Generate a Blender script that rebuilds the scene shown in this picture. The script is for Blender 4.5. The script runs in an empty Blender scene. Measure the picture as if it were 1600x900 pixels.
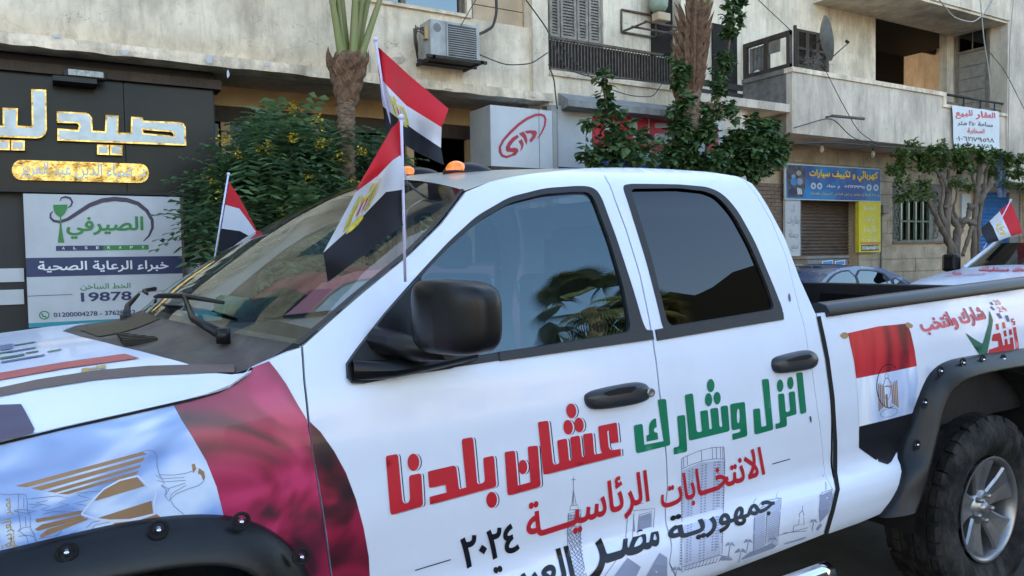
import bpy, bmesh, math, random
from mathutils import Vector, Matrix
from mathutils.geometry import delaunay_2d_cdt
PI = math.pi
sc = bpy.context.scene
COL = sc.collection
random.seed(7)

# ---------------------------------------------------------------- camera
FPX, CAMH = 1200.0, 1.57
_th, _p, _r = math.radians(31.09), math.atan(48/1200), math.radians(1.03)
cF = Vector((math.sin(_th)*math.cos(_p), math.cos(_th)*math.cos(_p), -math.sin(_p)))
_R0 = Vector((math.cos(_th), -math.sin(_th), 0)); _U0 = _R0.cross(cF)
cR = _R0*math.cos(_r) - _U0*math.sin(_r)
cU = _U0*math.cos(_r) + _R0*math.sin(_r)
CAM = Vector((0, 0, CAMH))
cam = bpy.data.cameras.new('camera'); camo = bpy.data.objects.new('camera', cam); COL.objects.link(camo)
cam.lens = 27.0; cam.sensor_width = 36; cam.clip_start = .05; cam.clip_end = 3000
camo.matrix_world = Matrix(((cR.x, cU.x, -cF.x, 0), (cR.y, cU.y, -cF.y, 0), (cR.z, cU.z, -cF.z, CAMH), (0, 0, 0, 1)))
sc.camera = camo

# ---------------------------------------------------------------- sky, sun, exposure
SUN_EL, SUN_AZ = 24.0, 12.0      # low sun behind the tall houses on the far side
w = bpy.data.worlds.new('World'); sc.world = w; w.use_nodes = True
nt = w.node_tree; nt.nodes.clear()
sky = nt.nodes.new('ShaderNodeTexSky'); sky.sky_type = 'NISHITA'; sky.sun_disc = False
sky.sun_elevation = math.radians(SUN_EL); sky.sun_rotation = math.radians(SUN_AZ)
sky.air_density = 1.2; sky.dust_density = 2.0; sky.ozone_density = .9
bg = nt.nodes.new('ShaderNodeBackground'); bg.inputs[1].default_value = .15
wo = nt.nodes.new('ShaderNodeOutputWorld')
nt.links.new(sky.outputs[0], bg.inputs[0]); nt.links.new(bg.outputs[0], wo.inputs[0])
sl = bpy.data.lights.new('sun', 'SUN'); sl.energy = 4.5; sl.angle = math.radians(.5); sl.color = (1, .9, .76)
so = bpy.data.objects.new('sun', sl); COL.objects.link(so)
# direction TO the sun, matching the sky texture (rotation measured from +Y towards +X)
_a, _e = math.radians(SUN_AZ), math.radians(SUN_EL)
sd = Vector((math.sin(_a)*math.cos(_e), math.cos(_a)*math.cos(_e), math.sin(_e)))
so.rotation_euler = sd.to_track_quat('Z', 'Y').to_euler()
sc.view_settings.view_transform = 'Standard'; sc.view_settings.look = 'None'
sc.view_settings.gamma = 1; sc.view_settings.use_curve_mapping = False
sc.view_settings.exposure = 2.28
sc.render.engine = 'CYCLES'
sc.cycles.max_bounces = 7; sc.cycles.transparent_max_bounces = 12; sc.cycles.glossy_bounces = 3
sc.cycles.diffuse_bounces = 4; sc.cycles.caustics_reflective = False; sc.cycles.caustics_refractive = False
sc.cycles.use_denoising = True

# ---------------------------------------------------------------- helpers
def ray(px, py): return cF + cR*((px-800)/FPX) - cU*((py-450)/FPX)
def at(px, py, Y):                    # the point of the plane y = Y measured at a pixel of the photograph
    d = ray(px, py); return CAM + d*(Y/d.y)
def atz(px, py, Z):
    d = ray(px, py); return CAM + d*((Z-CAMH)/d.z)
def atx(px, py, X):
    d = ray(px, py); return CAM + d*(X/d.x)
def tr(pts, ox, oy, s): return [(ox+x/s, oy+y/s) for x, y in pts]

MATS = {}
def mat(name, col=(.5, .5, .5), rough=.6, metal=0., var=.12, scale=6., bump=0., bscale=30., col2=None,
        coat=0., spec=.5, dirt=0., dscale=1.5, dcol=(.12, .1, .08), stretch=(1, 1, 1), emit=None, estr=0., lo=.35, hi=.65, streak=0.):
    if name in MATS: return MATS[name]
    m = bpy.data.materials.new(name); m.use_nodes = True
    N = m.node_tree.nodes; L = m.node_tree.links
    b = N['Principled BSDF']
    b.inputs['Roughness'].default_value = rough; b.inputs['Metallic'].default_value = metal
    b.inputs['Specular IOR Level'].default_value = spec
    b.inputs['Coat Weight'].default_value = coat; b.inputs['Coat Roughness'].default_value = .05
    tc = N.new('ShaderNodeTexCoord'); mp = N.new('ShaderNodeMapping'); mp.inputs['Scale'].default_value = stretch
    L.new(tc.outputs['Object'], mp.inputs[0])
    n = N.new('ShaderNodeTexNoise'); n.inputs['Scale'].default_value = scale; n.inputs['Detail'].default_value = 6
    n.inputs['Roughness'].default_value = .6
    L.new(mp.outputs[0], n.inputs['Vector'])
    rp = N.new('ShaderNodeValToRGB'); c2 = col2 or tuple(c*(1-var) for c in col)
    c1 = col if col2 else tuple(min(1, c*(1+var*.6)) for c in col)
    rp.color_ramp.elements[0].position = lo; rp.color_ramp.elements[0].color = (*c2, 1)
    rp.color_ramp.elements[1].position = hi; rp.color_ramp.elements[1].color = (*c1, 1)
    L.new(n.outputs[0], rp.inputs[0]); out = rp.outputs[0]
    if dirt > 0:
        n2 = N.new('ShaderNodeTexNoise'); n2.inputs['Scale'].default_value = dscale; n2.inputs['Detail'].default_value = 9
        n2.inputs['Roughness'].default_value = .68
        m2 = N.new('ShaderNodeMapping'); m2.inputs['Scale'].default_value = (1, 1, .45)
        L.new(tc.outputs['Object'], m2.inputs[0]); L.new(m2.outputs[0], n2.inputs['Vector'])
        r2 = N.new('ShaderNodeValToRGB'); r2.color_ramp.elements[0].position = .46; r2.color_ramp.elements[1].position = .74
        r2.color_ramp.elements[0].color = (0, 0, 0, 1); r2.color_ramp.elements[1].color = (dirt, dirt, dirt, 1)
        L.new(n2.outputs[0], r2.inputs[0])
        mx = N.new('ShaderNodeMix'); mx.data_type = 'RGBA'
        L.new(r2.outputs[0], mx.inputs[0]); L.new(out, mx.inputs[6]); mx.inputs[7].default_value = (*dcol, 1)
        out = mx.outputs[2]
    if streak > 0:                                        # rain streaks and hairline cracks
        n4 = N.new('ShaderNodeTexNoise'); n4.inputs['Scale'].default_value = 1; n4.inputs['Detail'].default_value = 8; n4.inputs['Roughness'].default_value = .7
        m4 = N.new('ShaderNodeMapping'); m4.inputs['Scale'].default_value = (9, 9, .9); L.new(tc.outputs['Object'], m4.inputs[0]); L.new(m4.outputs[0], n4.inputs['Vector'])
        r4 = N.new('ShaderNodeValToRGB'); r4.color_ramp.elements[0].position = .50; r4.color_ramp.elements[1].position = .72
        r4.color_ramp.elements[0].color = (0, 0, 0, 1); r4.color_ramp.elements[1].color = (streak, streak, streak, 1); L.new(n4.outputs[0], r4.inputs[0])
        x4 = N.new('ShaderNodeMix'); x4.data_type = 'RGBA'; L.new(r4.outputs[0], x4.inputs[0]); L.new(out, x4.inputs[6]); x4.inputs[7].default_value = (*dcol, 1); out = x4.outputs[2]
        n5 = N.new('ShaderNodeTexNoise'); n5.inputs['Scale'].default_value = 2.3; n5.inputs['Detail'].default_value = 4; n5.inputs['Distortion'].default_value = .6
        L.new(tc.outputs['Object'], n5.inputs['Vector']); q5 = N.new('ShaderNodeMath'); q5.operation = 'SUBTRACT'; q5.inputs[1].default_value = .5; L.new(n5.outputs[0], q5.inputs[0])
        a5 = N.new('ShaderNodeMath'); a5.operation = 'ABSOLUTE'; L.new(q5.outputs[0], a5.inputs[0]); l5 = N.new('ShaderNodeMath'); l5.operation = 'LESS_THAN'; l5.inputs[1].default_value = .0016; L.new(a5.outputs[0], l5.inputs[0])
        k5 = N.new('ShaderNodeMath'); k5.operation = 'MULTIPLY'; k5.inputs[1].default_value = .55; L.new(l5.outputs[0], k5.inputs[0])
        x5 = N.new('ShaderNodeMix'); x5.data_type = 'RGBA'; L.new(k5.outputs[0], x5.inputs[0]); L.new(out, x5.inputs[6]); x5.inputs[7].default_value = (*dcol, 1); out = x5.outputs[2]
    L.new(out, b.inputs['Base Color'])
    if bump > 0:
        n3 = N.new('ShaderNodeTexNoise'); n3.inputs['Scale'].default_value = bscale; n3.inputs['Detail'].default_value = 5
        L.new(mp.outputs[0], n3.inputs['Vector'])
        bp = N.new('ShaderNodeBump'); bp.inputs['Strength'].default_value = bump; bp.inputs['Distance'].default_value = .02
        L.new(n3.outputs[0], bp.inputs['Height']); L.new(bp.outputs[0], b.inputs['Normal'])
    if emit:
        b.inputs['Emission Color'].default_value = (*emit, 1); b.inputs['Emission Strength'].default_value = estr
    MATS[name] = m; return m

def glassmat(name, tint, refl, rough=.0, add=.02, rtint=(1, 1, 1)):
    m = bpy.data.materials.new(name); m.use_nodes = True
    N = m.node_tree.nodes; L = m.node_tree.links; N.clear()
    t = N.new('ShaderNodeBsdfTransparent'); t.inputs[0].default_value = (*tint, 1)
    g = N.new('ShaderNodeBsdfGlossy'); g.inputs['Roughness'].default_value = rough; g.inputs[0].default_value = (*rtint, 1)
    lw = N.new('ShaderNodeLayerWeight'); lw.inputs[0].default_value = .5
    f5 = N.new('ShaderNodeMath'); f5.operation = 'POWER'; f5.inputs[1].default_value = 5.; L.new(lw.outputs['Facing'], f5.inputs[0])
    f = N.new('ShaderNodeMath'); f.operation = 'MULTIPLY_ADD'; f.inputs[1].default_value = .94; f.inputs[2].default_value = .06; L.new(f5.outputs[0], f.inputs[0])
    ma = N.new('ShaderNodeMath'); ma.operation = 'MULTIPLY_ADD'; ma.use_clamp = True
    ma.inputs[1].default_value = refl; ma.inputs[2].default_value = add
    mx = N.new('ShaderNodeMixShader'); o = N.new('ShaderNodeOutputMaterial')
    L.new(f.outputs[0], ma.inputs[0]); L.new(ma.outputs[0], mx.inputs[0])
    L.new(t.outputs[0], mx.inputs[1]); L.new(g.outputs[0], mx.inputs[2]); L.new(mx.outputs[0], o.inputs[0])
    MATS[name] = m; return m

LOC = {}
def put(o, parent=None):
    COL.objects.link(o)
    if parent is not None:
        o.parent = parent
        o.matrix_parent_inverse = Matrix.Translation(-Vector(LOC.get(parent.name, (0, 0, 0))))
    return o
def tag(o, label=None, cat=None, group=None, kind=None):
    for k, v in (('label', label), ('category', cat), ('group', group), ('kind', kind)):
        if v: o[k] = v
    return o
def thing(name, label, cat, loc=(0, 0, 0), group=None):
    o = bpy.data.objects.new(name, None); COL.objects.link(o); o.location = loc; o.empty_display_size = .1
    LOC[o.name] = loc
    return tag(o, label, cat, group)
class MB:
    def __init__(s): s.v = []; s.f = []; s.sm = []
    def add(s, vs, fs, smooth=False):
        k = len(s.v); s.v += [tuple(v) for v in vs]
        for f in fs: s.f.append(tuple(i+k for i in f)); s.sm.append(smooth)
        return s
    def box(s, a, b):                                   # opposite corners
        x0, x1 = sorted((a[0], b[0])); y0, y1 = sorted((a[1], b[1])); z0, z1 = sorted((a[2], b[2]))
        return s.add([(x0,y0,z0),(x1,y0,z0),(x1,y1,z0),(x0,y1,z0),(x0,y0,z1),(x1,y0,z1),(x1,y1,z1),(x0,y1,z1)],
                     [(0,3,2,1),(4,5,6,7),(0,1,5,4),(1,2,6,5),(2,3,7,6),(3,0,4,7)])
    def bbox(s, a, b, r=.01):                           # box with chamfered edges
        x0, x1 = sorted((a[0], b[0])); y0, y1 = sorted((a[1], b[1])); z0, z1 = sorted((a[2], b[2]))
        bm = bmesh.new(); bmesh.ops.create_cube(bm, size=1)
        for v in bm.verts: v.co = Vector(((x0+x1)/2+v.co.x*(x1-x0), (y0+y1)/2+v.co.y*(y1-y0), (z0+z1)/2+v.co.z*(z1-z0)))
        bmesh.ops.bevel(bm, geom=bm.edges[:], offset=r, segments=2, affect='EDGES', profile=.5)
        bm.verts.index_update(); s.add([v.co for v in bm.verts], [[v.index for v in f.verts] for f in bm.faces]); bm.free(); return s
    def tube(s, pts, r, n=8, caps=True):
        pts = [Vector(p) for p in pts]; R = r if isinstance(r, (list, tuple)) else [r]*len(pts)
        vs = []; fs = []
        up = None
        for i, p in enumerate(pts):
            t = (pts[min(i+1, len(pts)-1)] - pts[max(i-1, 0)]).normalized()
            if up is None: up = Vector((0, 0, 1)) if abs(t.z) < .9 else Vector((1, 0, 0))
            a = t.cross(up).normalized(); b = a.cross(t).normalized(); up = b
            for k in range(n):
                q = 2*PI*k/n; vs.append(p + (a*math.cos(q) + b*math.sin(q))*R[i])
        for i in range(len(pts)-1):
            for k in range(n): fs.append((i*n+k, i*n+(k+1) % n, (i+1)*n+(k+1) % n, (i+1)*n+k))
        s.add(vs, fs, True)
        if caps:
            k0 = len(s.v) - len(vs)
            s.f.append(tuple(k0+i for i in range(n))[::-1]); s.sm.append(False)
            s.f.append(tuple(k0+len(vs)-n+i for i in range(n))); s.sm.append(False)
        return s
    def lathe(s, prof, c, axis='y', n=48, a0=0, a1=2*PI):   # prof: (radius, along)
        vs = []; fs = []; m = len(prof); full = abs(a1-a0-2*PI) < 1e-6; nn = n if full else n+1
        for i in range(nn):
            q = a0+(a1-a0)*i/n
            for r, h in prof:
                if axis == 'y': vs.append((c[0]+r*math.cos(q), c[1]+h, c[2]+r*math.sin(q)))
                else: vs.append((c[0]+r*math.cos(q), c[1]+r*math.sin(q), c[2]+h))
        for i in range(n):
            j = (i+1) % nn
            for k in range(m-1): fs.append((i*m+k, j*m+k, j*m+k+1, i*m+k+1))
        return s.add(vs, fs, True)
    def grid(s, fn, nu, nv, smooth=True):
        vs = [fn(i/nu, j/nv) for j in range(nv+1) for i in range(nu+1)]
        fs = [(j*(nu+1)+i, j*(nu+1)+i+1, (j+1)*(nu+1)+i+1, (j+1)*(nu+1)+i) for j in range(nv) for i in range(nu)]
        return s.add(vs, fs, smooth)
    def prism(s, pts, ext):                              # planar polygon pushed along ext
        n = len(pts); e = Vector(ext); a = [Vector(p) for p in pts]
        return s.add(a+[p+e for p in a], [tuple(range(n))[::-1], tuple(range(n, 2*n))]+[(i, (i+1) % n, n+(i+1) % n, n+i) for i in range(n)])
    def disc(s, c, r, n=16, nrm='y', d=.0):
        vs = [(c[0]+r*math.cos(2*PI*i/n), c[1], c[2]+r*math.sin(2*PI*i/n)) for i in range(n)]
        return s.add(vs, [tuple(range(n))])
    def build(s, name, m, parent=None, smooth=None, label=None, kind=None, bevel=0, nrm=None):
        me = bpy.data.meshes.new(name); me.from_pydata(s.v, [], s.f); me.update()
        me.polygons.foreach_set('use_smooth', [bool(x) for x in s.sm] if smooth is None else [smooth]*len(s.f))
        me.materials.append(m if not isinstance(m, str) else MATS[m])
        bm = bmesh.new(); bm.from_mesh(me)
        if nrm is None: bmesh.ops.recalc_face_normals(bm, faces=bm.faces)
        if bevel: bmesh.ops.bevel(bm, geom=[e for e in bm.edges if len(e.link_faces) == 2 and e.calc_face_angle(0) > .6], offset=bevel, segments=2, affect='EDGES', profile=.5)
        bm.to_mesh(me); bm.free()
        if nrm is not None: me.normals_split_custom_set_from_vertices(nrm+[(0, 0, 0)]*(len(me.vertices)-len(nrm)))
        o = bpy.data.objects.new(name, me); put(o, parent)
        if label: o['label'] = label
        if kind: o['kind'] = kind
        return o
def split_build(mb, name, m, parent=None):
    par = list(range(len(mb.v)))
    def fnd(i):
        while par[i] != i: par[i] = par[par[i]]; i = par[i]
        return i
    for f in mb.f:
        for i in f[1:]: par[fnd(i)] = fnd(f[0])
    grp = {}
    for f, s_ in zip(mb.f, mb.sm): grp.setdefault(fnd(f[0]), []).append((f, s_))
    out = []
    for fs in grp.values():
        ix = {}; q = MB()
        for f, s_ in fs:
            g_ = []
            for i in f:
                if i not in ix: ix[i] = len(q.v); q.v.append(mb.v[i])
                g_.append(ix[i])
            q.f.append(tuple(g_)); q.sm.append(s_)
        out.append(q.build(name, m, parent))
    return out
def bx(name, a, b, m, parent=None, **k): return MB().box(a, b).build(name, m, parent, **k)
def copy_tree(o, parent=None, dx=None):
    c = o.copy(); COL.objects.link(c)
    if parent is not None: c.parent = parent
    for ch in list(o.children): copy_tree(ch, c)
    return c

def inpoly(x, y, P):
    r = False; n = len(P); j = n-1
    for i in range(n):
        xi, yi = P[i]; xj, yj = P[j]
        if (yi > y) != (yj > y) and x < (xj-xi)*(y-yi)/(yj-yi)+xi: r = not r
        j = i
    return r
def dens(P, step):
    out = []
    for i, a in enumerate(P):
        b = P[(i+1) % len(P)]; d = math.hypot(b[0]-a[0], b[1]-a[1]); n = max(1, int(d/step+.5))
        out += [(a[0]+(b[0]-a[0])*k/n, a[1]+(b[1]-a[1])*k/n) for k in range(n)]
    return out
def smooth_poly(P, it=1):                                # Chaikin corner cutting
    for _ in range(it):
        Q = []
        for i, a in enumerate(P):
            b = P[(i+1) % len(P)]
            Q += [(a[0]*.75+b[0]*.25, a[1]*.75+b[1]*.25), (a[0]*.25+b[0]*.75, a[1]*.25+b[1]*.75)]
        P = Q
    return P
def fill2d(outers, holes=(), gx=None, gz=None, edge=.03):
    """triangulate polygons with holes, with grid points inside; returns (verts2d, faces)"""
    V = []; E = []
    for P in list(outers)+list(holes):
        P = dens(P, edge); k = len(V); V += [Vector(p) for p in P]; n = len(P)
        E += [(k+i, k+(i+1) % n) for i in range(n)]
    if gx:
        xs = [p.x for p in V]; zs = [p.y for p in V]
        i0, i1 = math.floor(min(xs)/gx), math.ceil(max(xs)/gx); j0, j1 = math.floor(min(zs)/gz), math.ceil(max(zs)/gz)
        for i in range(i0, i1+1):
            for j in range(j0, j1+1):
                x, z = i*gx, j*gz
                if any(inpoly(x, z, P) for P in outers) and not any(inpoly(x, z, P) for P in holes): V.append(Vector((x, z)))
    r = delaunay_2d_cdt(V, E, [], 0, 1e-6)
    vs, fs = r[0], r[2]; F = []
    for f in fs:
        cx = sum(vs[i].x for i in f)/3; cz = sum(vs[i].y for i in f)/3
        if any(inpoly(cx, cz, P) for P in outers) and not any(inpoly(cx, cz, P) for P in holes): F.append(tuple(f))
    return vs, F
def skirt(mb, depth):                                    # turn an open sheet into a panel with folded edges
    cnt = {}
    for f in mb.f:
        for i in range(len(f)):
            a, b = f[i], f[(i+1) % len(f)]; cnt[(min(a, b), max(a, b))] = cnt.get((min(a, b), max(a, b)), 0)+1
    be = [e for e, c in cnt.items() if c == 1]; mp = {}
    for e in be:
        for v in e:
            if v not in mp:
                p = mb.v[v]; mp[v] = len(mb.v); mb.v += [p, (p[0]+depth[0], p[1]+depth[1], p[2]+depth[2])]
    for a, b in be: mb.f.append((mp[a], mp[b], mp[b]+1, mp[a]+1)); mb.sm.append(False)

# Arabic: joined letter forms of the bundled font, laid out right to left
_AR = {0x621:(0xFE80,),0x622:(0xFE81,0xFE82),0x623:(0xFE83,0xFE84),0x624:(0xFE85,0xFE86),0x625:(0xFE87,0xFE88),0x626:(0xFE89,0xFE8A,0xFE8B,0xFE8C),
0x627:(0xFE8D,0xFE8E),0x629:(0xFE93,0xFE94),0x62F:(0xFEA9,0xFEAA),0x630:(0xFEAB,0xFEAC),0x631:(0xFEAD,0xFEAE),0x632:(0xFEAF,0xFEB0),0x648:(0xFEED,0xFEEE),0x649:(0xFEEF,0xFEF0),
0x628:(0xFE8F,0xFE90,0xFE91,0xFE92),0x62A:(0xFE95,0xFE96,0xFE97,0xFE98),0x62B:(0xFE99,0xFE9A,0xFE9B,0xFE9C),0x62C:(0xFE9D,0xFE9E,0xFE9F,0xFEA0),0x62D:(0xFEA1,0xFEA2,0xFEA3,0xFEA4),
0x62E:(0xFEA5,0xFEA6,0xFEA7,0xFEA8),0x633:(0xFEB1,0xFEB2,0xFEB3,0xFEB4),0x634:(0xFEB5,0xFEB6,0xFEB7,0xFEB8),0x635:(0xFEB9,0xFEBA,0xFEBB,0xFEBC),0x636:(0xFEBD,0xFEBE,0xFEBF,0xFEC0),
0x637:(0xFEC1,0xFEC2,0xFEC3,0xFEC4),0x639:(0xFEC9,0xFECA,0xFECB,0xFECC),0x63A:(0xFECD,0xFECE,0xFECF,0xFED0),0x641:(0xFED1,0xFED2,0xFED3,0xFED4),0x642:(0xFED5,0xFED6,0xFED7,0xFED8),
0x643:(0xFED9,0xFEDA,0xFEDB,0xFEDC),0x644:(0xFEDD,0xFEDE,0xFEDF,0xFEE0),0x645:(0xFEE1,0xFEE2,0xFEE3,0xFEE4),0x646:(0xFEE5,0xFEE6,0xFEE7,0xFEE8),0x647:(0xFEE9,0xFEEA,0xFEEB,0xFEEC),
0x64A:(0xFEF1,0xFEF2,0xFEF3,0xFEF4),0x640:(0x640,0x640,0x640,0x640)}
_LA = {0x622:(0xFEF5,0xFEF6),0x623:(0xFEF7,0xFEF8),0x625:(0xFEF9,0xFEFA),0x627:(0xFEFB,0xFEFC)}
def arabic(s):
    cs = [ord(c) for c in s]; out = []; i = 0; prevjoin = False
    while i < len(cs):
        c = cs[i]
        if c == 0x644 and i+1 < len(cs) and cs[i+1] in _LA:
            out.append(chr(_LA[cs[i+1]][1 if prevjoin else 0])); prevjoin = False; i += 2; continue
        if c in _AR:
            F = _AR[c]; nxt = i+1 < len(cs) and cs[i+1] in _AR and len(_AR[cs[i+1]]) > 1 and len(F) == 4
            if prevjoin and nxt: g = F[3]
            elif prevjoin: g = F[1] if len(F) > 1 else F[0]
            elif nxt: g = F[2]
            else: g = F[0]
            out.append(chr(g)); prevjoin = nxt
        else: out.append(chr(c)); prevjoin = False
        i += 1
    r = out[::-1]; res = []; k = 0                       # numbers keep their own order
    isd = lambda ch: ch.isdigit()
    while k < len(r):
        if isd(r[k]):
            e = k
            while e < len(r) and isd(r[e]): e += 1
            res += r[k:e][::-1]; k = e
        else: res.append(r[k]); k += 1
    return ''.join(res)
_TC = {}
def glyphs(body, bold=.0, ar=True, cuts=0):
    """text as flat faces; coordinates normalised to the ink box (0..1, 0..1), plus its aspect"""
    key = (body, bold, cuts)
    if key in _TC: return _TC[key]
    cu = bpy.data.curves.new('t', 'FONT'); cu.body = arabic(body) if ar else body
    o = bpy.data.objects.new('t', cu); COL.objects.link(o); bpy.context.view_layer.objects.active = o; o.select_set(True)
    bpy.ops.object.convert(target='CURVE'); o = bpy.context.view_layer.objects.active
    loops = []
    for sp in o.data.splines:
        if sp.type == 'BEZIER':
            bp_ = sp.bezier_points; L_ = []; n = len(bp_)
            for i in range(n):
                p, q = bp_[i], bp_[(i+1) % n]
                st = (p.handle_right-p.co).length < 1e-5 and (q.handle_left-q.co).length < 1e-5
                cr = abs((p.handle_right-p.co).cross(q.co-p.co).z)+abs((q.handle_left-q.co).cross(q.co-p.co).z)
                m = 1 if st or cr < 1e-5 else 4
                for k in range(m):
                    t = k/m; c = p.co*(1-t)**3+p.handle_right*3*t*(1-t)**2+q.handle_left*3*t*t*(1-t)+q.co*t**3; L_.append((c.x, c.y))
        else: L_ = [(v.co.x, v.co.y) for v in sp.points]
        R_ = []
        for p in L_:
            if not R_ or math.hypot(p[0]-R_[-1][0], p[1]-R_[-1][1]) > .002: R_.append(p)
        if len(R_) > 2: loops.append(R_)
    bpy.data.objects.remove(o)
    tot = sum(sum(P[i][0]*P[(i+1) % len(P)][1]-P[(i+1) % len(P)][0]*P[i][1] for i in range(len(P))) for P in loops); s = -1 if tot > 0 else 1
    if bold:
        ex = []
        for P in loops:
            n = len(P); Q = []
            for i in range(n):
                a, b, c = P[i-1], P[i], P[(i+1) % n]
                def nr(p, q): l = math.hypot(q[0]-p[0], q[1]-p[1]) or 1; return (-(q[1]-p[1])/l*s, (q[0]-p[0])/l*s)
                n1, n2 = nr(a, b), nr(b, c); k = max(.7, 1+n1[0]*n2[0]+n1[1]*n2[1]); Q.append((b[0]+(n1[0]+n2[0])/k*bold, b[1]+(n1[1]+n2[1])/k*bold))
            ex.append(Q)
        loops = ex
    V = []; E = []
    for P in loops: k = len(V); V += [Vector(p) for p in P]; E += [(k+i, k+(i+1) % len(P)) for i in range(len(P))]
    r = delaunay_2d_cdt(V, E, [], 0, 1e-6); F = []
    bbs = [(min(p[0] for p in P), max(p[0] for p in P), min(p[1] for p in P), max(p[1] for p in P)) for P in loops]
    for f in r[2]:
        cx = sum(r[0][i].x for i in f)/3; cy = sum(r[0][i].y for i in f)/3; wn = 0
        for P, bb in zip(loops, bbs):
            if not (bb[0] <= cx <= bb[1] and bb[2] <= cy <= bb[3]): continue
            for i in range(len(P)):
                x1, y1 = P[i-1]; x2, y2 = P[i]
                if (y1 <= cy) != (y2 <= cy):
                    if x1+(cy-y1)/(y2-y1)*(x2-x1) > cx: wn += 1 if y2 > y1 else -1
        if wn != 0: F.append(tuple(f))
    bm = bmesh.new(); vv = [bm.verts.new((p.x, p.y, 0)) for p in r[0]]
    for f in F:
        try: bm.faces.new([vv[i] for i in f])
        except ValueError: pass
    bmesh.ops.delete(bm, geom=[v for v in bm.verts if not v.link_faces], context='VERTS')
    xs = [v.co.x for v in bm.verts]; ys = [v.co.y for v in bm.verts]; x0, x1, y0, y1 = min(xs), max(xs), min(ys), max(ys)
    for c in range(1, cuts):
        bmesh.ops.bisect_plane(bm, geom=bm.verts[:]+bm.edges[:]+bm.faces[:], plane_co=(0, y0+(y1-y0)*c/cuts, 0), plane_no=(0, 1, 0))
    bm.verts.index_update()
    V = [((v.co.x-x0)/(x1-x0), (v.co.y-y0)/(y1-y0)) for v in bm.verts]; F = [[v.index for v in f.verts] for f in bm.faces]; bm.free()
    _TC[key] = (V, F, (x1-x0)/(y1-y0)); return _TC[key]
def quadmap(q):                                          # q: TL TR BR BL -> function of (s, t), t up; true perspective
    (x0, y0), (x1, y1), (x2, y2), (x3, y3) = q[3], q[2], q[1], q[0]     # BL BR TR TL
    dx1, dx2, sx = x1-x2, x3-x2, x0-x1+x2-x3; dy1, dy2, sy = y1-y2, y3-y2, y0-y1+y2-y3
    det = dx1*dy2-dx2*dy1; g = (sx*dy2-dx2*sy)/det; h = (dx1*sy-sx*dy1)/det
    a, b, d, e = x1-x0+g*x1, x3-x0+h*x3, y1-y0+g*y1, y3-y0+h*y3
    return lambda s, t: ((a*s+b*t+x0)/(g*s+h*t+1), (d*s+e*t+y0)/(g*s+h*t+1))
def text_on(name, body, quad, P, m, parent, bold=.0, ar=True, cuts=0, th=0.):
    V, F, _ = glyphs(body, bold, ar, cuts); q = quadmap(quad)
    mb = MB().add([P(*q(s, t)) for s, t in V], F)
    if th: skirt(mb, (0, th, 0))
    return mb.build(name, m, parent, smooth=False) if name else mb
def shapes_on(name, polys, P, m, parent, th=0., holes=()):
    mb = MB()
    vs, fs = fill2d(polys, holes, edge=1e9)
    mb.add([P(v.x, v.y) for v in vs], fs)
    if th: skirt(mb, (0, th, 0))
    return mb.build(name, m, parent, smooth=False) if name else mb
def ell(cx, cy, rx, ry, n=18, rot=0):
    c, s = math.cos(rot), math.sin(rot)
    return [(cx+rx*math.cos(2*PI*i/n)*c-ry*math.sin(2*PI*i/n)*s, cy+rx*math.cos(2*PI*i/n)*s+ry*math.sin(2*PI*i/n)*c) for i in range(n)]
def ribbon(mb, pts, wd, P, step=12, closed=False):       # a drawn line as a narrow strip on a surface
    pts = list(pts)+([pts[0]] if closed else [])
    q = []
    for i in range(len(pts)-1):
        a, b = pts[i], pts[i+1]; n = max(1, int(math.hypot(b[0]-a[0], b[1]-a[1])/step))
        q += [(a[0]+(b[0]-a[0])*k/n, a[1]+(b[1]-a[1])*k/n) for k in range(n)]
    q.append(pts[-1]); vs = []
    for i, p in enumerate(q):
        a, b = q[max(0, i-1)], q[min(len(q)-1, i+1)]; l = math.hypot(b[0]-a[0], b[1]-a[1]) or 1
        ww = wd if not callable(wd) else wd(i/(len(q)-1))
        nx, ny = -(b[1]-a[1])/l*ww/2, (b[0]-a[0])/l*ww/2
        vs += [P(p[0]+nx, p[1]+ny), P(p[0]-nx, p[1]-ny)]
    return mb.add(vs, [(2*i, 2*i+1, 2*i+3, 2*i+2) for i in range(len(q)-1)])
def plane_at(Y, off=0.): return lambda px, py: at(px, py, Y) - Vector((0, off, 0))

def shrink(P, d):
    n = len(P); A_ = sum(P[i][0]*P[(i+1) % n][1]-P[(i+1) % n][0]*P[i][1] for i in range(n)); s = 1 if A_ > 0 else -1; out = []
    for i in range(n):
        a, b, c = P[i-1], P[i], P[(i+1) % n]
        def nr(p, q): l = math.hypot(q[0]-p[0], q[1]-p[1]) or 1; return (-(q[1]-p[1])/l*s, (q[0]-p[0])/l*s)
        n1, n2 = nr(a, b), nr(b, c); k = 1+n1[0]*n2[0]+n1[1]*n2[1]; k = max(k, .4)
        out.append((b[0]+(n1[0]+n2[0])/k*d, b[1]+(n1[1]+n2[1])/k*d))
    return out
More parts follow.
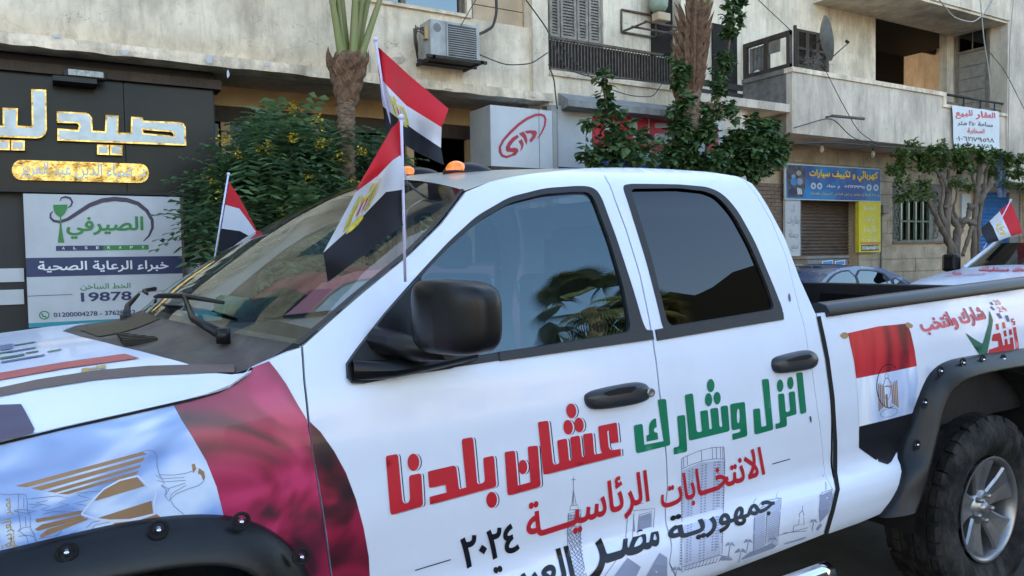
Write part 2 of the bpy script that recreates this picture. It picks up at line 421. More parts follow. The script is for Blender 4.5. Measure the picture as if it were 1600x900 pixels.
# ================================================================ materials
mat('teal', (.02, .26, .32), .5)
mat('handle_plastic', (.026, .030, .036), .3, spec=.4, var=.15)
mat('wrap_white', (.68, .75, .89), .26, var=.03, scale=2.0, coat=.35, dirt=.10, dcol=(.35, .34, .33), dscale=3)
mat('roof_silver', (.52, .51, .47), .3, metal=.2, var=.05, coat=.3)
mat('black_plastic', (.005, .0052, .0065), .34, var=.3, scale=14, bump=.03, bscale=160, spec=.3, dirt=.12, dcol=(.05, .045, .04), dscale=4)
mat('flare_plastic', (.006, .0075, .010), .36, var=.35, scale=5, bump=.04, bscale=120, spec=.32, dirt=.18, dcol=(.045, .045, .045), dscale=3)
mat('trim_rubber', (.012, .012, .014), .5, var=.2)
mat('cowl_plastic', (.05, .043, .04), .55, var=.25, scale=12, bump=.1, bscale=150, dirt=.5, dcol=(.2, .17, .14), dscale=5)
mat('shell_dark', (.004, .004, .005), .9, var=.1)
mat('bed_liner', (.004, .004, .0055), .6, var=.3, scale=20, bump=.2, bscale=80)
mat('rail_black', (.016, .016, .018), .38, var=.3, scale=10)
mat('tyre', (.016, .016, .0165), .85, spec=.15, var=.4, scale=20, bump=.2, bscale=120, dirt=.8, dcol=(.085, .08, .074), dscale=12)
mat('alloy', (.30, .30, .31), .32, metal=.8, var=.15, scale=9, dirt=.35, dcol=(.1, .1, .1), dscale=8)
mat('chrome', (.75, .75, .77), .08, metal=1., var=.02)
mat('amber', (.60, .16, .01), .18, var=.6, scale=55, coat=.6, emit=(1, .25, .01), estr=.14)
mat('interior_dark', (.010, .010, .011), .7, var=.2)
mat('seat_grey', (.05, .05, .055), .85, var=.2, scale=30)
mat('red_vinyl', (.50, .016, .03), .38, var=.06, scale=8, coat=.2)
mat('green_vinyl', (.0, .17, .085), .38, var=.06, scale=8, coat=.2)
mat('navy_vinyl', (.006, .008, .035), .38, var=.1)
mat('black_vinyl', (.005, .006, .011), .38, var=.15)
mat('sketch_grey', (.12, .14, .26), .5, var=.1)
mat('sketch_mid', (.26, .30, .44), .5, var=.1)
mat('brown_print', (.33, .20, .11), .35, var=.25, scale=4, coat=.2)
mat('stripe_brown', (.10, .075, .075), .4, var=.1)
mat('stripe_red', (.42, .09, .09), .4, var=.1)
mat('gold_print', (.42, .30, .10), .4, var=.2, scale=20)
mat('outline_grey', (.16, .20, .33), .4, var=.1)
mat('check_green', (.02, .13, .09), .4, var=.1)
mat('pink_red', (.62, .10, .15), .4, var=.1)
mat('scoop_violet', (.05, .045, .10), .35, var=.15)
def foldmat(name, ca, cb, cc, sc_=(2.2, 2.2, 4.5), rot=.5, dist=3.2):
    m = bpy.data.materials.new(name); m.use_nodes = True; N = m.node_tree.nodes; L = m.node_tree.links; b = N['Principled BSDF']
    b.inputs['Roughness'].default_value = .33; b.inputs['Coat Weight'].default_value = .2
    tc = N.new('ShaderNodeTexCoord'); mp = N.new('ShaderNodeMapping'); mp.inputs['Scale'].default_value = sc_; mp.inputs['Rotation'].default_value = (0, rot, 0)
    n = N.new('ShaderNodeTexNoise'); n.inputs['Scale'].default_value = 1.0; n.inputs['Detail'].default_value = 1.5; n.inputs['Distortion'].default_value = dist
    r = N.new('ShaderNodeValToRGB'); e = r.color_ramp.elements
    e[0].position = .33; e[0].color = (*ca, 1); e[1].position = .66; e[1].color = (*cc, 1); x = e.new(.5); x.color = (*cb, 1)
    L.new(tc.outputs['Object'], mp.inputs[0]); L.new(mp.outputs[0], n.inputs['Vector']); L.new(n.outputs[0], r.inputs[0]); L.new(r.outputs[0], b.inputs['Base Color'])
    MATS[name] = m
foldmat('flag_blue_white', (.13, .25, .60), (.27, .43, .80), (.58, .72, .95))
foldmat('flag_crimson', (.06, .014, .025), (.30, .014, .06), (.50, .035, .13), (2.6, 2.6, 3.2), .9)
foldmat('flag_maroon', (.018, .006, .012), (.09, .008, .02), (.30, .012, .05), (2.6, 2.6, 2.6), .5)
foldmat('flag_red_cloth', (.12, .0, .01), (.40, .006, .02), (.54, .025, .035), (7, 7, 2.), .2, 1.)
foldmat('flag_white_cloth', (.38, .50, .78), (.55, .66, .88), (.80, .86, .95), (9, 9, 2.), .1, 1.)
glassmat('glass_far', (.80, .85, .83), .8, 0, .02)
glassmat('glass_windscreen', (.80, .85, .82), 1.1, 0, .02, (.76, .78, .74))
glassmat('glass_front', (.20, .28, .31), .9, 0, .09, (.56, .74, .82))
glassmat('glass_rear', (.0, .0, .0), .8, .0, .03, (.95, .98, 1.))

# ================================================================ the pickup's side surface
def rake(x): return .032*(x-1.5)
PROF = [(.30, 1.93), (.44, 1.865), (.50, 1.80), (.56, 1.777), (.62, 1.765), (.66, 1.768), (.69, 1.785), (.715, 1.806), (.75, 1.808),
        (.82, 1.797), (1.0, 1.776), (1.12, 1.776), (1.22, 1.784), (1.29, 1.797), (1.33, 1.810), (1.42, 1.839), (1.55, 1.8825),
        (1.68, 1.9275), (1.78, 1.9635), (1.82, 1.990), (1.85, 2.04), (1.87, 2.105), (1.885, 2.21), (1.90, 2.45), (1.95, 3.4)]
def prof(z):
    P = PROF
    if z <= P[0][0]: return P[0][1]
    if z >= P[-1][0]: return P[-1][1]
    for i in range(len(P)-1):
        if z <= P[i+1][0]: break
    def sl(k):
        if k <= 0 or k >= len(P)-1: return 0
        a = (P[k][1]-P[k-1][1])/(P[k][0]-P[k-1][0]); b = (P[k+1][1]-P[k][1])/(P[k+1][0]-P[k][0])
        return 0 if a*b <= 0 else 2*a*b/(a+b)
    z0, y0 = P[i]; z1, y1 = P[i+1]; h = z1-z0; t = (z-z0)/h
    return ((2*t**3-3*t*t+1)*y0 + (t**3-2*t*t+t)*h*sl(i) + (-2*t**3+3*t*t)*y1 + (t**3-t*t)*h*sl(i+1))
def S(x, z):
    y = prof(z-rake(x))
    if x < -.30: y += .30*(-.30-x)**2
    if x > 2.5 and z > 1.29: y = min(y, prof(1.29))
    return y
def S3(x, z, off=0.): return Vector((x, S(x, z)-off, z))
def SX(px, py):
    d = ray(px, py); a, b = 1.6/d.y, None; t = a; best = (9, a)
    while t*d.y < 2.9:
        p = CAM+d*t; g = p.y-S(p.x, p.z)
        if abs(g) < best[0]: best = (abs(g), t)
        if g >= 0: b = t; break
        a = t; t += .02
    if b is None: p = CAM+d*best[1]; return (p.x, p.z)
    for _ in range(22):
        m = (a+b)/2; p = CAM+d*m
        if p.y-S(p.x, p.z) >= 0: b = m
        else: a = m
    p = CAM+d*b; return (p.x, p.z)
def SP(off):
    def f(px, py): x, z = SX(px, py); return S3(x, z, off)
    return f
def xz(pts): return [SX(*p) for p in pts]
def panel(name, outers, holes, m, parent, off=0., thick=.014, gx=.07, gz=.022, edge=.025, smooth=True, label=None):
    vs, fs = fill2d(outers, holes, gx, gz, edge)
    mb = MB().add([S3(v.x, v.y, off) for v in vs], fs, True); e = .004
    nr = [tuple(Vector(((S(v.x+e, v.y)-S(v.x-e, v.y))/(2*e), -1, (S(v.x, v.y+e)-S(v.x, v.y-e))/(2*e))).normalized()) for v in vs]
    if thick: skirt(mb, (0, thick, 0))
    return mb.build(name, m, parent, label=label, nrm=nr)
def decal(name, polys, m, parent, off, holes=(), px=True, label=None, gx=.08):
    if px: polys = [xz(dens(p, 14)) for p in polys]; holes = [xz(dens(p, 14)) for p in holes]
    return panel(name, polys, holes, m, parent, off, 0, gx, .022, .05, label=label)

def make_truck():
    T = thing('pickup_truck', 'white four-door pickup wrapped in red and green Arabic election slogans, nearest vehicle', 'pickup truck', (1.7, 2.8, 0))
    # ---------------- outlines (pixels of the photograph laid on the side surface)
    gapF = [(472, 541), (476, 600), (481, 645), (486, 700), (497, 760), (508, 830), (517, 900)]
    gapB = [(935, 262), (946, 278), (960, 310), (978, 358), (1000, 430), (1014, 497), (1022, 545), (1030, 610), (1039, 690), (1043, 760), (1041, 820), (1046, 880)]
    F_xz = xz(gapF); B_xz = xz(gapB)
    zb = lambda x: .485+rake(x)
    F_xz += [(.60, .62), (.62, zb(.62))]; B_xz += [(1.70, zb(1.7))]
    D_xz = xz([(1153, 276), (1180, 302), (1205, 345), (1228, 400), (1248, 480), (1262, 545), (1277, 640), (1288, 730)]); D_xz += [(D_xz[-1][0]+.004, .62), (D_xz[-1][0]-.02, .535)]
    rear = xz([(1160, 279), (1175, 287), (1200, 323), (1225, 370), (1250, 437), (1274, 490), (1290, 560), (1298, 640), (1300, 740), (1296, 800), (1288, 832)])
    sh = lambda P, dx: [(x+dx, z) for x, z in P]
    g = .0028
    # front door
    top1 = xz([(520, 499), (560, 464), (600, 431), (642, 397), (690, 350), (728, 300), (765, 284), (800, 276), (850, 269), (900, 264)])
    fd = sh(F_xz, g)[::-1] + top1 + sh(B_xz, -g)
    trimF = [(541, 590), (540, 568), (556, 545), (600, 489), (652, 430), (700, 378), (745, 337), (795, 308), (850, 294), (905, 290), (925, 292), (937, 303), (962, 370), (988, 450), (1005, 508), (1013, 520), (1015, 527), (900, 545), (780, 563), (735, 570), (640, 584), (565, 597), (548, 597)]
    glassF = [(655, 552), (655, 436), (668, 420), (700, 387), (748, 345), (796, 317), (850, 303), (905, 299), (920, 301), (929, 313), (952, 375), (974, 450), (986, 519), (900, 532), (780, 551), (700, 563)]
    trimR = [(971, 290), (984, 287), (1060, 288), (1105, 292), (1128, 302), (1152, 329), (1178, 376), (1205, 440), (1221, 480), (1223, 492), (1150, 503), (1045, 519), (1036, 516), (1028, 480), (1010, 410), (990, 345)]
    glassR = [(983, 295), (1060, 294), (1103, 299), (1123, 309), (1146, 336), (1171, 382), (1196, 441), (1210, 483), (1150, 493), (1044, 510), (1036, 480), (1018, 405), (1000, 345)]
    tF, gF, tR, gR = [smooth_poly(dens(xz(q_), .06), 2) for q_ in (trimF, glassF, trimR, glassR)]
    door1 = panel('front_door', [fd], [tF], 'wrap_white', T)
    rd = sh(B_xz, g)[::-1] + xz([(990, 262), (1040, 264), (1110, 269)]) + sh(D_xz, -.0012)
    rd = [p for p in rd]
    door2 = panel('rear_door', [rd], [tR], 'wrap_white', T)
    cc = D_xz[::-1] + [(x-.0, z) for x, z in rear]
    panel('cab_corner', [sh(D_xz, .0012)[::-1]+rear], [], 'wrap_white', T)
    fram = MB()
    for tt, gg in ((tF, gF), (tR, gR)):
        pass
    panel('window_frame', [tF], [gF], 'trim_rubber', door1, .003, .02, .05, .03)
    panel('window_frame', [tR], [gR], 'trim_rubber', door2, .003, .02, .05, .03)
    panel('window_glass', [shrink(gF, -.012)], [], 'glass_front', door1, -.008, 0, .05, .04)
    panel('window_glass', [shrink(gR, -.012)], [], 'glass_rear', door2, -.008, 0, .05, .04)
    panel('belt_strip', [xz([(778, 550), (850, 540), (1008, 515), (1018, 516), (1020, 530), (900, 547), (780, 564)])], [], 'trim_rubber', door1, .006, .008, .06, .02)
    panel('belt_strip', [xz([(1023, 515), (1045, 511), (1208, 485), (1222, 488), (1223, 499), (1150, 511), (1026, 532)])], [], 'trim_rubber', door2, .006, .008, .06, .02)
    # fender
    cut = [(-.95, 1.11), (-.6, 1.165), (-.3, 1.20)] + xz([(0, 692), (100, 668), (200, 646), (300, 623), (340, 611), (365, 599), (383, 586), (393, 575), (420, 563), (450, 550), (471, 543)])
    fx = -.07
    arch = [(.575, .50), (.57, .62), (.54, .76), (.50, .87), (.44, .94), (.36, .972), (.2, .985), (0, .985), (-.2, .975), (-.36, .95), (-.44, .90), (-.50, .82), (-.54, .7), (-.56, .55)]
    archw = [(fx+x, z) for x, z in arch]
    fen = cut + sh(F_xz, -g) + archw + [(-.93, .55)]
    fender = panel('front_fender', [fen], [], 'wrap_white', T)
    # bed side: rail line to tail
    rail = xz([(1277, 490), (1340, 482), (1420, 470.5), (1500, 459.5), (1600, 446)])
    wx = 3.53
    rarch = [(-.665, .56), (-.62, .70), (-.58, .82), (-.52, .93), (-.46, 1.02), (-.36, 1.062), (-.2, 1.075), (0, 1.08), (.2, 1.075), (.36, 1.062), (.46, 1.02), (.52, .93), (.6, .75), (.64, .56)]
    bed = rail + [(4.3, rail[-1][1]+.012), (4.72, rail[-1][1]+.02), (4.74, 1.2), (4.73, .7), (4.70, .60)] + [(wx+x, z) for x, z in rarch[::-1]] + xz([(1380, 801), (1340, 818), (1300, 832), (1293, 834)]) + xz([(1301, 800), (1306, 765), (1308, 740), (1306, 690), (1303, 620), (1296, 560), (1287, 515), (1279, 500)])
    bedp = panel('bed_side', [bed], [], 'wrap_white', T)
    # dark inner sheet added to block light behind the gaps, with window openings
    panel('inner_shell', [[(.58, .54), (.56, 1.30)] + [(x, z-.035) for x, z in xz([(520, 499), (600, 431), (690, 350), (745, 292), (850, 269), (1040, 264), (1150, 276), (1225, 375), (1274, 492)])] + [(2.62, 1.33), (2.60, .60), (1.6, .54)]], [tF, tR], 'shell_dark', T, -.026, 0, .1, .05)
    # far side, mirrored copies of the same pressings
    for src, nm in ((door1, 'front_door'), (door2, 'rear_door'), (fender, 'front_fender'), (bedp, 'bed_side')):
        o = bpy.data.objects.new(nm, src.data); COL.objects.link(o); o.parent = T
        o.matrix_local = Matrix.Diagonal((1, -1, 1, 1)); o.matrix_parent_inverse = Matrix.Translation((-1.7, 0, 0))
        o.location = (0, 2.8, 0)
        for ch in src.children:
            if ch.name.startswith('window'):
                dd = ch.data
                if 'glass' in ch.name: dd = ch.data.copy(); dd.materials[0] = MATS['glass_far']
                c = bpy.data.objects.new(ch.name.split('.')[0], dd); COL.objects.link(c); c.parent = o
    # ---------------- roof, windscreen, back
    E = [S3(*SX(*p), .0) for p in [(474, 539), (520, 499), (560, 464), (600, 431), (642, 397), (690, 348), (727, 298)]]
    Cc = [(.27, 1.41), (.37, 1.495), (.50, 1.58), (.62, 1.658), (.74, 1.728), (.87, 1.795), (1.0, 1.85)]
    def lerpP(P, t):
        q = t*(len(P)-1); i = min(int(q), len(P)-2); f = q-i
        return [P[i][k]*(1-f)+P[i+1][k]*f for k in range(len(P[0]))]
    def wsp(u, t):
        s = u*2-1; e = lerpP(E, t); c = lerpP(Cc, t); k = 1-abs(s)**2.2
        return (e[0]+(c[0]-e[0])*k, 2.8+s*(2.8-e[1]), e[2]+(c[1]-e[2])*k)
    ws = MB().grid(wsp, 28, 20).build('windscreen', 'glass_windscreen', T)
    fr = MB()
    def wedge(u, t, o=.004): p = wsp(u, t); return (p[0]-o, p[1], p[2]+o)
    for u0, u1 in ((.0, .009), (.991, 1.)):
        fr.add([wedge(u0, t/16) for t in range(17)]+[wedge(u1, t/16) for t in range(17)], [(i, i+1, 18+i, 17+i) for i in range(16)])
    split_build(fr, 'windscreen_seal', 'trim_rubber', T)
    edge = xz([(727, 298), (765, 284), (800, 276), (850, 269), (900, 264), (935, 262), (990, 262), (1040, 264), (1110, 269), (1153, 276)])
    edge = [S3(x, z, .001) for x, z in edge]
    def roofp(u, t):
        s = u*2-1; e = lerpP(edge, t); c = (1.0+(e[0]-edge[0].x)/(edge[-1].x-edge[0].x)*1.42, 0, 1.85+ .05*min(1, t*2.4)**.6 - .012*max(0, t-.6))
        k = 1-abs(s)**2.4; return (e[0]+(c[0]-e[0])*k, 2.8+s*(2.8-e[1]), e[2]+(c[2]-e[2])*k)
    MB().grid(roofp, 26, 18).build('roof', 'roof_silver', T)
    # back wall of the cab with its window
    def ipz(P, q):
        if q <= P[0][0]: return P[0][1]
        for a, b in zip(P, P[1:]):
            if q <= b[0]: return a[1]+(b[1]-a[1])*(q-a[0])/max(1e-6, b[0]-a[0])
        return P[-1][1]
    bk = MB(); xb = rear[4][0]-.012
    def bkp(z): return S(2.35, z)+.008
    zs = [1.0, 1.2, 1.34, 1.45, 1.6, 1.7, 1.78, 1.83]
    rz_ = sorted([(z, x) for x, z in rear])
    for i in range(len(zs)-1):
        z0, z1 = zs[i], zs[i+1]; xx = [ipz(rz_, z)-.012 for z in (z0, z1)]
        bk.add([(xx[0], bkp(z0), z0), (xx[0], 5.6-bkp(z0), z0), (xx[1], 5.6-bkp(z1), z1), (xx[1], bkp(z1), z1)], [(0, 1, 2, 3)])
    bk.build('cab_back', 'wrap_white', T)
    bx('rear_window', (ipz(rz_, 1.6)-.03, 2.15, 1.44), (ipz(rz_, 1.6)+.012, 3.45, 1.76), 'glass_rear', T)
    # ---------------- hood
    def zcut(x):
        P_ = cut
        if x <= P_[0][0]: return P_[0][1]
        for a, b in zip(P_, P_[1:]):
            if x <= b[0]: return a[1]+(b[1]-a[1])*(x-a[0])/max(1e-6, b[0]-a[0])
        return P_[-1][1]
    xr = [(0, .03), (.25, .075), (.5, .15), (.73, .235), (.9, .33), (.97, .375), (1.01, .39)]
    def ip(P, q):
        if q <= P[0][0]: return P[0][1]
        for a, b in zip(P, P[1:]):
            if q <= b[0]: return a[1]+(b[1]-a[1])*(q-a[0])/(b[0]-a[0])
        return P[-1][1]
    zc = lambda x: ip([(-1.0, 1.20), (-.9, 1.245), (-.7, 1.285), (-.4, 1.325), (0, 1.362), (.4, 1.38)], x)
    def hoodz(x, y):
        d = abs(y-2.8); c = zc(x); q = max(0, min(1, (d-.70)/.30))
        ze = min(zcut(x)+.003, c-.03)
        return (c-.052*(min(d, 1.)/.9)**2.)*(1-q**2.2)+ze*q**2.2
    def hp(u, t):
        y = 1.797+u*2.006; d = abs(y-2.8); x = ip(xr, d)*(1-t)+(-.96+.10*(d**3))*t
        yy = y
        if x < -.30: yy = 2.8+(y-2.8)*(1-.26*(-.30-x)**2)
        return (x, yy, hoodz(x, y))
    hood = MB().grid(hp, 64, 26); skirt(hood, (0, .004, -.006)); hood = hood.build('hood', 'wrap_white', T)
    def HP(off):
        def f(px, py):
            d = ray(px, py); a = .9; t = a
            while t < 6:
                p = CAM+d*t
                if p.z <= hoodz(p.x, p.y) and p.y > 1.79: break
                a = t; t += .012
            b = t
            for _ in range(18):
                m = (a+b)/2; p = CAM+d*m
                if p.z <= hoodz(p.x, p.y): b = m
                else: a = m
            p = CAM+d*b; return Vector((p.x, p.y, hoodz(p.x, p.y)+off))
        return f
    def strip(name, A, B, m, n=40, parent=hood, off=.0025):
        mb = MB(); rows = []
        A_, B_ = [lerpP(A, i/n) for i in range(n+1)], [lerpP(B, i/n) for i in range(n+1)]
        P = HP(off); vs = []
        K = 5
        for i in range(n+1):
            for k in range(K+1): vs.append(P(A_[i][0]+(B_[i][0]-A_[i][0])*k/K, A_[i][1]+(B_[i][1]-A_[i][1])*k/K))
        return MB().add(vs, [(i*(K+1)+k, (i+1)*(K+1)+k, (i+1)*(K+1)+k+1, i*(K+1)+k+1) for i in range(n) for k in range(K)], True).build(name, m, parent)
    strip('red_stripe', [(-40, 592), (0, 584), (100, 567), (195, 554)], [(-40, 604), (0, 595), (100, 577), (218, 561)], 'stripe_red')
    strip('brown_stripe', [(-40, 616), (0, 607), (60, 594), (150, 580), (230, 573), (300, 571), (366, 571)], [(-40, 630), (0, 621), (60, 609), (150, 595), (230, 588), (300, 585), (366, 583)], 'stripe_brown')
    hs_ = MB(); ribbon(hs_, [(-20, 697), (0, 692.5), (100, 668.5), (200, 646.5), (300, 623.5), (340, 611.5), (365, 599.5), (383, 586), (393, 574)], 4.2, SP(.006), 8); hs_.build('hood_seam', 'shell_dark', fender)
    strip('side_patch', [(-40, 640), (0, 634), (33, 633), (40, 645)], [(-40, 706), (0, 697), (50, 682), (54, 672)], 'scoop_violet', 12)
    for i, (a, b, c, e) in enumerate([(0, 541, 20, 8), (22, 540, 33, 1.6), (0, 552, 20, 2), (14, 550, 42, 2), (0, 560, 38, 3), (40, 552, 20, 2), (2, 566, 68, 2.5), (74, 550, 22, 1.6)]):
        sl_ = -.17
        strip('green_print', [(a, b), (a+c, b+c*sl_)], [(a, b+e), (a+c, b+e+c*sl_)], 'check_green' if i % 3 else 'sketch_grey', 6)
    for i, (a, b, c, e) in enumerate([(128, 577, 12, 6), (141, 576, 8, 3), (150, 573, 5, 5), (157, 572, 9, 6)]):
        strip('gold_print', [(a, b), (a+c, b-c*.1)], [(a-1.5, b+e), (a+c-1, b+e-c*.1)], 'gold_print', 3)
    # cowl between hood and windscreen
    def cw(u, t):
        y = 1.885+u*1.83; d = abs(y-2.8); x0 = ip(xr, d)-.012; b = wsp(max(0, min(1, (y-E[0].y)/(5.6-2*E[0].y))), 0.02)
        z0 = hoodz(x0, y)-.004; q = t
        return (x0+(b[0]+.02-x0)*q, y, z0+(b[2]-.002-z0)*q - .018*math.sin(PI*q))
    MB().grid(cw, 40, 8).build('cowl', 'cowl_plastic', T)
    MB().grid(lambda u, v: (lambda p: (p[0], p[1], p[2]+.003))(cw(.36+.40*u, .22+.66*v)), 20, 6).build('cowl_screen', 'black_plastic', T)
    for k in range(11): t_ = .08+.012*k
    cb = MB()
    for k in range(14): cb.box((.165+.0*k, 2.30+k*.05, 1.352), (.25, 2.315+k*.05, 1.368))
    cb.build('cowl_vent', 'black_plastic', T)
    # wipers
    for pts, bl in (([(.375, 2.05, 1.385), (.33, 2.22, 1.42), (.335, 2.40, 1.475)], [(.40, 2.17, 1.462), (.335, 2.42, 1.475), (.30, 2.66, 1.468), (.30, 2.80, 1.46)]),
                    ([(.22, 2.92, 1.38), (.24, 3.08, 1.42), (.29, 3.22, 1.455)], [(.30, 3.02, 1.462), (.31, 3.22, 1.468), (.37, 3.44, 1.468)])):
        wv = MB().tube(pts, [.015, .010, .006], 8).tube([(pts[0][0], pts[0][1], pts[0][2]-.02), (pts[0][0], pts[0][1], pts[0][2]+.018)], .018, 10).build('wiper', 'black_plastic', T)
        MB().tube(bl, [.005, .009, .009, .005][:len(bl)], 6).build('blade', 'black_plastic', wv)
    # clearance lamps over the windscreen
    for y in (2.27, 2.66, 2.83, 3.0, 3.33):
        u = (y-edge[0].y)/(5.6-2*edge[0].y); p = Vector(roofp(u, .10)); bse = MB(); n = 14
        c = Vector((p.x+.075, y, p.z+.004))
        def lens(rx, ry, rz, m=8): 
            mb = MB(); mb.grid(lambda a, b: (c.x+.03+rx*math.cos(2*PI*a)*math.cos(b*PI/2), c.y+ry*math.sin(2*PI*a)*math.cos(b*PI/2), c.z+rz*math.sin(b*PI/2)), 20, m); return mb
        b_ = lens(.095, .045, .040).build('clearance_lamp', 'black_plastic', T)
        mb = MB(); mb.grid(lambda a, b: (c.x-.022+.038*math.cos(2*PI*a)*math.cos(b*PI/2), c.y-.012+.030*math.sin(2*PI*a)*math.cos(b*PI/2), c.z+.007+.034*math.sin(b*PI/2)), 18, 7)
        mb.build('lens', 'amber', b_)
    # ---------------- front end (beyond the frame's left edge)
    ng = MB().box((-1.0, 1.95, .50), (-.90, 3.65, 1.16)); ng.build('grille', 'black_plastic', T, bevel=.02)
    for z in (.78, .93): bx('grille_bar', (-1.03, 2.25, z), (-.995, 3.35, z+.05), 'chrome', T)
    MB().bbox((-1.12, 1.86, .42), (-.92, 3.74, .66), .03).build('bumper', 'chrome', T)
    for y in (1.97, 3.33): MB().bbox((-1.035, y, .80), (-.94, y+.28, 1.05), .03).build('headlight', 'chrome', T)
    # ---------------- flares
    def resample(P, n):
        L_ = [0]
        for a, b in zip(P, P[1:]): L_.append(L_[-1]+math.hypot(b[0]-a[0], b[1]-a[1]))
        out = []
        for i in range(n+1):
            s = L_[-1]*i/n; k = max(j for j in range(len(L_)) if L_[j] <= s+1e-9); k = min(k, len(P)-2)
            f = (s-L_[k])/(L_[k+1]-L_[k]); out.append((P[k][0]+(P[k+1][0]-P[k][0])*f, P[k][1]+(P[k+1][1]-P[k][1])*f))
        return out
    def openchaikin(P, it=2):
        for _ in range(it):
            Q = [P[0]]
            for a, b in zip(P, P[1:]): Q += [(a[0]*.75+b[0]*.25, a[1]*.75+b[1]*.25), (a[0]*.25+b[0]*.75, a[1]*.25+b[1]*.75)]
            P = Q+[P[-1]]
        return P
    def flare(name, outer, lip, ylip, parent):
        n = 72; O = resample(openchaikin(outer), n); Lp = resample(openchaikin(lip), n)
        sec = [(0, None, .0), (.012, None, -.022), (.06, None, -.034), (.28, .35, 0), (.60, .74, 0), (.86, .96, 0), (.97, 1.0, 0), (1.0, .985, 0), (1.005, .9, 0)]
        vs = []; m = len(sec)+2
        for (ox, oz), (lx, lz) in zip(O, Lp):
            ys = S(ox, max(oz, .45))
            for q, k, dy in sec:
                y = ys+.004+dy if k is None else (ys-.032)+(ylip-(ys-.032))*k
                vs.append((ox+(lx-ox)*q, y, oz+(lz-oz)*q))
            vs.append((lx+(lx-ox)*.05, ylip+.06, lz+(lz-oz)*.05)); vs.append((lx+(lx-ox)*.05, ylip+.16, lz+(lz-oz)*.05))
        mb = MB().add(vs, [(i*m+k, i*m+k+1, (i+1)*m+k+1, (i+1)*m+k) for i in range(n) for k in range(m-1)], True)
        mb.add([vs[k] for k in range(m)], [tuple(range(m))]); mb.add([vs[n*m+k] for k in range(m)], [tuple(range(m))])
        return mb.build(name, 'flare_plastic', parent)
    ro = [(-.80, .535), (-.745, .60), (-.70, .70), (-.648, .80), (-.592, .92), (-.545, 1.03), (-.47, 1.09), (-.36, 1.115), (-.2, 1.118), (0, 1.118)]
    rl = [(-.70, .56), (-.655, .62), (-.60, .73), (-.55, .85), (-.50, .96), (-.43, 1.02), (-.33, 1.045), (-.18, 1.052), (0, 1.055)]
    mir = lambda P: P+[(-x, z) for x, z in P[:-1][::-1]]
    wpos = wx
    fl = flare('wheel_flare', [(wpos+x, z) for x, z in mir(ro)], [(wpos+x, z) for x, z in mir(rl)], 1.705, T)
    def bolt(px, py, Y, par, r=.006):
        p = at(px, py, Y); b = MB()
        b.lathe([(.021, .004), (.020, -.002), (.015, -.001), (.012, .006)], p, 'y', 14)
        b.build('bolt_pocket', 'shell_dark', par)
        MB().lathe([(r, .004), (r, -.003), (r*.7, -.007), (0.0001, -.009)], p, 'y', 12).build('bolt', 'chrome', par)
    for q in [(1470, 580, 1.728), (1505, 567, 1.73), (1536, 562, 1.73), (1568, 561, 1.73), (1445, 629, 1.735), (1433, 695, 1.738), (1421, 759, 1.74)]: bolt(*q[:2], q[2], fl)
    fo = [(-.62, .56), (-.615, .70), (-.60, .80), (-.54, .90), (-.45, .965), (-.33, .995), (-.15, 1.012), (0, 1.022), (.1, 1.03), (.2, 1.035), (.31, 1.028), (.40, 1.008), (.465, .975), (.52, .925), (.56, .86), (.595, .77), (.62, .66), (.635, .53)]
    fp = [(-.50, .56), (-.50, .70), (-.49, .78), (-.44, .85), (-.35, .90), (-.2, .93), (0, .942), (.15, .945), (.27, .942), (.36, .928), (.42, .90), (.46, .85), (.49, .76), (.505, .66), (.51, .53)]
    ff = flare('wheel_flare', [(fx+x, z) for x, z in fo], [(fx+x, z) for x, z in fp], 1.70, T)
    for q in [(104, 863), (248, 828), (377, 815), (471, 870)]: bolt(*q, 1.722, ff, .006)
    # ---------------- wheels
    def wheel(cx, cz, y0, mirror=1):
        R = .415; rr = .232
        tp = [(rr-.004, .05), (rr+.012, .022), (rr+.05, .0), (R-.10, -.012), (R-.045, -.004), (R-.022, .012), (R-.013, .03), (R-.013, .235), (R-.03, .255), (R-.1, .27), (rr, .24)]
        f = (lambda h: y0+h) if mirror > 0 else (lambda h: y0-h)
        t = MB().lathe([(r, h*mirror) for r, h in tp], (cx, y0, cz), 'y', 72).build('tyre', 'tyre', T)
        tb = MB(); n = 34
        for k in range(n):
            for row, (ya, yb, ra, rb, ph) in enumerate([(-.006, .055, R-.050, R+.002, 0), (.062, .118, R-.016, R+.002, .5), (.125, .178, R-.016, R+.002, 0), (.185, .25, R-.03, R+.002, .5)]):
                a0 = 2*PI*(k+ph)/n; wd = 2*PI/n*.78
                vs = []
                for aa in (a0, a0+wd*.5, a0+wd):
                    sk = .06*(aa-a0)/wd if row in (1, 2) else .02*((k % 2)*2-1)*(aa-a0)/wd
                    if row == 0:
                        prof_ = [(-.012+.012*(k % 2), R-.075), (.008, R-.03), (.022, R+.002), (.055, R+.002), (.055, R-.02)]
                    else: prof_ = [(ya, R-.02), (ya, R+.002), (yb, R+.002), (yb, R-.02)]
                    for h, r in prof_:
                        vs.append((cx+r*math.cos(aa+sk), f(h), cz+r*math.sin(aa+sk)))
                m = len(prof_); fs = [(i*m+j, (i+1)*m+j, (i+1)*m+j+1, i*m+j+1) for i in range(2) for j in range(m-1)]
                fs += [tuple(range(m)), tuple(range(2*m, 3*m))]
                tb.add(vs, fs)
        tb.build('tread', 'tyre', t)
        a = lambda h: h*mirror
        rim = MB().lathe([(rr+.004, a(.012)), (rr-.006, a(.010)), (rr-.016, a(.024)), (rr-.022, a(.06)), (rr-.03, a(.13)), (rr-.03, a(.2)), (.05, a(.2))], (cx, y0, cz), 'y', 64)
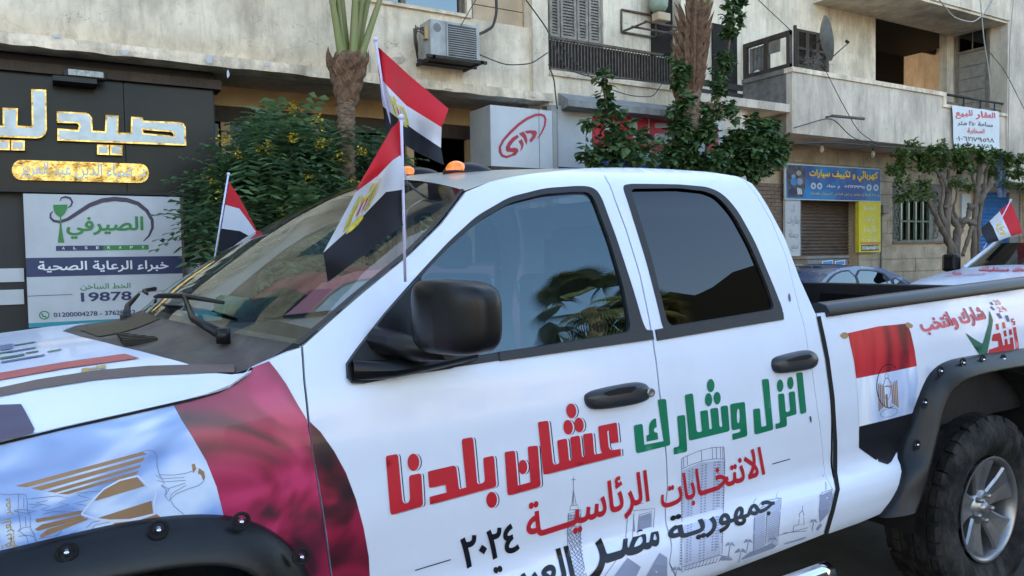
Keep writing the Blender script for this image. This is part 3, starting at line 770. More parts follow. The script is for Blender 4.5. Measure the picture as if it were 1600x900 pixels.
        rim.lathe([(.0001, a(.040)), (.030, a(.040)), (.034, a(.046)), (.075, a(.052)), (.082, a(.065)), (.08, a(.11))], (cx, y0, cz), 'y', 40)
        sp = MB()
        for k in range(5):
            q = 2*PI*k/5+.45; c_, s_ = math.cos(q), math.sin(q)
            def pt(r, tt, h): return (cx+r*c_-tt*s_, f(h), cz+r*s_+tt*c_)
            rows = []
            for r, hw, h in ((.06, .042, .052), (.10, .050, .047), (.15, .066, .036), (.195, .088, .026), (.22, .104, .026)):
                rows.append([pt(r, -hw, h+.055), pt(r, -hw, h+.008), pt(r, -hw+.010, h), pt(r, 0, h+.007), pt(r, hw-.010, h), pt(r, hw, h+.008), pt(r, hw, h+.055)])
            vs = [p for rw in rows for p in rw]; sp.add(vs, [(i*7+j, i*7+j+1, (i+1)*7+j+1, (i+1)*7+j) for i in range(4) for j in range(6)])
        rim.add(sp.v, sp.f)
        ro_ = rim.build('rim', 'alloy', T)
        ln = MB()
        for k in range(5):
            q = 2*PI*k/5+.45+PI/5; p = (cx+.057*math.cos(q), y0, cz+.057*math.sin(q))
            ln = MB().lathe([(.0115, a(.06)), (.0115, a(.030)), (.007, a(.024)), (.0001, a(.024))], p, 'y', 10); ln.build('lug_nut', 'alloy', ro_)
        MB().lathe([(.028, a(.045)), (.027, a(.030)), (.0001, a(.028))], (cx, y0, cz), 'y', 20).build('centre_cap', 'alloy', ro_)
        MB().lathe([(.16, a(.115)), (.16, a(.13)), (.03, a(.13))], (cx, y0, cz), 'y', 30).build('brake_disc', 'interior_dark', ro_)
    wheel(wx+.015, .412, 1.785); wheel(fx, .412, 1.785)
    wheel(wx+.015, .412, 3.815, -1); wheel(fx, .412, 3.815, -1)
    for cx, hh in ((wx, 1.03), (fx, .93)):
        mb = MB()
        for (ya, yb) in ((1.79, 2.25), (3.35, 3.81)):
            P = [(cx+.56*math.cos(q*PI/14)*(1.02), .42+(hh-.42)*min(1, math.sin(q*PI/14)**.7*1.02)) for q in range(15)]
            mb.add([(x, ya, z) for x, z in P]+[(x, yb, z) for x, z in P], [(i, i+1, 16+i, 15+i) for i in range(14)])
            mb.add([(x, yb if ya < 2.8 else ya, z) for x, z in P], [tuple(range(15))])
        split_build(mb, 'wheel_well', 'shell_dark', T)
    # frame, axle, exhaust, step bar
    ch = MB().box((-.8, 2.3, .42), (4.6, 2.42, .56)).box((-.8, 3.18, .42), (4.6, 3.3, .56)); split_build(ch, 'chassis_rail', 'shell_dark', T)
    bx('floor_pan', (.45, 1.88, .50), (2.5, 3.72, .56), 'shell_dark', T)
    for ax_ in (wx, fx): MB().tube([(ax_, 2.05, .41), (ax_, 3.55, .41)], .05, 10).build('axle', 'shell_dark', T)
    MB().tube([(.75, 1.80, .40), (1.2, 1.72, .43), (1.95, 1.70, .448), (2.24, 1.70, .452), (2.29, 1.70, .453)], [.036, .040, .041, .041, .036], 20).build('step_bar', 'chrome', T)
    # ---------------- bed
    rz = lambda x: rail[0][1]+(x-rail[0][0])*(rail[-1][1]-rail[0][1])/(rail[-1][0]-rail[0][0])
    x0, x1 = 2.42, 4.70
    rl_ = MB()
    for (ya, yb) in ((1.790, 1.885), (3.715, 3.81)):
        for i in range(8):
            xa = x0+(x1-x0)*i/8; xb2 = x0+(x1-x0)*(i+1)/8
            prf = [(ya, -.014), (ya-.004, .004), (ya+.012, .028), ((ya+yb)/2, .036), (yb-.012, .028), (yb+.002, .006), (yb, -.05)]
            rl_.add([(xa, y, rz(xa)+d) for y, d in prf]+[(xb2, y, rz(xb2)+d) for y, d in prf], [(k, k+1, 8+k, 7+k) for k in range(6)], True)
        rl_.add([(x0, y, rz(x0)+d) for y, d in prf], [tuple(range(7))])
    split_build(rl_, 'bed_rail', 'rail_black', T)
    inn = MB()
    for y, s in ((1.895, 1), (3.705, -1)):
        inn.box((x0, y, .82), (x1, y+.02*s, 1.36))
    inn.box((x0, 1.9, .80), (x1, 3.7, .83)); inn.box((x0-.02, 1.86, .80), (x0+.02, 3.74, 1.345))
    for k in range(18): inn.box((x0+.1+k*.12, 1.92, .83), (x0+.15+k*.12, 3.68, .842))
    inn.build('bed_liner', 'bed_liner', T)
    for y, s in ((3.66, 1),):
        rb = MB()
        for k in range(22): rb.box((x0+.1+k*.1, 3.685, .9), (x0+.14+k*.1, 3.706, 1.30))
        rb.build('liner_rib', 'bed_liner', T, kind='stuff')
    tg = MB().bbox((4.66, 1.86, .72), (4.73, 3.74, 1.352), .01); tg.build('tailgate', 'bed_liner', T)
    MB().box((4.64, 2.05, 1.05), (4.66, 3.5, 1.28)).build('tailgate_panel', 'black_plastic', T)
    MB().bbox((4.72, 1.9, .48), (4.88, 3.7, .68), .03).build('bumper', 'chrome', T)
    # seam between cab and bed: a dark strip stands in for the shaded gap
    gs_ = MB(); ribbon(gs_, [(1278, 494), (1284, 522), (1292, 562), (1300, 622), (1304, 690), (1304, 738), (1308, 764), (1300, 798), (1290, 833)], 6.5, SP(.003), 8); gs_.build('gap_shade', 'shell_dark', T)
    # ---------------- mirror, handles, fuel door
    mb = MB()
    pl = [(541, 590), (540, 568), (556, 545), (600, 489), (652, 432), (656, 440), (656, 553), (700, 560), (735, 556), (740, 562), (700, 575), (640, 584), (565, 598), (548, 598)]
    panel('sail_panel', [xz(pl)], [], 'black_plastic', door1, .016, .02, .04, .03)
    def arm(u, t):
        a = lerpP([SX(*p) for p in [(546, 580), (600, 576), (660, 566), (738, 553)]], u); y = S(*a)
        q = t*2*PI; rx = [.0, .035, .045, .02][min(3, int(u*3+.5))]; wv = .012+.045*math.sin(PI*min(1, u*.9+.05))
        return (a[0]+.0, y-.01-wv*(.5+.5*math.cos(q))*1.3, a[1]+.004+.026*math.sin(q)*(1-.35*u))
    MB().grid(arm, 18, 14).build('mirror_arm', 'black_plastic', door1)
    hs = MB()                                       # mirror housing: superellipsoid, fuller towards the outer end
    c = Vector((.805, 1.605, 1.433)); 
    def mir_pt(u, v):
        th = (u-.5)*2*PI; ph = (v-.5)*PI; e = .42
        sg = lambda w_, p_: math.copysign(abs(w_)**p_, w_)
        X_ = sg(math.cos(ph), e)*sg(math.cos(th), .55); Y_ = sg(math.cos(ph), e)*sg(math.sin(th), .42); Z_ = sg(math.sin(ph), .5)
        lx, ly, lz = X_*.060, Y_*.132, Z_*.086
        if lx < 0: lx *= 1-.35*(Y_*Y_)
        ang = .22; x = lx*math.cos(ang)-ly*math.sin(ang)*1.; y = lx*math.sin(ang)+ly*math.cos(ang)
        return (c.x+x, c.y+y, c.z+lz*(1+.05*Y_)-.0*Y_)
    mm = hs.grid(mir_pt, 60, 36).build('side_mirror', 'black_plastic', T)
    MB().grid(lambda u, v: (mir_pt(u, v)[0]+1.6, 5.6-mir_pt(u, v)[1], mir_pt(u, v)[2]) if False else (mir_pt(u, v)[0], 5.6-mir_pt(u, v)[1], mir_pt(u, v)[2]), 40, 24).build('side_mirror', 'black_plastic', T)
    MB().tube([(.70, 1.83, 1.37), (.76, 1.72, 1.352), (.80, 1.62, 1.36)], [.035, .033, .03], 12).build('mirror_stalk', 'black_plastic', T)
    MB().tube([(.70, 3.77, 1.37), (.76, 3.88, 1.352), (.80, 3.98, 1.36)], [.035, .033, .03], 12).build('mirror_stalk', 'black_plastic', T)
    for P, rec, lock, dr in (([(912, 622), (914, 615), (930, 608), (985, 597), (1003, 597), (1012, 605), (1013, 618), (1005, 626), (980, 633), (925, 641), (915, 634)],
                        [(932, 611), (955, 604), (980, 601), (984, 604), (975, 611), (940, 616)], (1006, 611), door1),
                       ([(1204, 567), (1208, 558), (1230, 552), (1258, 546), (1268, 549), (1274, 558), (1272, 570), (1262, 577), (1215, 584), (1207, 580)],
                        [(1216, 561), (1235, 555), (1252, 552), (1257, 555), (1250, 560), (1225, 563)], None, door2)):
        Q = smooth_poly(xz(P), 2); hx = sum(p[0] for p in Q)/len(Q); hz = sum(p[1] for p in Q)/len(Q)
        vs = []; n = len(Q); rings = [(1.0, -.001), (1.0, .010), (.94, .020), (.82, .027), (.55, .031), (.2, .032)]
        for k, o_ in rings: vs += [S3(hx+(x-hx)*k, hz+(z-hz)*k, o_) for x, z in Q]
        fs = [(r*n+i, r*n+(i+1) % n, (r+1)*n+(i+1) % n, (r+1)*n+i) for r in range(5) for i in range(n)]+[tuple(5*n+i for i in range(n))]
        h = MB().add(vs, fs, True).build('door_handle', 'handle_plastic', dr)
        def HPt(o_): return lambda px, py: S3(*SX(px, py), o_)
        shapes_on('recess_shade', [rec], HPt(.0335), 'shell_dark', dr)  # flat dark patch on the handle, standing in for the hollow's shade
        if lock: MB().lathe([(.014, .0), (.013, -.006), (.009, -.004), (.0001, -.004)], S3(*SX(*lock), .030), 'y', 14).build('key_lock', 'alloy', dr)
    # ---------------- interior
    MB().bbox((.45, 1.98, 1.02), (.95, 3.62, 1.30), .06).build('dashboard', 'interior_dark', T)
    for y in (2.0, 3.0):
        s = MB().bbox((1.2, y, .85), (1.7, y+.55, 1.02), .05).bbox((1.58, y+.02, 1.0), (1.74, y+.53, 1.50), .05).bbox((1.60, y+.14, 1.52), (1.70, y+.40, 1.68), .04)
        s.build('seat', 'seat_grey', T)
    MB().bbox((2.0, 2.0, .85), (2.3, 3.6, 1.0), .04).bbox((2.2, 2.0, 1.0), (2.32, 3.6, 1.48), .04).build('rear_bench', 'seat_grey', T)
    MB().tube([(1.0+.06*math.sin(q*PI/12), 2.32+.19*math.cos(q*PI/12), 1.24+.18*math.sin(q*PI/12)) for q in range(25)], .014, 8).build('steering_wheel', 'interior_dark', T)
    MB().tube([(.55, 3.05, 1.41), (.66, 3.1, 1.39)], .04, 8).build('tissue_box', 'check_green', T)
    bx('registration_card', (.46, 3.08, 1.35), (.56, 3.36, 1.372), 'teal', T)

    # ================================================================ printed livery
    # fender: waving flag in blue-white and crimson
    decal('flag_print', [[(-60, 708), (0, 694), (100, 671), (200, 649), (271, 633), (283, 655), (300, 682), (322, 720), (338, 760), (355, 830), (300, 830), (240, 840), (150, 856), (60, 885), (-60, 930)]], 'flag_blue_white', fender, .0018, label='blue-white part of the flag printed on the fender')
    decal('flag_print', [[(271, 633), (310, 621), (340, 611), (365, 599), (383, 586), (394, 574), (420, 564), (433, 580), (447, 600), (465, 632), (479, 655), (485, 690), (496, 760), (507, 830), (515, 896), (523, 940), (490, 940), (470, 900), (440, 865), (410, 840), (380, 830), (356, 830), (338, 760), (322, 720), (300, 682), (283, 655)]], 'flag_crimson', fender, .0018, label='crimson part of the flag printed on the fender')
    decal('flag_print', [[(483, 658), (500, 674), (522, 705), (540, 738), (556, 780), (568, 825), (576, 870), (579, 930), (524, 940), (519, 900), (510, 830), (499, 760), (488, 700)]], 'flag_maroon', door1, .0012, label='crimson flag corner printed on the front door')
    # eagle, traced (crop origin 0,680, scale 4.444)
    k_ = 4.444
    EG = lambda pts: tr(pts, 0, 680, k_)
    brown = [[(105, 350), (985, 113), (1020, 128), (185, 358)], [(215, 366), (1005, 150), (988, 180), (290, 380)], [(325, 388), (980, 202), (965, 225), (385, 396)],
             [(400, 405), (960, 245), (945, 268), (470, 408)], [(655, 455), (700, 390), (840, 312), (945, 285), (1005, 350)],
             [(680, 572), (1050, 452), (1062, 540), (900, 578), (760, 582)], [(245, 580), (575, 520), (578, 540), (255, 603)], [(240, 650), (290, 617), (560, 553), (590, 575), (265, 660)],
             [(275, 695), (330, 650), (600, 572), (615, 580), (290, 708)], [(690, 665), (800, 605), (920, 592), (730, 668)], [(820, 650), (960, 590), (1085, 545), (1120, 570)],
             [(1330, 200), (1350, 195), (1362, 230), (1340, 262), (1335, 240)], [(1372, 262), (1380, 225), (1415, 250), (1422, 290), (1412, 318), (1395, 275)]]
    eg = MB()
    for b in brown:
        vs, fs = fill2d([EG(dens(b, 45))], (), edge=1e9); P = SP(.0032); eg.add([P(v.x, v.y) for v in vs], fs)
    eg.build('eagle_print', 'brown_print', fender)
    ln = [[(985, 113), (1030, 100), (1070, 112), (1092, 145), (1088, 200), (1105, 272)], [(1105, 272), (1200, 275), (1290, 262), (1335, 245)], [(1412, 318), (1380, 345), (1290, 375), (1220, 405), (1180, 445), (1210, 495), (1280, 550)],
          [(1080, 275), (1125, 300), (1280, 290)], [(1088, 312), (1135, 322), (1290, 310)], [(1120, 345), (1165, 368), (1285, 330)], [(1150, 380), (1150, 410), (1175, 370)], [(1145, 415), (1170, 455), (1195, 400), (1290, 345)],
          [(1105, 272), (1140, 330), (1120, 350), (1155, 375), (1145, 415)],
          [(190, 440), (400, 418), (475, 435), (410, 465), (480, 480), (330, 520), (285, 515), (350, 490), (250, 465), (330, 450)], [(200, 475), (290, 480), (220, 500)], [(300, 545), (370, 525), (460, 530)],
          [(480, 535), (560, 520), (500, 500)], [(560, 400), (620, 390), (700, 385)], [(540, 415), (640, 440), (510, 470), (600, 485)], [(530, 400), (560, 395), (545, 415)],
          [(600, 640), (640, 600), (700, 590)], [(620, 670), (660, 620), (760, 600)], [(270, 715), (380, 695), (430, 665), (360, 725), (470, 690), (540, 655), (480, 700), (570, 690)],
          [(0, 405), (60, 410), (130, 405), (180, 410), (190, 460), (190, 520), (210, 560), (210, 640), (240, 690), (260, 780)], [(130, 405), (125, 520), (145, 640), (130, 660), (185, 700), (205, 790)],
          [(100, 520), (150, 512), (250, 522), (190, 540), (100, 525)], [(120, 665), (160, 640), (215, 630)], [(165, 430), (165, 500)], [(175, 560), (180, 630)], [(240, 715), (300, 770), (330, 760)], [(130, 700), (180, 690), (240, 700)]]
    lm = MB()
    for L_ in ln: ribbon(lm, EG(L_), .9, SP(.0034), 10)
    lm.build('eagle_outline', 'outline_grey', fender)
    lw = MB()
    for L_ in [[(565, 545), (640, 450), (720, 370), (830, 310), (955, 280), (1020, 340), (1085, 385), (1068, 470), (1075, 545), (960, 580), (820, 595), (690, 585), (565, 545)]]: ribbon(lw, EG(L_), 2.6, SP(.0038), 10)
    lw.build('shield_outline', 'wrap_white', fender)
    text_on('gold_lettering', 'مصر العربية', [(2, 860), (2, 778), (20, 778), (24, 850)], SP(.0022), 'gold_print', fender, .01, cuts=4)
    text_on('gold_lettering', 'جمهورية', [(10, 872), (6, 835), (26, 842), (30, 868)], SP(.0022), 'gold_print', fender, .01, cuts=4)
    # the slogan
    A = lambda P: tr(P, 590, 640, 5.); B = lambda P: tr(P, 780, 610, 5.); C = lambda P: tr(P, 980, 570, 5.3333)
    red = [A([(62,372),(68,360),(140,346),(150,349),(158,362),(190,700),(197,722),(215,732),(235,725),(247,708),(250,690),(243,530),(247,517),(258,510),(320,497),(332,499),(340,512),(352,720),(350,742),(340,755),(120,818),(107,819),(99,808),(95,790)]),
           A(ell(277, 410, 46, 68, 18)), A([(390,492),(394,482),(405,478),(580,437),(595,436),(608,445),(614,462),(632,610),(640,620),(690,605),(655,245),(658,232),(668,226),(725,215),(737,218),(745,235),(775,570),(788,580),(815,573),(830,562),(835,545),(823,390),(826,377),(838,371),(890,360),(902,363),(908,378),(924,580),(921,597),(905,607),(406,742),(403,680),(537,645),(530,585),(410,610),(400,604)]),
           A(ell(888, 703, 42, 63)),
           B([(40,492),(44,482),(52,478),(105,470),(116,473),(122,487),(143,738),(150,740),(240,715),(242,705),(220,450),(223,439),(233,435),(285,430),(295,433),(300,447),(320,730),(316,747),(300,757),(80,818),(69,817),(62,803)]),
           B(ell(181, 597, 35, 57)), B([(300,257),(303,248),(312,244),(365,236),(376,239),(382,252),(415,560),(428,578),(450,576),(463,568),(467,556),(450,402),(453,391),(463,386),(510,376),(521,379),(528,392),(542,538),(550,548),(562,545),(566,533),(552,377),(556,366),(566,360),(610,352),(620,355),(628,368),(642,508),(650,520),(662,516),(666,503),(652,352),(655,343),(665,339),(712,331),(722,334),(727,345),(738,488),(746,500),(800,488),(788,460),(770,292),(773,281),(785,275),(905,250),(913,254),(917,266),(930,402),(866,415),(856,322),(848,312),(840,322),(852,440),(862,458),(880,465),(945,455),(948,507),(365,655),(350,655),(342,645)]),
           B(ell(560, 158, 39, 58, 18, -.1)), B(ell(535, 286, 37, 58, 18, -.1)), B(ell(620, 269, 37, 58, 18, -.1))]
    SPc = {}
    def layer(name, polys, m, par, off, dx=0, dy=0, holes=()):
        mb = MB(); P = SP(off)
        for p in polys:
            p = [(x+dx, y+dy) for x, y in p]; q = dens(p, 9)
            hh = [dens(h, 9) for h in holes if inpoly(h[0][0], h[0][1], p)]
            vs, fs = fill2d([q], hh, 12, 6, 1e9)
            mb.add([P(v.x, v.y) for v in vs], fs, True)
        return mb.build(name, m, par)
    layer('slogan_shadow', red, 'navy_vinyl', door1, .0010, 4.3, .3)
    layer('slogan_outline', red, 'wrap_white', door1, .0018, 2.4, .1)
    layer('slogan_lettering', red, 'red_vinyl', door1, .0026)
    kaf = C([(52,517),(56,506),(66,501),(110,492),(121,495),(127,508),(140,665),(300,635),(252,302),(255,291),(266,288),(296,284),(316,645),(320,678),(90,735),(78,732),(71,722)])
    kaf2 = C([(296,284),(307,283),(317,288),(322,300),(356,655),(351,668),(340,673),(316,679)])
    grn1 = [kaf, C([(237,445),(215,450),(195,470),(182,495),(178,530),(180,578),(157,590),(160,640),(255,620),(250,565),(228,561),(218,548),(223,528),(243,518)])]
    grn2 = [kaf2, C([(413,437),(417,427),(428,423),(465,417),(475,421),(480,435),(497,705),(493,720),(478,728),(388,747),(383,690),(418,682),(430,672),(432,655)]),
            C([(478,262),(481,251),(490,247),(530,238),(540,241),(546,253),(575,545),(582,558),(600,560),(615,555),(620,543),(606,397),(609,387),(619,383),(655,376),(664,379),(669,390),(682,535),(700,535),(705,523),(690,377),(693,367),(702,362),(740,357),(749,360),(755,371),(766,508),(778,518),(788,514),(790,505),(776,357),(779,347),(788,343),(822,338),(831,341),(836,352),(850,537),(843,552),(830,557),(530,629),(518,627),(512,615)]),
            C(ell(693, 172, 31, 55)), C(ell(675, 290, 30, 55)), C(ell(746, 277, 30, 53)),
            C([(855,340),(858,329),(868,324),(965,309),(974,312),(978,322),(998,575),(994,590),(982,598),(875,627),(872,575),(935,560),(942,547),(938,532),(885,543),(874,541),(867,530)]),
            C([(1046,380),(1049,370),(1059,367),(1092,362),(1101,366),(1104,378),(1115,515),(1155,508),(1158,498),(1121,132),(1124,122),(1134,119),(1165,117),(1173,121),(1177,132),(1213,525),(1208,540),(1195,546),(1075,578),(1064,577),(1058,566)]),
            C([(1255,252),(1258,243),(1268,240),(1295,238),(1303,242),(1306,253),(1318,385),(1327,393),(1345,388),(1353,380),(1355,366),(1343,240),(1346,229),(1355,225),(1383,220),(1391,224),(1395,236),(1408,400),(1404,412),(1325,435),(1328,495),(1323,510),(1310,517),(1235,535),(1232,492),(1265,484),(1272,468)]),
            C(ell(1271, 174, 27, 52)), C(ell(1357, 151, 26, 52)), C([(1407,77),(1411,67),(1420,64),(1447,62),(1456,66),(1459,78),(1490,385),(1485,398),(1452,410),(1443,407),(1438,393)])]
    layer('slogan_lettering', grn1, 'green_vinyl', door1, .002)
    layer('slogan_lettering', grn2, 'green_vinyl', door2, .002, holes=[C(ell(923, 425, 13, 62))])
    # lower lines
    text_on('election_line', 'الرئاسيـــة', [(820, 786), (1010, 731), (1016, 798), (824, 862)], SP(.0024), 'red_vinyl', door1, .02, cuts=8)
    text_on('election_line', 'الانتخــابات', [(1030, 752), (1188, 697), (1197, 752), (1034, 806)], SP(.0024), 'red_vinyl', door2, .02, cuts=8)
    text_on('election_year', '٢٠٢٤', [(718, 841), (806, 815), (812, 860), (724, 890)], SP(.0024), 'black_vinyl', door1, .03, cuts=4)
    text_on('republic_line', 'جمهوريـة', [(1040, 808), (1207, 763), (1212, 803), (1046, 860)], SP(.0026), 'black_vinyl', door2, .03, cuts=10)
    text_on('republic_line', 'مصـر', [(914, 842), (1028, 822), (1032, 868), (918, 917)], SP(.0026), 'black_vinyl', door1, .03, cuts=12)
    text_on('republic_line', 'العربية', [(765, 888), (888, 850), (902, 918), (780, 950)], SP(.0026), 'black_vinyl', door1, .03, cuts=12)
    q = MB(); ribbon(q, [(648, 891), (704, 874)], 1.6, SP(.002)); q.build('dash_mark', 'navy_vinyl', door1)
    q = MB(); ribbon(q, [(1206, 725), (1234, 717)], 1.4, SP(.002)); q.build('dash_mark', 'navy_vinyl', door2)
    # skyline drawings
    D5 = lambda P: tr(P, 820, 700, 4.5); D6 = lambda P: tr(P, 1020, 680, 4.0893)
    sk = MB(); P = SP(.0014)
    for L_ in [[(340, 205), (340, 400)], [(325, 222), (357, 222)], [(340, 300), (330, 400)], [(341, 300), (360, 400)], [(320, 405), (372, 400), (374, 430), (318, 435), (320, 405)], [(312, 435), (392, 432)], [(303, 462), (393, 440), (393, 545), (300, 560), (303, 462)], [(303, 480), (393, 460)], [(303, 500), (393, 480)], [(303, 525), (393, 505)]]: ribbon(sk, D5(L_), .8, P)
    for k in range(9): ribbon(sk, D5([(308+k*10, 465), (308+k*10, 525)]), .7, P)
    for i in range(5):
        o = i*24-36
        ribbon(sk, D5([(max(298, min(390, 300+o+j*12)), 570+j*24) for j in range(15) if 298 <= 300+o+j*12 <= 392] or [(300, 600), (302, 604)]), .9, P)
    for j in range(13):
        y0 = 560+j*28
        ribbon(sk, D5([(300+j*2.5, y0), (345+j*2.5, y0+40), (390+j*2.5, y0-10)]), .9, P); ribbon(sk, D5([(300+j*2.5, y0+25), (345+j*2.5, y0-15), (390+j*2.5, y0+20)]), .9, P)
    ribbon(sk, D5([(298, 560), (300, 700), (345, 900)]), .9, P); ribbon(sk, D5([(392, 545), (385, 700), (432, 900)]), .9, P)
    for L_ in [[(705, 660), (722, 470), (745, 465), (740, 400), (830, 388)], [(760, 440), (912, 425), (900, 575)], [(755, 640), (765, 460)], [(790, 620), (802, 470), (890, 445), (885, 570)], [(560, 900), (640, 790)]]: ribbon(sk, D5(L_), .8, P)
    sk.build('skyline_drawing', 'sketch_grey', door1)
    sg = MB(); 
    for pl_ in [[(805, 480), (885, 455), (880, 560), (798, 580)], [(770, 500), (760, 605), (775, 600)], [(625, 900), (720, 770), (815, 835), (780, 905)], [(850, 905), (945, 735), (1000, 770), (1000, 905)]]:
        vs, fs = fill2d([D5(dens(pl_, 30))], (), edge=1e9); sg.add([P(v.x, v.y) for v in vs], fs)
    sg.build('skyline_drawing', 'sketch_mid', door1)
    s2 = MB()
    for L_ in [[(183, 148), (220, 130), (300, 98), (380, 78), (452, 75), (455, 100)], [(185, 215), (250, 185), (330, 160), (400, 150), (455, 152)], [(183, 148), (185, 880)], [(195, 145), (196, 205)], [(218, 130), (220, 190)], [(308, 97), (310, 170)], [(378, 80), (380, 150)], [(405, 76), (405, 150)], [(430, 75), (432, 150)], [(452, 75), (458, 160), (440, 760)], [(445, 80), (447, 150)],
               [(640, 750), (650, 480), (700, 420), (820, 400), (800, 640)], [(720, 690), (728, 480)], [(640, 430), (660, 400), (800, 350), (785, 395), (815, 405)], [(1085, 250), (1090, 280), (1105, 310), (1105, 350)], [(1065, 390), (1080, 365), (1145, 345)],
               [(955, 450), (955, 480), (935, 500), (930, 570), (965, 570), (962, 500), (955, 480)], [(895, 610), (900, 580), (930, 570)], [(800, 640), (990, 590)], [(830, 625), (980, 610)], [(190, 840), (420, 765), (500, 780)], [(200, 860), (400, 810)]]: ribbon(s2, D6(L_), .8, P)
    for k in range(12): ribbon(s2, D6([(200+k*22, 870-k*6), (215+k*22, 835-k*6)]), .7, P)
    s2.build('skyline_drawing', 'sketch_grey', door2)
    s3 = MB()
    for c0, yy0, n_ in ((186, 240, 34), (226, 225, 34), (246, 215, 34), (308, 190, 36), (332, 185, 36), (388, 170, 33), (408, 168, 33), (420, 168, 32), (448, 170, 30)):
        for j in range(n_):
            y0 = yy0+j*17.5; x0_ = c0-j*.5
            s3.add([P(*q_) for q_ in D6([(x0_, y0), (x0_+13, y0-2), (x0_+13, y0+7), (x0_, y0+9)])], [(0, 1, 2, 3)])
    for j in range(24):
        y0 = 450+j*12
        s3.add([P(*q_) for q_ in D6([(652-j*.5, y0+25), (720, y0), (720, y0+4), (652-j*.5, y0+29)])], [(0, 1, 2, 3)])
        s3.add([P(*q_) for q_ in D6([(732, y0-5), (812-j*.5, y0-35), (812-j*.5, y0-31), (732, y0-1)])], [(0, 1, 2, 3)])
    for pl_ in [[(1068, 385), (1145, 350), (1150, 400), (1120, 500), (1065, 560), (1060, 480)]]:
        vs, fs = fill2d([D6(dens(pl_, 30))], (), edge=1e9); s3.add([P(v.x, v.y) for v in vs], fs)
    sf_ = MB()
    for pl_ in [[(190, 225), (300, 175), (452, 158), (440, 470), (430, 770), (200, 850)], [(645, 480), (715, 440), (712, 700), (640, 740)], [(730, 440), (815, 405), (800, 640), (730, 690)]]:
        vs, fs = fill2d([D6(dens(pl_, 30))], (), 10, 6, 1e9); Pf = SP(.0009); sf_.add([Pf(v.x, v.y) for v in vs], fs)
    sf_.build('skyline_tint', mat('sketch_pale', (.47, .53, .70), .45), door2)
    def palm_print(x, y, r, h):
        for k in range(9):
            a_ = PI*k/8+PI; s3.add([P(*q_) for q_ in D6([(x, y-2), (x+r*.6*math.cos(a_), y+r*.55*math.sin(a_)-4), (x+r*math.cos(a_), y+r*.45*math.sin(a_)+10), (x+r*.5*math.cos(a_), y+r*.4*math.sin(a_)+4)])], [(0, 1, 2, 3)])
        s3.add([P(*q_) for q_ in D6([(x-2, y), (x+3, y), (x-h*.12, y+h), (x-h*.12-6, y+h)])], [(0, 1, 2, 3)])
    for a_ in [(492, 700, 34, 90), (608, 680, 32, 60), (560, 745, 44, 70), (765, 665, 30, 50), (1025, 550, 26, 60), (150, 860, 40, 60)]: palm_print(*a_)
    for pl_ in [[(420, 800), (440, 770), (480, 782), (510, 790), (500, 800)], [(560, 790), (620, 745), (700, 715), (760, 690), (790, 705), (770, 722), (570, 795)], [(840, 690), (900, 672), (970, 648), (980, 655), (950, 668), (840, 698)], [(1040, 595), (1070, 562), (1080, 575), (1050, 612)]]:
        vs, fs = fill2d([D6(dens(pl_, 30))], (), edge=1e9); s3.add([P(v.x, v.y) for v in vs], fs)
    s3.build('skyline_drawing', 'sketch_mid', door2)
    # bed side: hanging flag, slogan, tick
    Q = lambda P_: tr(P_, 1300, 480, 3.46)
    decal('hanging_flag', [Q([(85, 140), (250, 103), (405, 88), (425, 140), (445, 230), (457, 318), (300, 352), (130, 385), (118, 290), (100, 210)])], 'flag_red_cloth', bedp, .0012, label='red band of the printed hanging flag', gx=.05)
    decal('hanging_flag', [Q([(130, 385), (300, 352), (457, 318), (464, 400), (455, 470), (438, 560), (435, 572), (290, 610), (146, 645), (140, 520)])], 'flag_white_cloth', bedp, .0012, label='white band of the printed hanging flag', gx=.05)
    decal('hanging_flag', [Q([(146, 645), (290, 610), (434, 572), (410, 640), (395, 720), (372, 765), (345, 790), (320, 835), (300, 850), (240, 830), (144, 760)])], 'black_vinyl', bedp, .0012, label='black band of the printed hanging flag', gx=.05)
    g_ = MB(); P = SP(.002)
    for pl_ in [[(38, 152), (60, 133), (85, 140), (88, 160), (65, 175)], [(392, 88), (405, 80), (420, 86), (438, 98), (428, 115), (400, 108)]]:
        vs, fs = fill2d([Q(smooth_poly(pl_))], (), edge=1e9); g_.add([P(v.x, v.y) for v in vs], fs)
    g_.build('flag_pole_tip', 'brown_print', bedp)
    e_ = MB()
    for k in range(5):
        if k < 4: ribbon(e_, Q([(250+k*9, 415+k*3), (253+k*9, 562-k*9)]), 1.7, P, 4); ribbon(e_, Q([(347-k*9, 395+k*8), (355-k*9, 541-k*6)]), 1.7, P, 4)
    ribbon(e_, Q([(285, 430), (300, 425), (312, 432)]), 2., P, 4); ribbon(e_, Q([(292, 470), (296, 540)]), 3.2, P, 4)
    e_.build('eagle_print', 'brown_print', bedp)
    l_ = MB()
    for L_ in [ell(292, 372, 9, 14), ell(295, 440, 20, 60), ell(305, 570, 48, 22, 18, -.25), [(285, 385), (275, 420), (250, 410)], [(300, 385), (320, 410), (345, 395)], [(285, 545), (280, 500)], [(310, 545), (320, 500)]]: ribbon(l_, Q(L_), .7, SP(.0024), closed=len(L_) > 6)
    l_.build('eagle_outline', 'outline_grey', bedp)
    fd_ = MB()                                             # fuel filler door seam
    ribbon(fd_, [(1388+19*math.cos(t_/16*PI+1.2), 603+34*math.sin(t_/16*PI+1.2)) for t_ in range(0, 22)], 1.1, SP(.0026)); fd_.build('fuel_door_seam', 'shell_dark', bedp)
    R8 = lambda P_: tr(P_, 1425, 455, 8.571)
    layer('tick_mark', [R8([(712, 557), (830, 640), (930, 700), (945, 690), (985, 560), (1025, 420), (1030, 262), (1050, 300), (1080, 390), (1072, 450), (1040, 640), (1000, 842), (892, 842)])], 'check_green', bedp, .002)
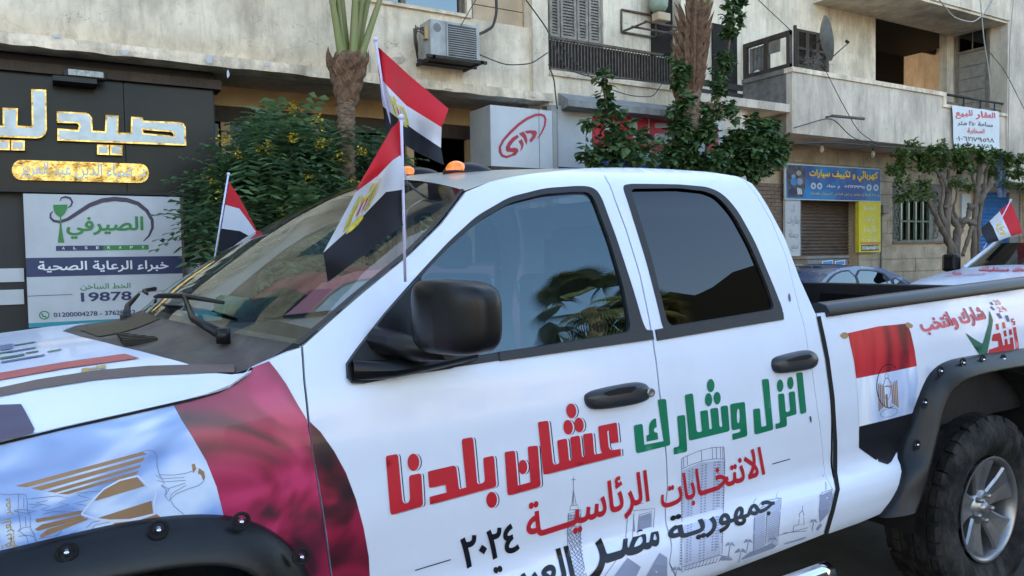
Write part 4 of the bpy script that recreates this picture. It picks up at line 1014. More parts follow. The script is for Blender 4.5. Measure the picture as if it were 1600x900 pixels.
    layer('vote_word', [R8(p) for p in [[(1350,485),(1385,478),(1430,765),(1390,775)], [(1065,655),(1078,585),(1090,575),(1170,557),(1185,575),(1215,725),(1240,720),(1235,640),(1270,635),(1280,710),(1315,705),(1305,620),(1345,615),(1365,780),(1160,838),(1010,838),(1030,780),(1160,740),(1150,665),(1075,668)],
          [(1115,440),(1150,430),(1165,510),(1130,520)], [(1200,420),(1232,410),(1252,490),(1215,505)], [(1220,530),(1250,520),(1268,600),(1235,610)], [(1290,515),(1325,505),(1340,580),(1303,590)], [(1322,370),(1360,362),(1362,378),(1340,385),(1342,400),(1375,395),(1380,450),(1345,458),(1342,440),(1360,432),(1357,418),(1330,420)]]], 'red_vinyl', bedp, .002)
    layer('pixel_mark', [R8(p) for p in [[(1030,148),(1060,145),(1092,180),(1065,185)], [(1035,205),(1065,203),(1110,248),(1080,255)], [(1122,295),(1165,292),(1210,360),(1170,368)], [(1237,325),(1278,320),(1308,405),(1270,410)]]], 'sketch_grey', bedp, .002)
    text_on('slogan_line', 'شارك وانتخب', R8([(55, 345), (900, 185), (1022, 425), (160, 610)]), SP(.0022), 'pink_red', bedp, .03, cuts=5)
    text_on('slogan_shadow', 'شارك وانتخب', [(x+1.3, y) for x, y in R8([(55, 345), (900, 185), (1022, 425), (160, 610)])], SP(.0014), 'navy_vinyl', bedp, .03, cuts=5)
    text_on('vote_year', '20', R8([(1070, 122), (1150, 112), (1195, 178), (1115, 190)]), SP(.002), 'pink_red', bedp, .0, ar=False, cuts=2)
    text_on('vote_year', '24', R8([(1125, 215), (1210, 195), (1282, 262), (1165, 280)]), SP(.002), 'pink_red', bedp, .0, ar=False, cuts=2)
    sc_ = MB(); P = SP(.002)
    for (x_, y_, s_) in ((1233, 465, 4), (1266, 655, 3.2)): 
        vs, fs = fill2d([ell(x_, y_, s_*.45, s_*1.7, 12, -.12)], (), edge=1e9); sc_.add([P(v.x, v.y) for v in vs], fs)
    sc_.build('wrap_scuff', 'stripe_brown', door2)
    return T
TRUCK = make_truck()
# ================================================================ setting
mat('asphalt', (.055, .053, .05), .9, var=.35, scale=3, bump=.5, bscale=220, dirt=.4, dcol=(.10, .09, .075), dscale=.7)
mat('paving', (.22, .20, .17), .9, var=.25, scale=2, bump=.3, bscale=90, dirt=.5, dcol=(.1, .09, .07), dscale=2)
mat('kerb', (.34, .32, .28), .85, var=.2, scale=6, bump=.25, bscale=60, dirt=.6, dscale=3)
mat('plaster_cream', (.80, .69, .54), .9, streak=.38, var=.2, scale=1.6, bump=.35, bscale=26, dirt=.74, dcol=(.20, .155, .115), dscale=1.5)
mat('plaster_ledge', (.80, .67, .51), .9, streak=.5, var=.25, scale=3.5, bump=.5, bscale=22, dirt=.8, dcol=(.25, .20, .15), dscale=3.2)
mat('plaster_warm', (.56, .43, .29), .9, var=.14, scale=2, bump=.25, bscale=30, dirt=.5, dcol=(.22, .15, .10), dscale=2)
mat('plaster_grey', (.64, .55, .45), .9, streak=.42, var=.22, scale=1.8, bump=.4, bscale=30, dirt=.6, dcol=(.18, .155, .13), dscale=1.8, stretch=(1, 1, .6))
mat('stucco_shaded', (.20, .185, .17), .95, var=.3, scale=9, bump=.8, bscale=70, dirt=.4, dcol=(.08, .07, .06))
mat('stone_tan', (.46, .38, .28), .85, var=.3, scale=2.2, bump=.3, bscale=45, dirt=.5, dcol=(.20, .165, .125), dscale=2.5)
mat('brick_brown', (.22, .15, .11), .85, var=.25, scale=4, bump=.3, bscale=50, dirt=.4)
mat('tan_lintel', (.50, .35, .19), .85, var=.15, scale=2, bump=.2, bscale=40, dirt=.5, dcol=(.2, .12, .06), dscale=1.2)
mat('wood_dark', (.05, .035, .026), .7, var=.35, scale=7, bump=.3, bscale=60, stretch=(1, 1, .3))
mat('wood_grey', (.22, .19, .155), .8, var=.3, scale=5, bump=.3, bscale=50, dirt=.5)
mat('black_panel', (.016, .013, .010), .3, var=.5, scale=.9, spec=.22, bump=.03, bscale=5)
mat('dark_wall', (.012, .012, .013), .55, var=.3, scale=2)
mat('sign_white', (.50, .53, .56), .5, var=.08, scale=2, dirt=.25, dcol=(.3, .28, .25), dscale=1.2)
mat('sign_grey', (.36, .36, .35), .6, var=.1, scale=2, dirt=.35)
mat('banner_white', (.66, .70, .74), .7, var=.06, scale=3)
mat('sign_navy', (.02, .03, .10), .5, var=.1); mat('sign_green', (.03, .21, .05), .5, var=.1); mat('sign_aubergine', (.045, .028, .06), .5)
mat('teal', (.02, .26, .32), .5); mat('gold', (.52, .31, .09), .2, metal=1., var=.75, scale=11, bump=.9, bscale=9, lo=.3, hi=.6)
mat('silver_face', (.26, .28, .31), .25, metal=.6, var=.2, scale=5, bump=.12, bscale=5)
mat('logo_red', (.40, .035, .06), .5, var=.15); mat('sign_red', (.55, .02, .045), .5, var=.15); mat('sign_blue', (.02, .04, .50), .5, var=.1)
mat('sky_blue_sign', (.02, .22, .50), .55, col2=(.03, .09, .30), scale=1.2, lo=.42, hi=.58)
mat('yellow_sign', (.68, .58, .03), .55, var=.08); mat('yellow_letters', (.80, .62, .05), .5); mat('pale_letters', (.72, .68, .42), .6); mat('white_letters', (.75, .76, .78), .5)
mat('shutter_brown', (.15, .11, .085), .6, var=.25, scale=6, dirt=.5, dcol=(.07, .05, .04), dscale=3, stretch=(1, 1, 3))
mat('shutter_blue', (.02, .15, .42), .5, var=.15, scale=5); mat('shutter_grey', (.17, .17, .18), .6, var=.2)
mat('louvre', (.30, .27, .235), .75, var=.25, scale=9, dirt=.3)
mat('iron_dark', (.012, .011, .011), .6, var=.3, scale=10); mat('iron_screen', (.022, .020, .019), .8, var=.45, scale=6, stretch=(1, 1, .2))
mat('iron_rust', (.13, .10, .08), .8, var=.4, scale=12)
mat('grille_green', (.15, .19, .155), .7, var=.25, scale=9)
mat('ac_case', (.40, .41, .41), .5, var=.15, scale=4, dirt=.75, dcol=(.14, .12, .10), dscale=4); mat('ac_grille', (.055, .055, .05), .6, var=.5, scale=5)
mat('cable', (.05, .045, .04), .7); mat('cable_pale', (.35, .33, .30), .7)
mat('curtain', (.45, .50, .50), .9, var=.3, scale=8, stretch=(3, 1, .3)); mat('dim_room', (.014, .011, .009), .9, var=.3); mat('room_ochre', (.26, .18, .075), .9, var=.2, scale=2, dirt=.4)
mat('dish_grey', (.20, .21, .21), .55, var=.2, scale=7, dirt=.4); mat('lens_glass', (.30, .30, .27), .15, var=.4, scale=30)
mat('cabinet', (.17, .17, .165), .5, var=.2, scale=5, dirt=.4); mat('sticker_blue', (.03, .20, .48), .4, var=.15)
mat('canvas_grey', (.27, .275, .27), .85, var=.2, scale=7, bump=.3, bscale=30, dirt=.5, dscale=3)
mat('trunk_palm', (.19, .125, .08), .9, var=.65, scale=12, bump=.6, bscale=60, stretch=(1, 1, 2.5)); mat('palm_fibre', (.17, .095, .055), .9, var=.5, scale=16, bump=.5, bscale=60)
mat('petiole', (.15, .19, .045), .5, var=.35, scale=4, col2=(.24, .21, .08), stretch=(3, 3, .7))
mat('bark_grey', (.16, .125, .095), .9, var=.4, scale=9, bump=.7, bscale=50, stretch=(1, 1, .35))
def leafmat(name, ca, cb, tr_=.25):
    m = bpy.data.materials.new(name); m.use_nodes = True; N = m.node_tree.nodes; L = m.node_tree.links; b = N['Principled BSDF']
    g = N.new('ShaderNodeNewGeometry'); r = N.new('ShaderNodeValToRGB'); r.color_ramp.elements[0].color = (*ca, 1); r.color_ramp.elements[1].color = (*cb, 1)
    L.new(g.outputs['Random Per Island'], r.inputs[0]); L.new(r.outputs[0], b.inputs['Base Color']); b.inputs['Roughness'].default_value = .5; b.inputs['Specular IOR Level'].default_value = .35
    t = N.new('ShaderNodeBsdfTranslucent'); L.new(r.outputs[0], t.inputs[0]); mx = N.new('ShaderNodeMixShader'); mx.inputs[0].default_value = tr_
    L.new(b.outputs[0], mx.inputs[1]); L.new(t.outputs[0], mx.inputs[2]); L.new(mx.outputs[0], N['Material Output'].inputs[0]); MATS[name] = m
leafmat('leaf_senna', (.055, .12, .055), (.15, .25, .11), .35); leafmat('leaf_vine', (.028, .07, .022), (.12, .20, .07), .3); leafmat('leaf_ficus', (.045, .09, .02), (.17, .24, .07), .35)
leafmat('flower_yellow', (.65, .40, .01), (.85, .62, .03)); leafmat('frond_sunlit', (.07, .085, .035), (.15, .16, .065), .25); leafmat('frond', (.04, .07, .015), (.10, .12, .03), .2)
glassmat('shop_glass', (.06, .06, .06), .45, .02, -.01); glassmat('car_glass', (.10, .12, .13), 1.3, .0, .10, (.85, .97, 1.))

def X(px, py, Y): p = at(px, py, Y); return (p.x, p.z)
G = -.004
bx('ground', (-400, -400, -.5), (400, 400, -.03), 'paving', kind='structure')
bx('road', (-120, -7.5, -.03), (160, 8.15, G), 'asphalt', kind='structure')
bx('pavement', (-60, 8.30, -.03), (90, 11.6, .13), 'paving', kind='structure')
kb = bx('kerb', (-60, 8.15, -.03), (90, 8.30, .14), 'kerb', kind='structure')
bx('near_pavement', (-60, -11.5, -.03), (90, -7.65, .13), 'paving', kind='structure')
bx('near_kerb', (-60, -7.65, -.03), (90, -7.5, .14), 'kerb', kind='structure')
for i in range(26):
    x = -2+i*.62; bx('paving_slab', (x, 8.33, .13), (x+.61, 9.3, .142), 'paving', bpy.data.objects['pavement'])

# ---------------------------------------------------------------- left building
LB = thing('cream_building', 'cream plastered building over the black pharmacy front, with a long peeling ledge', 'building', (0, 10, 0))
zL0, zL1 = 3.945, 4.075
xR = X(858, 150, 9.9)[0]
# ledge, soffit, wall
def wavybar(name, x0, x1, y0, y1, z0, z1, m, par, n=60, a=.012):
    mb = MB(); rows = []
    rnd = random.Random(3)
    for i in range(n+1):
        x = x0+(x1-x0)*i/n; j = [rnd.uniform(-a, a) for _ in range(4)]
        rows.append([(x, y1, z1), (x, y0+abs(j[0]), z1+j[1]*.3), (x, y0+abs(j[2])*.4, (z0+z1)/2), (x, y0+abs(j[3]), z0+j[0]*.8), (x, y1, z0)])
    vs = [p for r in rows for p in r]
    mb.add(vs, [(i*5+k, (i+1)*5+k, (i+1)*5+k+1, i*5+k+1) for i in range(n) for k in range(4)]); return mb.build(name, m, par)
wavybar('ledge', -14, xR+.05, 9.86, 10.2, zL0, zL1, 'plaster_ledge', LB, 110)
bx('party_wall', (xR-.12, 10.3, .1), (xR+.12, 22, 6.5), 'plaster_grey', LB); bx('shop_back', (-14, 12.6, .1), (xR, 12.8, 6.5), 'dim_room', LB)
bx('soffit', (-14, 9.93, zL0+.03), (xR, 11.25, zL0+.10), 'plaster_grey', LB)
win = [X(575, 0, 10.05)[0], X(727, 0, 10.05)[0]]; zs_ = X(640, 16, 10.05)[1]
pan = [X(734, 0, 10.05)[0], X(823, 0, 10.05)[0]]; zp = X(780, 38, 10.05)[1]
ZT = 13.0
mb = MB()
mb.grid(lambda u, v: (-14+(win[0]+14)*u, 10.12-.12*math.sin(v*PI/2)**.8 + (0 if v < 1 else 0), zL1-.02+.36*v), 60, 8)
mb.box((-14, 10.0, zL1+.34), (win[0], 10.25, 6.6))
mb.box((win[0], 10.0, zL1-.02), (pan[1], 10.25, zs_)).box((win[1], 10.0, zs_), (pan[0], 10.25, 6.6)).box((pan[0], 10.0, zs_-.0), (pan[1], 10.25, zp))
mb.build('upper_wall', 'plaster_cream', LB)
bx('window_sill', (win[0]-.05, 9.95, zs_), (win[1]+.05, 10.12, zs_+.045), 'plaster_ledge', LB)
bx('pilaster', (pan[1], 9.90, zL1), (xR, 10.3, 6.6), 'plaster_cream', LB)
mb = MB().box((win[0], 10.12, zs_+.04), (win[0]+.06, 10.2, 6.6)).box((win[1]-.06, 10.12, zs_), (win[1], 10.2, 6.6)).box((win[0], 10.12, zs_+.04), (win[1], 10.2, zs_+.10))
xm = X(630, 5, 10.1)[0]; mb.box((xm-.03, 10.11, zs_+.06), (xm+.04, 10.19, 6.6)); mb.build('window_frame', 'wood_grey', LB)
bx('curtain', (win[0]+.05, 10.24, zs_), (xm, 10.26, 6.6), 'banner_white', LB); bx('curtain', (xm, 10.30, zs_), (X(700, 10, 10.3)[0], 10.32, 6.6), 'curtain', LB)
bx('window_glass', (win[0]+.05, 10.16, zs_+.08), (win[1]-.05, 10.165, 6.6), 'car_glass', LB)
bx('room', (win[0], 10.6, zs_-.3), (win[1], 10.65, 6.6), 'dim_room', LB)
zz = zp
for k in range(8):
    bx('wall_panel', (pan[0]+.05, 10.14, zz+.004), (pan[1]-.02, 10.2, zz+.26), 'plaster_warm', LB); zz += .27
bx('jamb', (pan[0]-.10, 10.05, zp-.05), (pan[0]+.05, 10.22, 6.6), 'wood_grey', LB)
# storeys above the frame (they shade the street)
up = MB().box((-40, 10.0, 6.6), (xR+.0, 22, ZT)); up.build('upper_storeys', 'plaster_cream', LB)
for s in range(2):
    for k in range(9): bx('window', (-16+k*2.6, 9.97, 7.4+s*3), (-14.8+k*2.6, 10.0, 8.9+s*3), 'car_glass', LB)
bx('side_body', (-40, 11.3, 0), (-14, 22, 6.6), 'plaster_cream', LB)
bx('wall_return', (-14.3, 10.0, 0), (-14, 11.3, 6.6), 'plaster_cream', LB)
rq = random.Random(31)                                        # flaked paint patches on ledge and wall
for (px_, py_, w_, h_, Yp) in ((196, 82, 18, 9, 9.85), (327, 93, 14, 14, 9.85), (417, 100, 9, 9, 9.85), (560, 118, 12, 5, 9.85), (700, 140, 16, 5, 9.85), (652, 118, 30, 10, 9.985), (620, 95, 34, 16, 9.985), (600, 110, 22, 8, 9.985), (835, 150, 10, 6, 9.85), (356, 115, 5, 16, 9.85), (90, 57, 22, 5, 9.85)):
    P_ = [(px_+w_*.5*math.cos(q*PI/7)*rq.uniform(.5, 1.1), py_+h_*.5*math.sin(q*PI/7)*rq.uniform(.5, 1.1)) for q in range(14)]
    shapes_on('flaked_patch', [P_], plane_at(Yp, .004), 'sign_white' if Yp < 9.9 and px_ < 450 else 'plaster_grey', LB)
# recessed shop front
zl = X(500, 178, 11.1)[1]; xa, xb_ = X(338, 170, 11.1)[0], X(742, 190, 11.1)[0]
bx('lintel', (xa-1, 11.08, zl), (xR, 11.3, zL0+.05), 'tan_lintel', LB)
zl2 = X(500, 190, 11.1)[1]
bx('frame_head', (xa-1, 11.12, zl2-.10), (xR, 11.3, zl), 'wood_dark', LB)
bx('shop_glass', (xa-1, 11.22, .5), (xR, 11.23, zl2-.1), 'shop_glass', LB)
for px_ in (352, 495, 640, 733): x = X(px_, 200, 11.15)[0]; bx('mullion', (x-.06, 11.14, .4), (x+.06, 11.26, zl2-.1), 'tan_lintel', LB)
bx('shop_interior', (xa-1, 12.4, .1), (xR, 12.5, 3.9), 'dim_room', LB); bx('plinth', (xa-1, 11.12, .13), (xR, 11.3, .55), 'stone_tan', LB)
x = X(690, 220, 11.2)[0]; bx('interior_panel', (X(655, 220, 11.6)[0], 11.6, 1.2), (X(707, 220, 11.6)[0], 11.65, 3.3), 'sign_grey', LB)
MB().tube([(X(470, 210, 12)[0], 12, 3.2), (X(512, 212, 12)[0], 12, 3.22)], .03, 8).build('interior_lamp', mat('lamp_white', (.8, .8, .7), .5, emit=(.9, 1, .7), estr=1.5), LB)
# dark pharmacy wall below the fascia
xw = X(338, 300, 10.45)[0]
bx('dark_cladding', (-14, 10.45, .13), (xw, 11.3, X(330, 290, 10.45)[1]), 'dark_wall', LB)
for (p0, p1, ya, yb) in ((-200, 38, 419, 440), (-200, 38, 452, 475), (284, 329, 411, 432), (284, 300, 441, 456)):
    a = X(max(p0, -200), ya, 10.44); b = X(p1, yb, 10.44); z0 = X(p1, yb, 10.44)[1]; z1 = X(p1, ya, 10.44)[1]
    bx('white_band', (a[0], 10.42, z0), (b[0], 10.45, z1), 'sign_white', LB)
zb0, zb1 = X(338, 140, 10.25)[1], X(338, 126, 10.25)[1]
bx('fascia_beam', (-14, 10.22, zb0), (X(346, 135, 10.25)[0], 10.6, zb1), 'wood_dark', LB)
bx('fascia_back', (-14, 10.36, X(330, 300, 10.3)[1]), (X(336, 200, 10.36)[0], 10.9, zL0+.03), 'dark_wall', LB)

# pharmacy sign
PY = 10.30
PS = thing('pharmacy_sign', 'black shop fascia with gold-edged silver Arabic letters and a gold name plate', 'shop sign', (0, PY, 2.6))
ztop, zbot = X(300, 136, PY)[1], X(300, 302, PY)[1]; xr_ = X(334, 200, PY)[0]; xsm = X(195, 200, PY)[0]
bx('fascia_panel', (-14, PY, zbot), (xsm-.004, PY+.06, ztop), 'black_panel', PS); bx('fascia_panel', (xsm+.004, PY, zbot), (xr_, PY+.06, ztop), 'black_panel', PS)
bx('fascia_trim', (-14, PY-.015, zbot-.035), (xr_+.01, PY+.05, zbot-.002), 'iron_dark', PS)
s45 = lambda P_: tr(P_, 0, 100, 4.5)
letters = [([(398,340),(600,350),(625,360),(645,385),(650,475),(735,480),(740,365),(830,370),(828,490),(915,490),(918,378),(1000,382),(1003,405),(1255,415),(1285,425),(1300,450),(1303,580),(403,545),(403,460),(545,470),(555,440),(540,425),(400,420)], [(1000,470),(1200,485),(1215,500),(1213,512),(1005,492)]),
   ([(-420,440),(-180,440),(-175,380),(-90,385),(-95,440),(22,440),(20,315),(128,320),(125,440),(215,445),(225,440),(220,185),(325,190),(330,470),(320,500),(290,525),(250,530),(-430,505)], None),
   ([(680,572),(764,575),(764,645),(680,642)], None), ([(771,575),(858,578),(857,648),(771,645)], None), ([(80,541),(175,545),(175,615),(80,612)], None), ([(-60,537),(72,541),(72,612),(-60,608)], None)]
for P_, H_ in letters:
    h = [s45(H_)] if H_ else []
    o = shapes_on('letter', [s45(P_)], plane_at(PY, .075), 'gold', PS, th=.07, holes=h)
    shapes_on('letter_face', [shrink(s45(P_), 2.6)], plane_at(PY, .079), 'silver_face', o, th=.003, holes=[shrink(q, -2.2) for q in h])
pill = [(150+66*math.cos(a_)-0, 748+70*math.sin(a_)) for a_ in [PI/2+PI*k/10 for k in range(11)]] + [(980+64*math.cos(a_), 772+67*math.sin(a_)) for a_ in [-PI/2+PI*k/10 for k in range(11)]]
pl_ = shapes_on('name_plate', [s45(pill)], plane_at(PY, .05), 'gold', PS, th=.045)
text_on('plate_lettering', 'د. ضياء الدين عبد العزيز', s45([(140, 690), (1020, 712), (1020, 822), (140, 802)]), plane_at(PY, .056), 'silver_face', pl_, .02, th=.005)
# floodlight
FL = thing('floodlight', 'black four-cell floodlight mounted under the ledge above the pharmacy letters', 'floodlight', (X(133, 115, 10.1)[0], 10.1, 3.4))
a = X(98, 106, 10.0); b = X(167, 130, 10.0)
zc0, zc1 = a[1]-.0, b[1]
hs = MB().bbox((a[0], 9.98, zc1+.03), (b[0], 10.12, zc0), .02).build('housing', 'iron_dark', FL)
for k in range(4):
    xx = a[0]+.05+k*(b[0]-a[0]-.08)/4; bx('lens', (xx, 9.965, zc1+.05), (xx+(b[0]-a[0])/4*.78, 9.982, zc0-.012), 'lens_glass', FL)
bx('bracket', (a[0]-.1, 9.99, zc1-.02), (b[0]-.1, 10.3, zc1+.035), 'iron_dark', FL)

# healthcare panel
HY = 10.28
HP_ = thing('healthcare_sign', 'white pharmacy board with green goblet logo and hotline number on the dark wall', 'sign board', (.5, HY, 1))
a = X(36, 303, HY); b = X(281, 306, HY); zb_ = X(120, 508, HY)[1]; zt_ = X(150, 305, HY)[1]
bx('board', (a[0], HY, zb_), (b[0], HY+.08, zt_), 'sign_white', HP_)
bx('frame_edge', (b[0], HY-.01, zb_), (b[0]+.03, HY+.1, zt_), 'iron_rust', HP_); bx('frame_edge', (a[0], HY-.01, zb_-.03), (b[0]+.03, HY+.1, zb_), 'iron_dark', HP_)
Hq = lambda P_: tr(P_, 30, 295, 4.0926)
p_ = plane_at(HY, .004); p2_ = plane_at(HY, .008)
def zrow(y0, y1, m, nm):                                 # a band following the board's own level lines
    z0, z1 = X(160, y1, HY)[1], X(160, y0, HY)[1]; return bx(nm, (a[0], HY-.004, z0), (b[0], HY, z1), m, HP_)
zrow(401.5, 430, 'sign_navy', 'navy_band'); bx('teal_band', (a[0], HY-.004, zb_), (b[0], HY, zb_+.05), 'teal', HP_)
text_on('board_lettering', 'خبراء الرعاية الصحية', Hq([(118, 463), (955, 455), (955, 528), (120, 540)]), p2_, 'white_letters', HP_, .02)
text_on('board_lettering', 'الخط الساخن', Hq([(390, 606), (712, 600), (712, 645), (392, 652)]), p_, 'sign_green', HP_, .01)
text_on('board_lettering', '19878', Hq([(392, 664), (718, 654), (718, 712), (396, 724)]), p_, 'sign_navy', HP_, .025, ar=False)
text_on('board_lettering', '01200004278 - 37628022 - 37628022', Hq([(218, 792), (980, 764), (980, 793), (222, 822)]), p_, 'sign_navy', HP_, .02, ar=False)
q = MB(); ribbon(q, Hq([(45, 687), (342, 675)]), .8, p_); ribbon(q, Hq([(758, 660), (1000, 648)]), .8, p_); q.build('rule_line', 'sign_navy', HP_)
q = MB(); ribbon(q, Hq(ell(160, 808, 30, 25)), 1.6, p_, closed=True); ribbon(q, Hq([(143, 795), (150, 812), (175, 822)]), 2.2, p_); q.build('phone_emblem', 'sign_green', HP_)
text_on('board_lettering', 'الصيرفي', Hq([(300, 180), (795, 176), (795, 312), (302, 322)]), p_, 'sign_green', HP_, .03)
q = MB(); ribbon(q, Hq([(262, 78), (268, 60), (295, 52), (325, 60), (340, 85), (330, 110), (312, 120)]), lambda t: 1.5+2*math.sin(PI*t), p_)
ribbon(q, Hq([(215, 145), (200, 160), (200, 185), (220, 205), (260, 212), (310, 195), (380, 150), (450, 105), (530, 75), (610, 65), (690, 72), (760, 95), (815, 140), (850, 200), (852, 250), (830, 300), (795, 335)]), lambda t: 1.5+5.5*math.sin(PI*min(1, t*1.02))**.6, p_, 6)
q.build('snake_emblem', 'sign_aubergine', HP_)
shapes_on('goblet_emblem', [Hq([(216, 103), (308, 100), (305, 130), (290, 160), (268, 182), (272, 250), (288, 345), (246, 345), (258, 250), (260, 182), (235, 165), (220, 140)])], plane_at(HY, .007), 'sign_green', HP_)
shapes_on('strip_navy', [Hq([(235, 365), (538, 362), (538, 394), (235, 397)])], p_, 'sign_navy', HP_); shapes_on('strip_green', [Hq([(538, 362), (827, 358), (827, 388), (538, 394)])], p_, 'sign_green', HP_)
for i, ch in enumerate('ALSERAFY'): cx = 283+i*72.5; text_on('strip_lettering', ch, Hq([(cx-9, 371-i*.9), (cx+9, 371-i*.9), (cx+9, 388-i*.9), (cx-9, 388-i*.9)]), p2_, 'white_letters', HP_, .02, ar=False)

# telecom sign box
TS = thing('logo_sign_box', 'white projecting sign box with a dark red looping logo', 'sign box', (6, 9.7, 2.6))
ty = 9.62; a = X(766, 166, ty); b = X(866, 262, ty); zt_, zb_ = X(800, 167, ty)[1], X(800, 261, ty)[1]
bx('box', (a[0], ty, zb_), (b[0], ty+.62, zt_), 'sign_white', TS); bx('box_side', (a[0]-.004, ty+.01, zb_+.01), (a[0]-.001, ty+.62, zt_-.01), 'sign_grey', TS)
bx('corner_post', (X(863, 200, ty)[0], ty-.01, zb_), (X(869, 200, ty)[0], ty+.1, zt_), 'sign_grey', TS)
bx('bottom_trim', (a[0]-.02, ty-.01, zb_-.07), (b[0]+.9, ty+.6, zb_), 'wood_dark', TS)
xs_ = X(842, 200, ty)[0]; bx('panel_seam', (xs_, ty-.002, zb_), (xs_+.006, ty, zt_), 'iron_dark', TS)
Lq = lambda P_: tr(P_, 730, 150, 7.5); pl = plane_at(ty, .006)
q = MB(); ribbon(q, Lq([(820, 498), (865, 440), (905, 350), (915, 280), (900, 235), (860, 218), (800, 222), (700, 265), (600, 335), (500, 430), (420, 520), (380, 600), (385, 660), (410, 700), (460, 715), (520, 695), (570, 655)]), lambda t: 1.2+3.2*math.sin(PI*t)**.7+(1.2 if t > .8 else 0), pl, 4)
q.build('logo_ring', 'logo_red', TS)
for P_ in [[(455, 640), (450, 600), (480, 540), (530, 485), (585, 455), (605, 480), (545, 530), (500, 590), (505, 612), (560, 605), (595, 620), (598, 650), (570, 690), (540, 705), (545, 660), (500, 655), (470, 655)],
           [(600, 530), (640, 505), (660, 560), (650, 610), (620, 650), (632, 590)], [(605, 440), (655, 415), (690, 460), (705, 520), (693, 575), (655, 490)], [(668, 412), (740, 402), (800, 405), (818, 430), (795, 490), (745, 545), (725, 520), (765, 465), (745, 435), (700, 440)]]:
    shapes_on('logo_stroke', [Lq(P_)], pl, 'logo_red', TS, th=.004)

# AC unit
AC = thing('air_conditioner', 'dirty white split air conditioner unit bolted to the cream wall', 'air conditioner', (4.8, 9.7, 4.4))
ay = 9.55; a = X(672, 31, ay); b = X(749, 40, ay); zt_ = X(700, 33, ay)[1]; zb_ = X(700, 90, ay)[1]
bx('casing', (a[0], ay, zb_), (b[0], ay+.34, zt_), 'ac_case', AC, bevel=.01)
g0, g1 = X(700, 50, ay)[0], X(744, 60, ay)[0]
bx('grille', (g0, ay-.006, zb_+.03), (g1, ay, zt_-.04), 'ac_grille', AC)
for k in range(13): z = zb_+.05+k*(zt_-zb_-.10)/13; bx('slat', (g0, ay-.014, z), (g1, ay-.007, z+.008), 'ac_case', AC)
bx('grille_frame', (g0-.03, ay-.018, zb_+.01), (g0-.008, ay, zt_-.02), 'ac_case', AC)
MB().lathe([(.06, -.004), (.0001, -.006)], ((a[0]*.62+g0*.38), ay, zt_-.11), 'y', 20).build('badge', 'cabinet', AC)
MB().box((a[0]-.1, ay-.1, zb_-.05), (b[0]+.06, ay-.06, zb_-.01)).box((a[0]-.1, ay+.2, zb_-.05), (b[0]+.06, ay+.24, zb_-.01)).box((a[0]-.02, ay-.1, zb_-.05), (a[0]+.02, 10.0, zb_-.01)).box((b[0]-.04, ay-.1, zb_-.05), (b[0], 10.0, zb_-.01)).box((a[0], ay-.08, zb_-.03), (b[0], 9.98, zb_-.012)).build('bracket', 'iron_dark', AC)
bx('service_valve', (a[0]-.05, ay+.06, zt_-.26), (a[0]+.0, ay+.16, zt_-.08), 'tan_lintel', AC)
rr = random.Random(5)
for k in range(5):
    MB().tube([(a[0]-.03, ay+.1, zt_-.1-.03*k), (a[0]-.12-rr.random()*.06, ay+.15, zt_-.05-.1*rr.random()), (a[0]-.10-rr.random()*.05, ay+.2, zt_-.3), (a[0]-.06, ay+.3, zb_+.02+.03*k)], .012, 6).build('hose', 'iron_rust' if k % 2 else 'cable', AC)

# ---------------------------------------------------------------- balcony building (centre)
CB = thing('balcony_building', 'plastered middle building with an iron balcony railing above a white shop sign', 'building', (9, 10, 0))
xl, xr2 = xR, X(1162, 150, 11.2)[0]
z1_, z0_ = X(870, 114, 9.9)[1], X(870, 163, 9.9)[1]
bx('balcony_fascia', (xl, 9.90, z0_-.02), (X(1068, 150, 9.9)[0]+.05, 10.15, z1_), 'plaster_cream', CB)
bx('fascia_lip', (xl, 9.86, z1_-.05), (X(1068, 150, 9.9)[0]+.08, 10.15, z1_+.03), 'plaster_ledge', CB)
bx('balcony_slab', (xl, 9.95, z1_-.15), (xr2+.5, 11.2, z1_), 'plaster_grey', CB)
bx('back_wall', (xl, 11.12, z1_), (xr2+.6, 11.4, 7), 'plaster_cream', CB)
bx('upper_storeys', (xl, 11.0, 7), (xr2+.6, 22, ZT), 'plaster_cream', CB)
bx('lower_wall', (xl, 10.15, .13), (X(1168, 220, 10.15)[0], 11.1, z1_-.15), 'plaster_grey', CB)
for k in range(4): bx('window', (xl+.6+k*1.6, 10.97, 8.2), (xl+1.5+k*1.6, 11.0, 9.8), 'car_glass', CB)
RL = MB(); xe = X(1075, 110, 9.93)[0]; zr1 = X(860, 56, 9.93)[1]; zr0 = z1_+.05
rp = MB().box((xl, 9.92, zr1-.04), (xe, 9.96, zr1)).box((xl, 9.92, zr0), (xe, 9.96, zr0+.03)).build('balcony_railing', 'iron_rust', CB)
n = 46
for k in range(n+1):
    x = xl+.03+(xe-xl-.06)*k/n; bx('railing_bar', (x-.008, 9.935, zr0), (x+.008, 9.95, zr1-.03), 'iron_rust', rp)
k_ = 0
xx = xl+.02
rr = random.Random(11)
while xx < xe-.1:
    wd = rr.uniform(.35, .8); bx('railing_screen', (xx, 9.968+rr.random()*.012, zr0+.01), (min(xe, xx+wd-.012), 9.985+.012, zr1-.05), 'iron_screen', rp); xx += wd
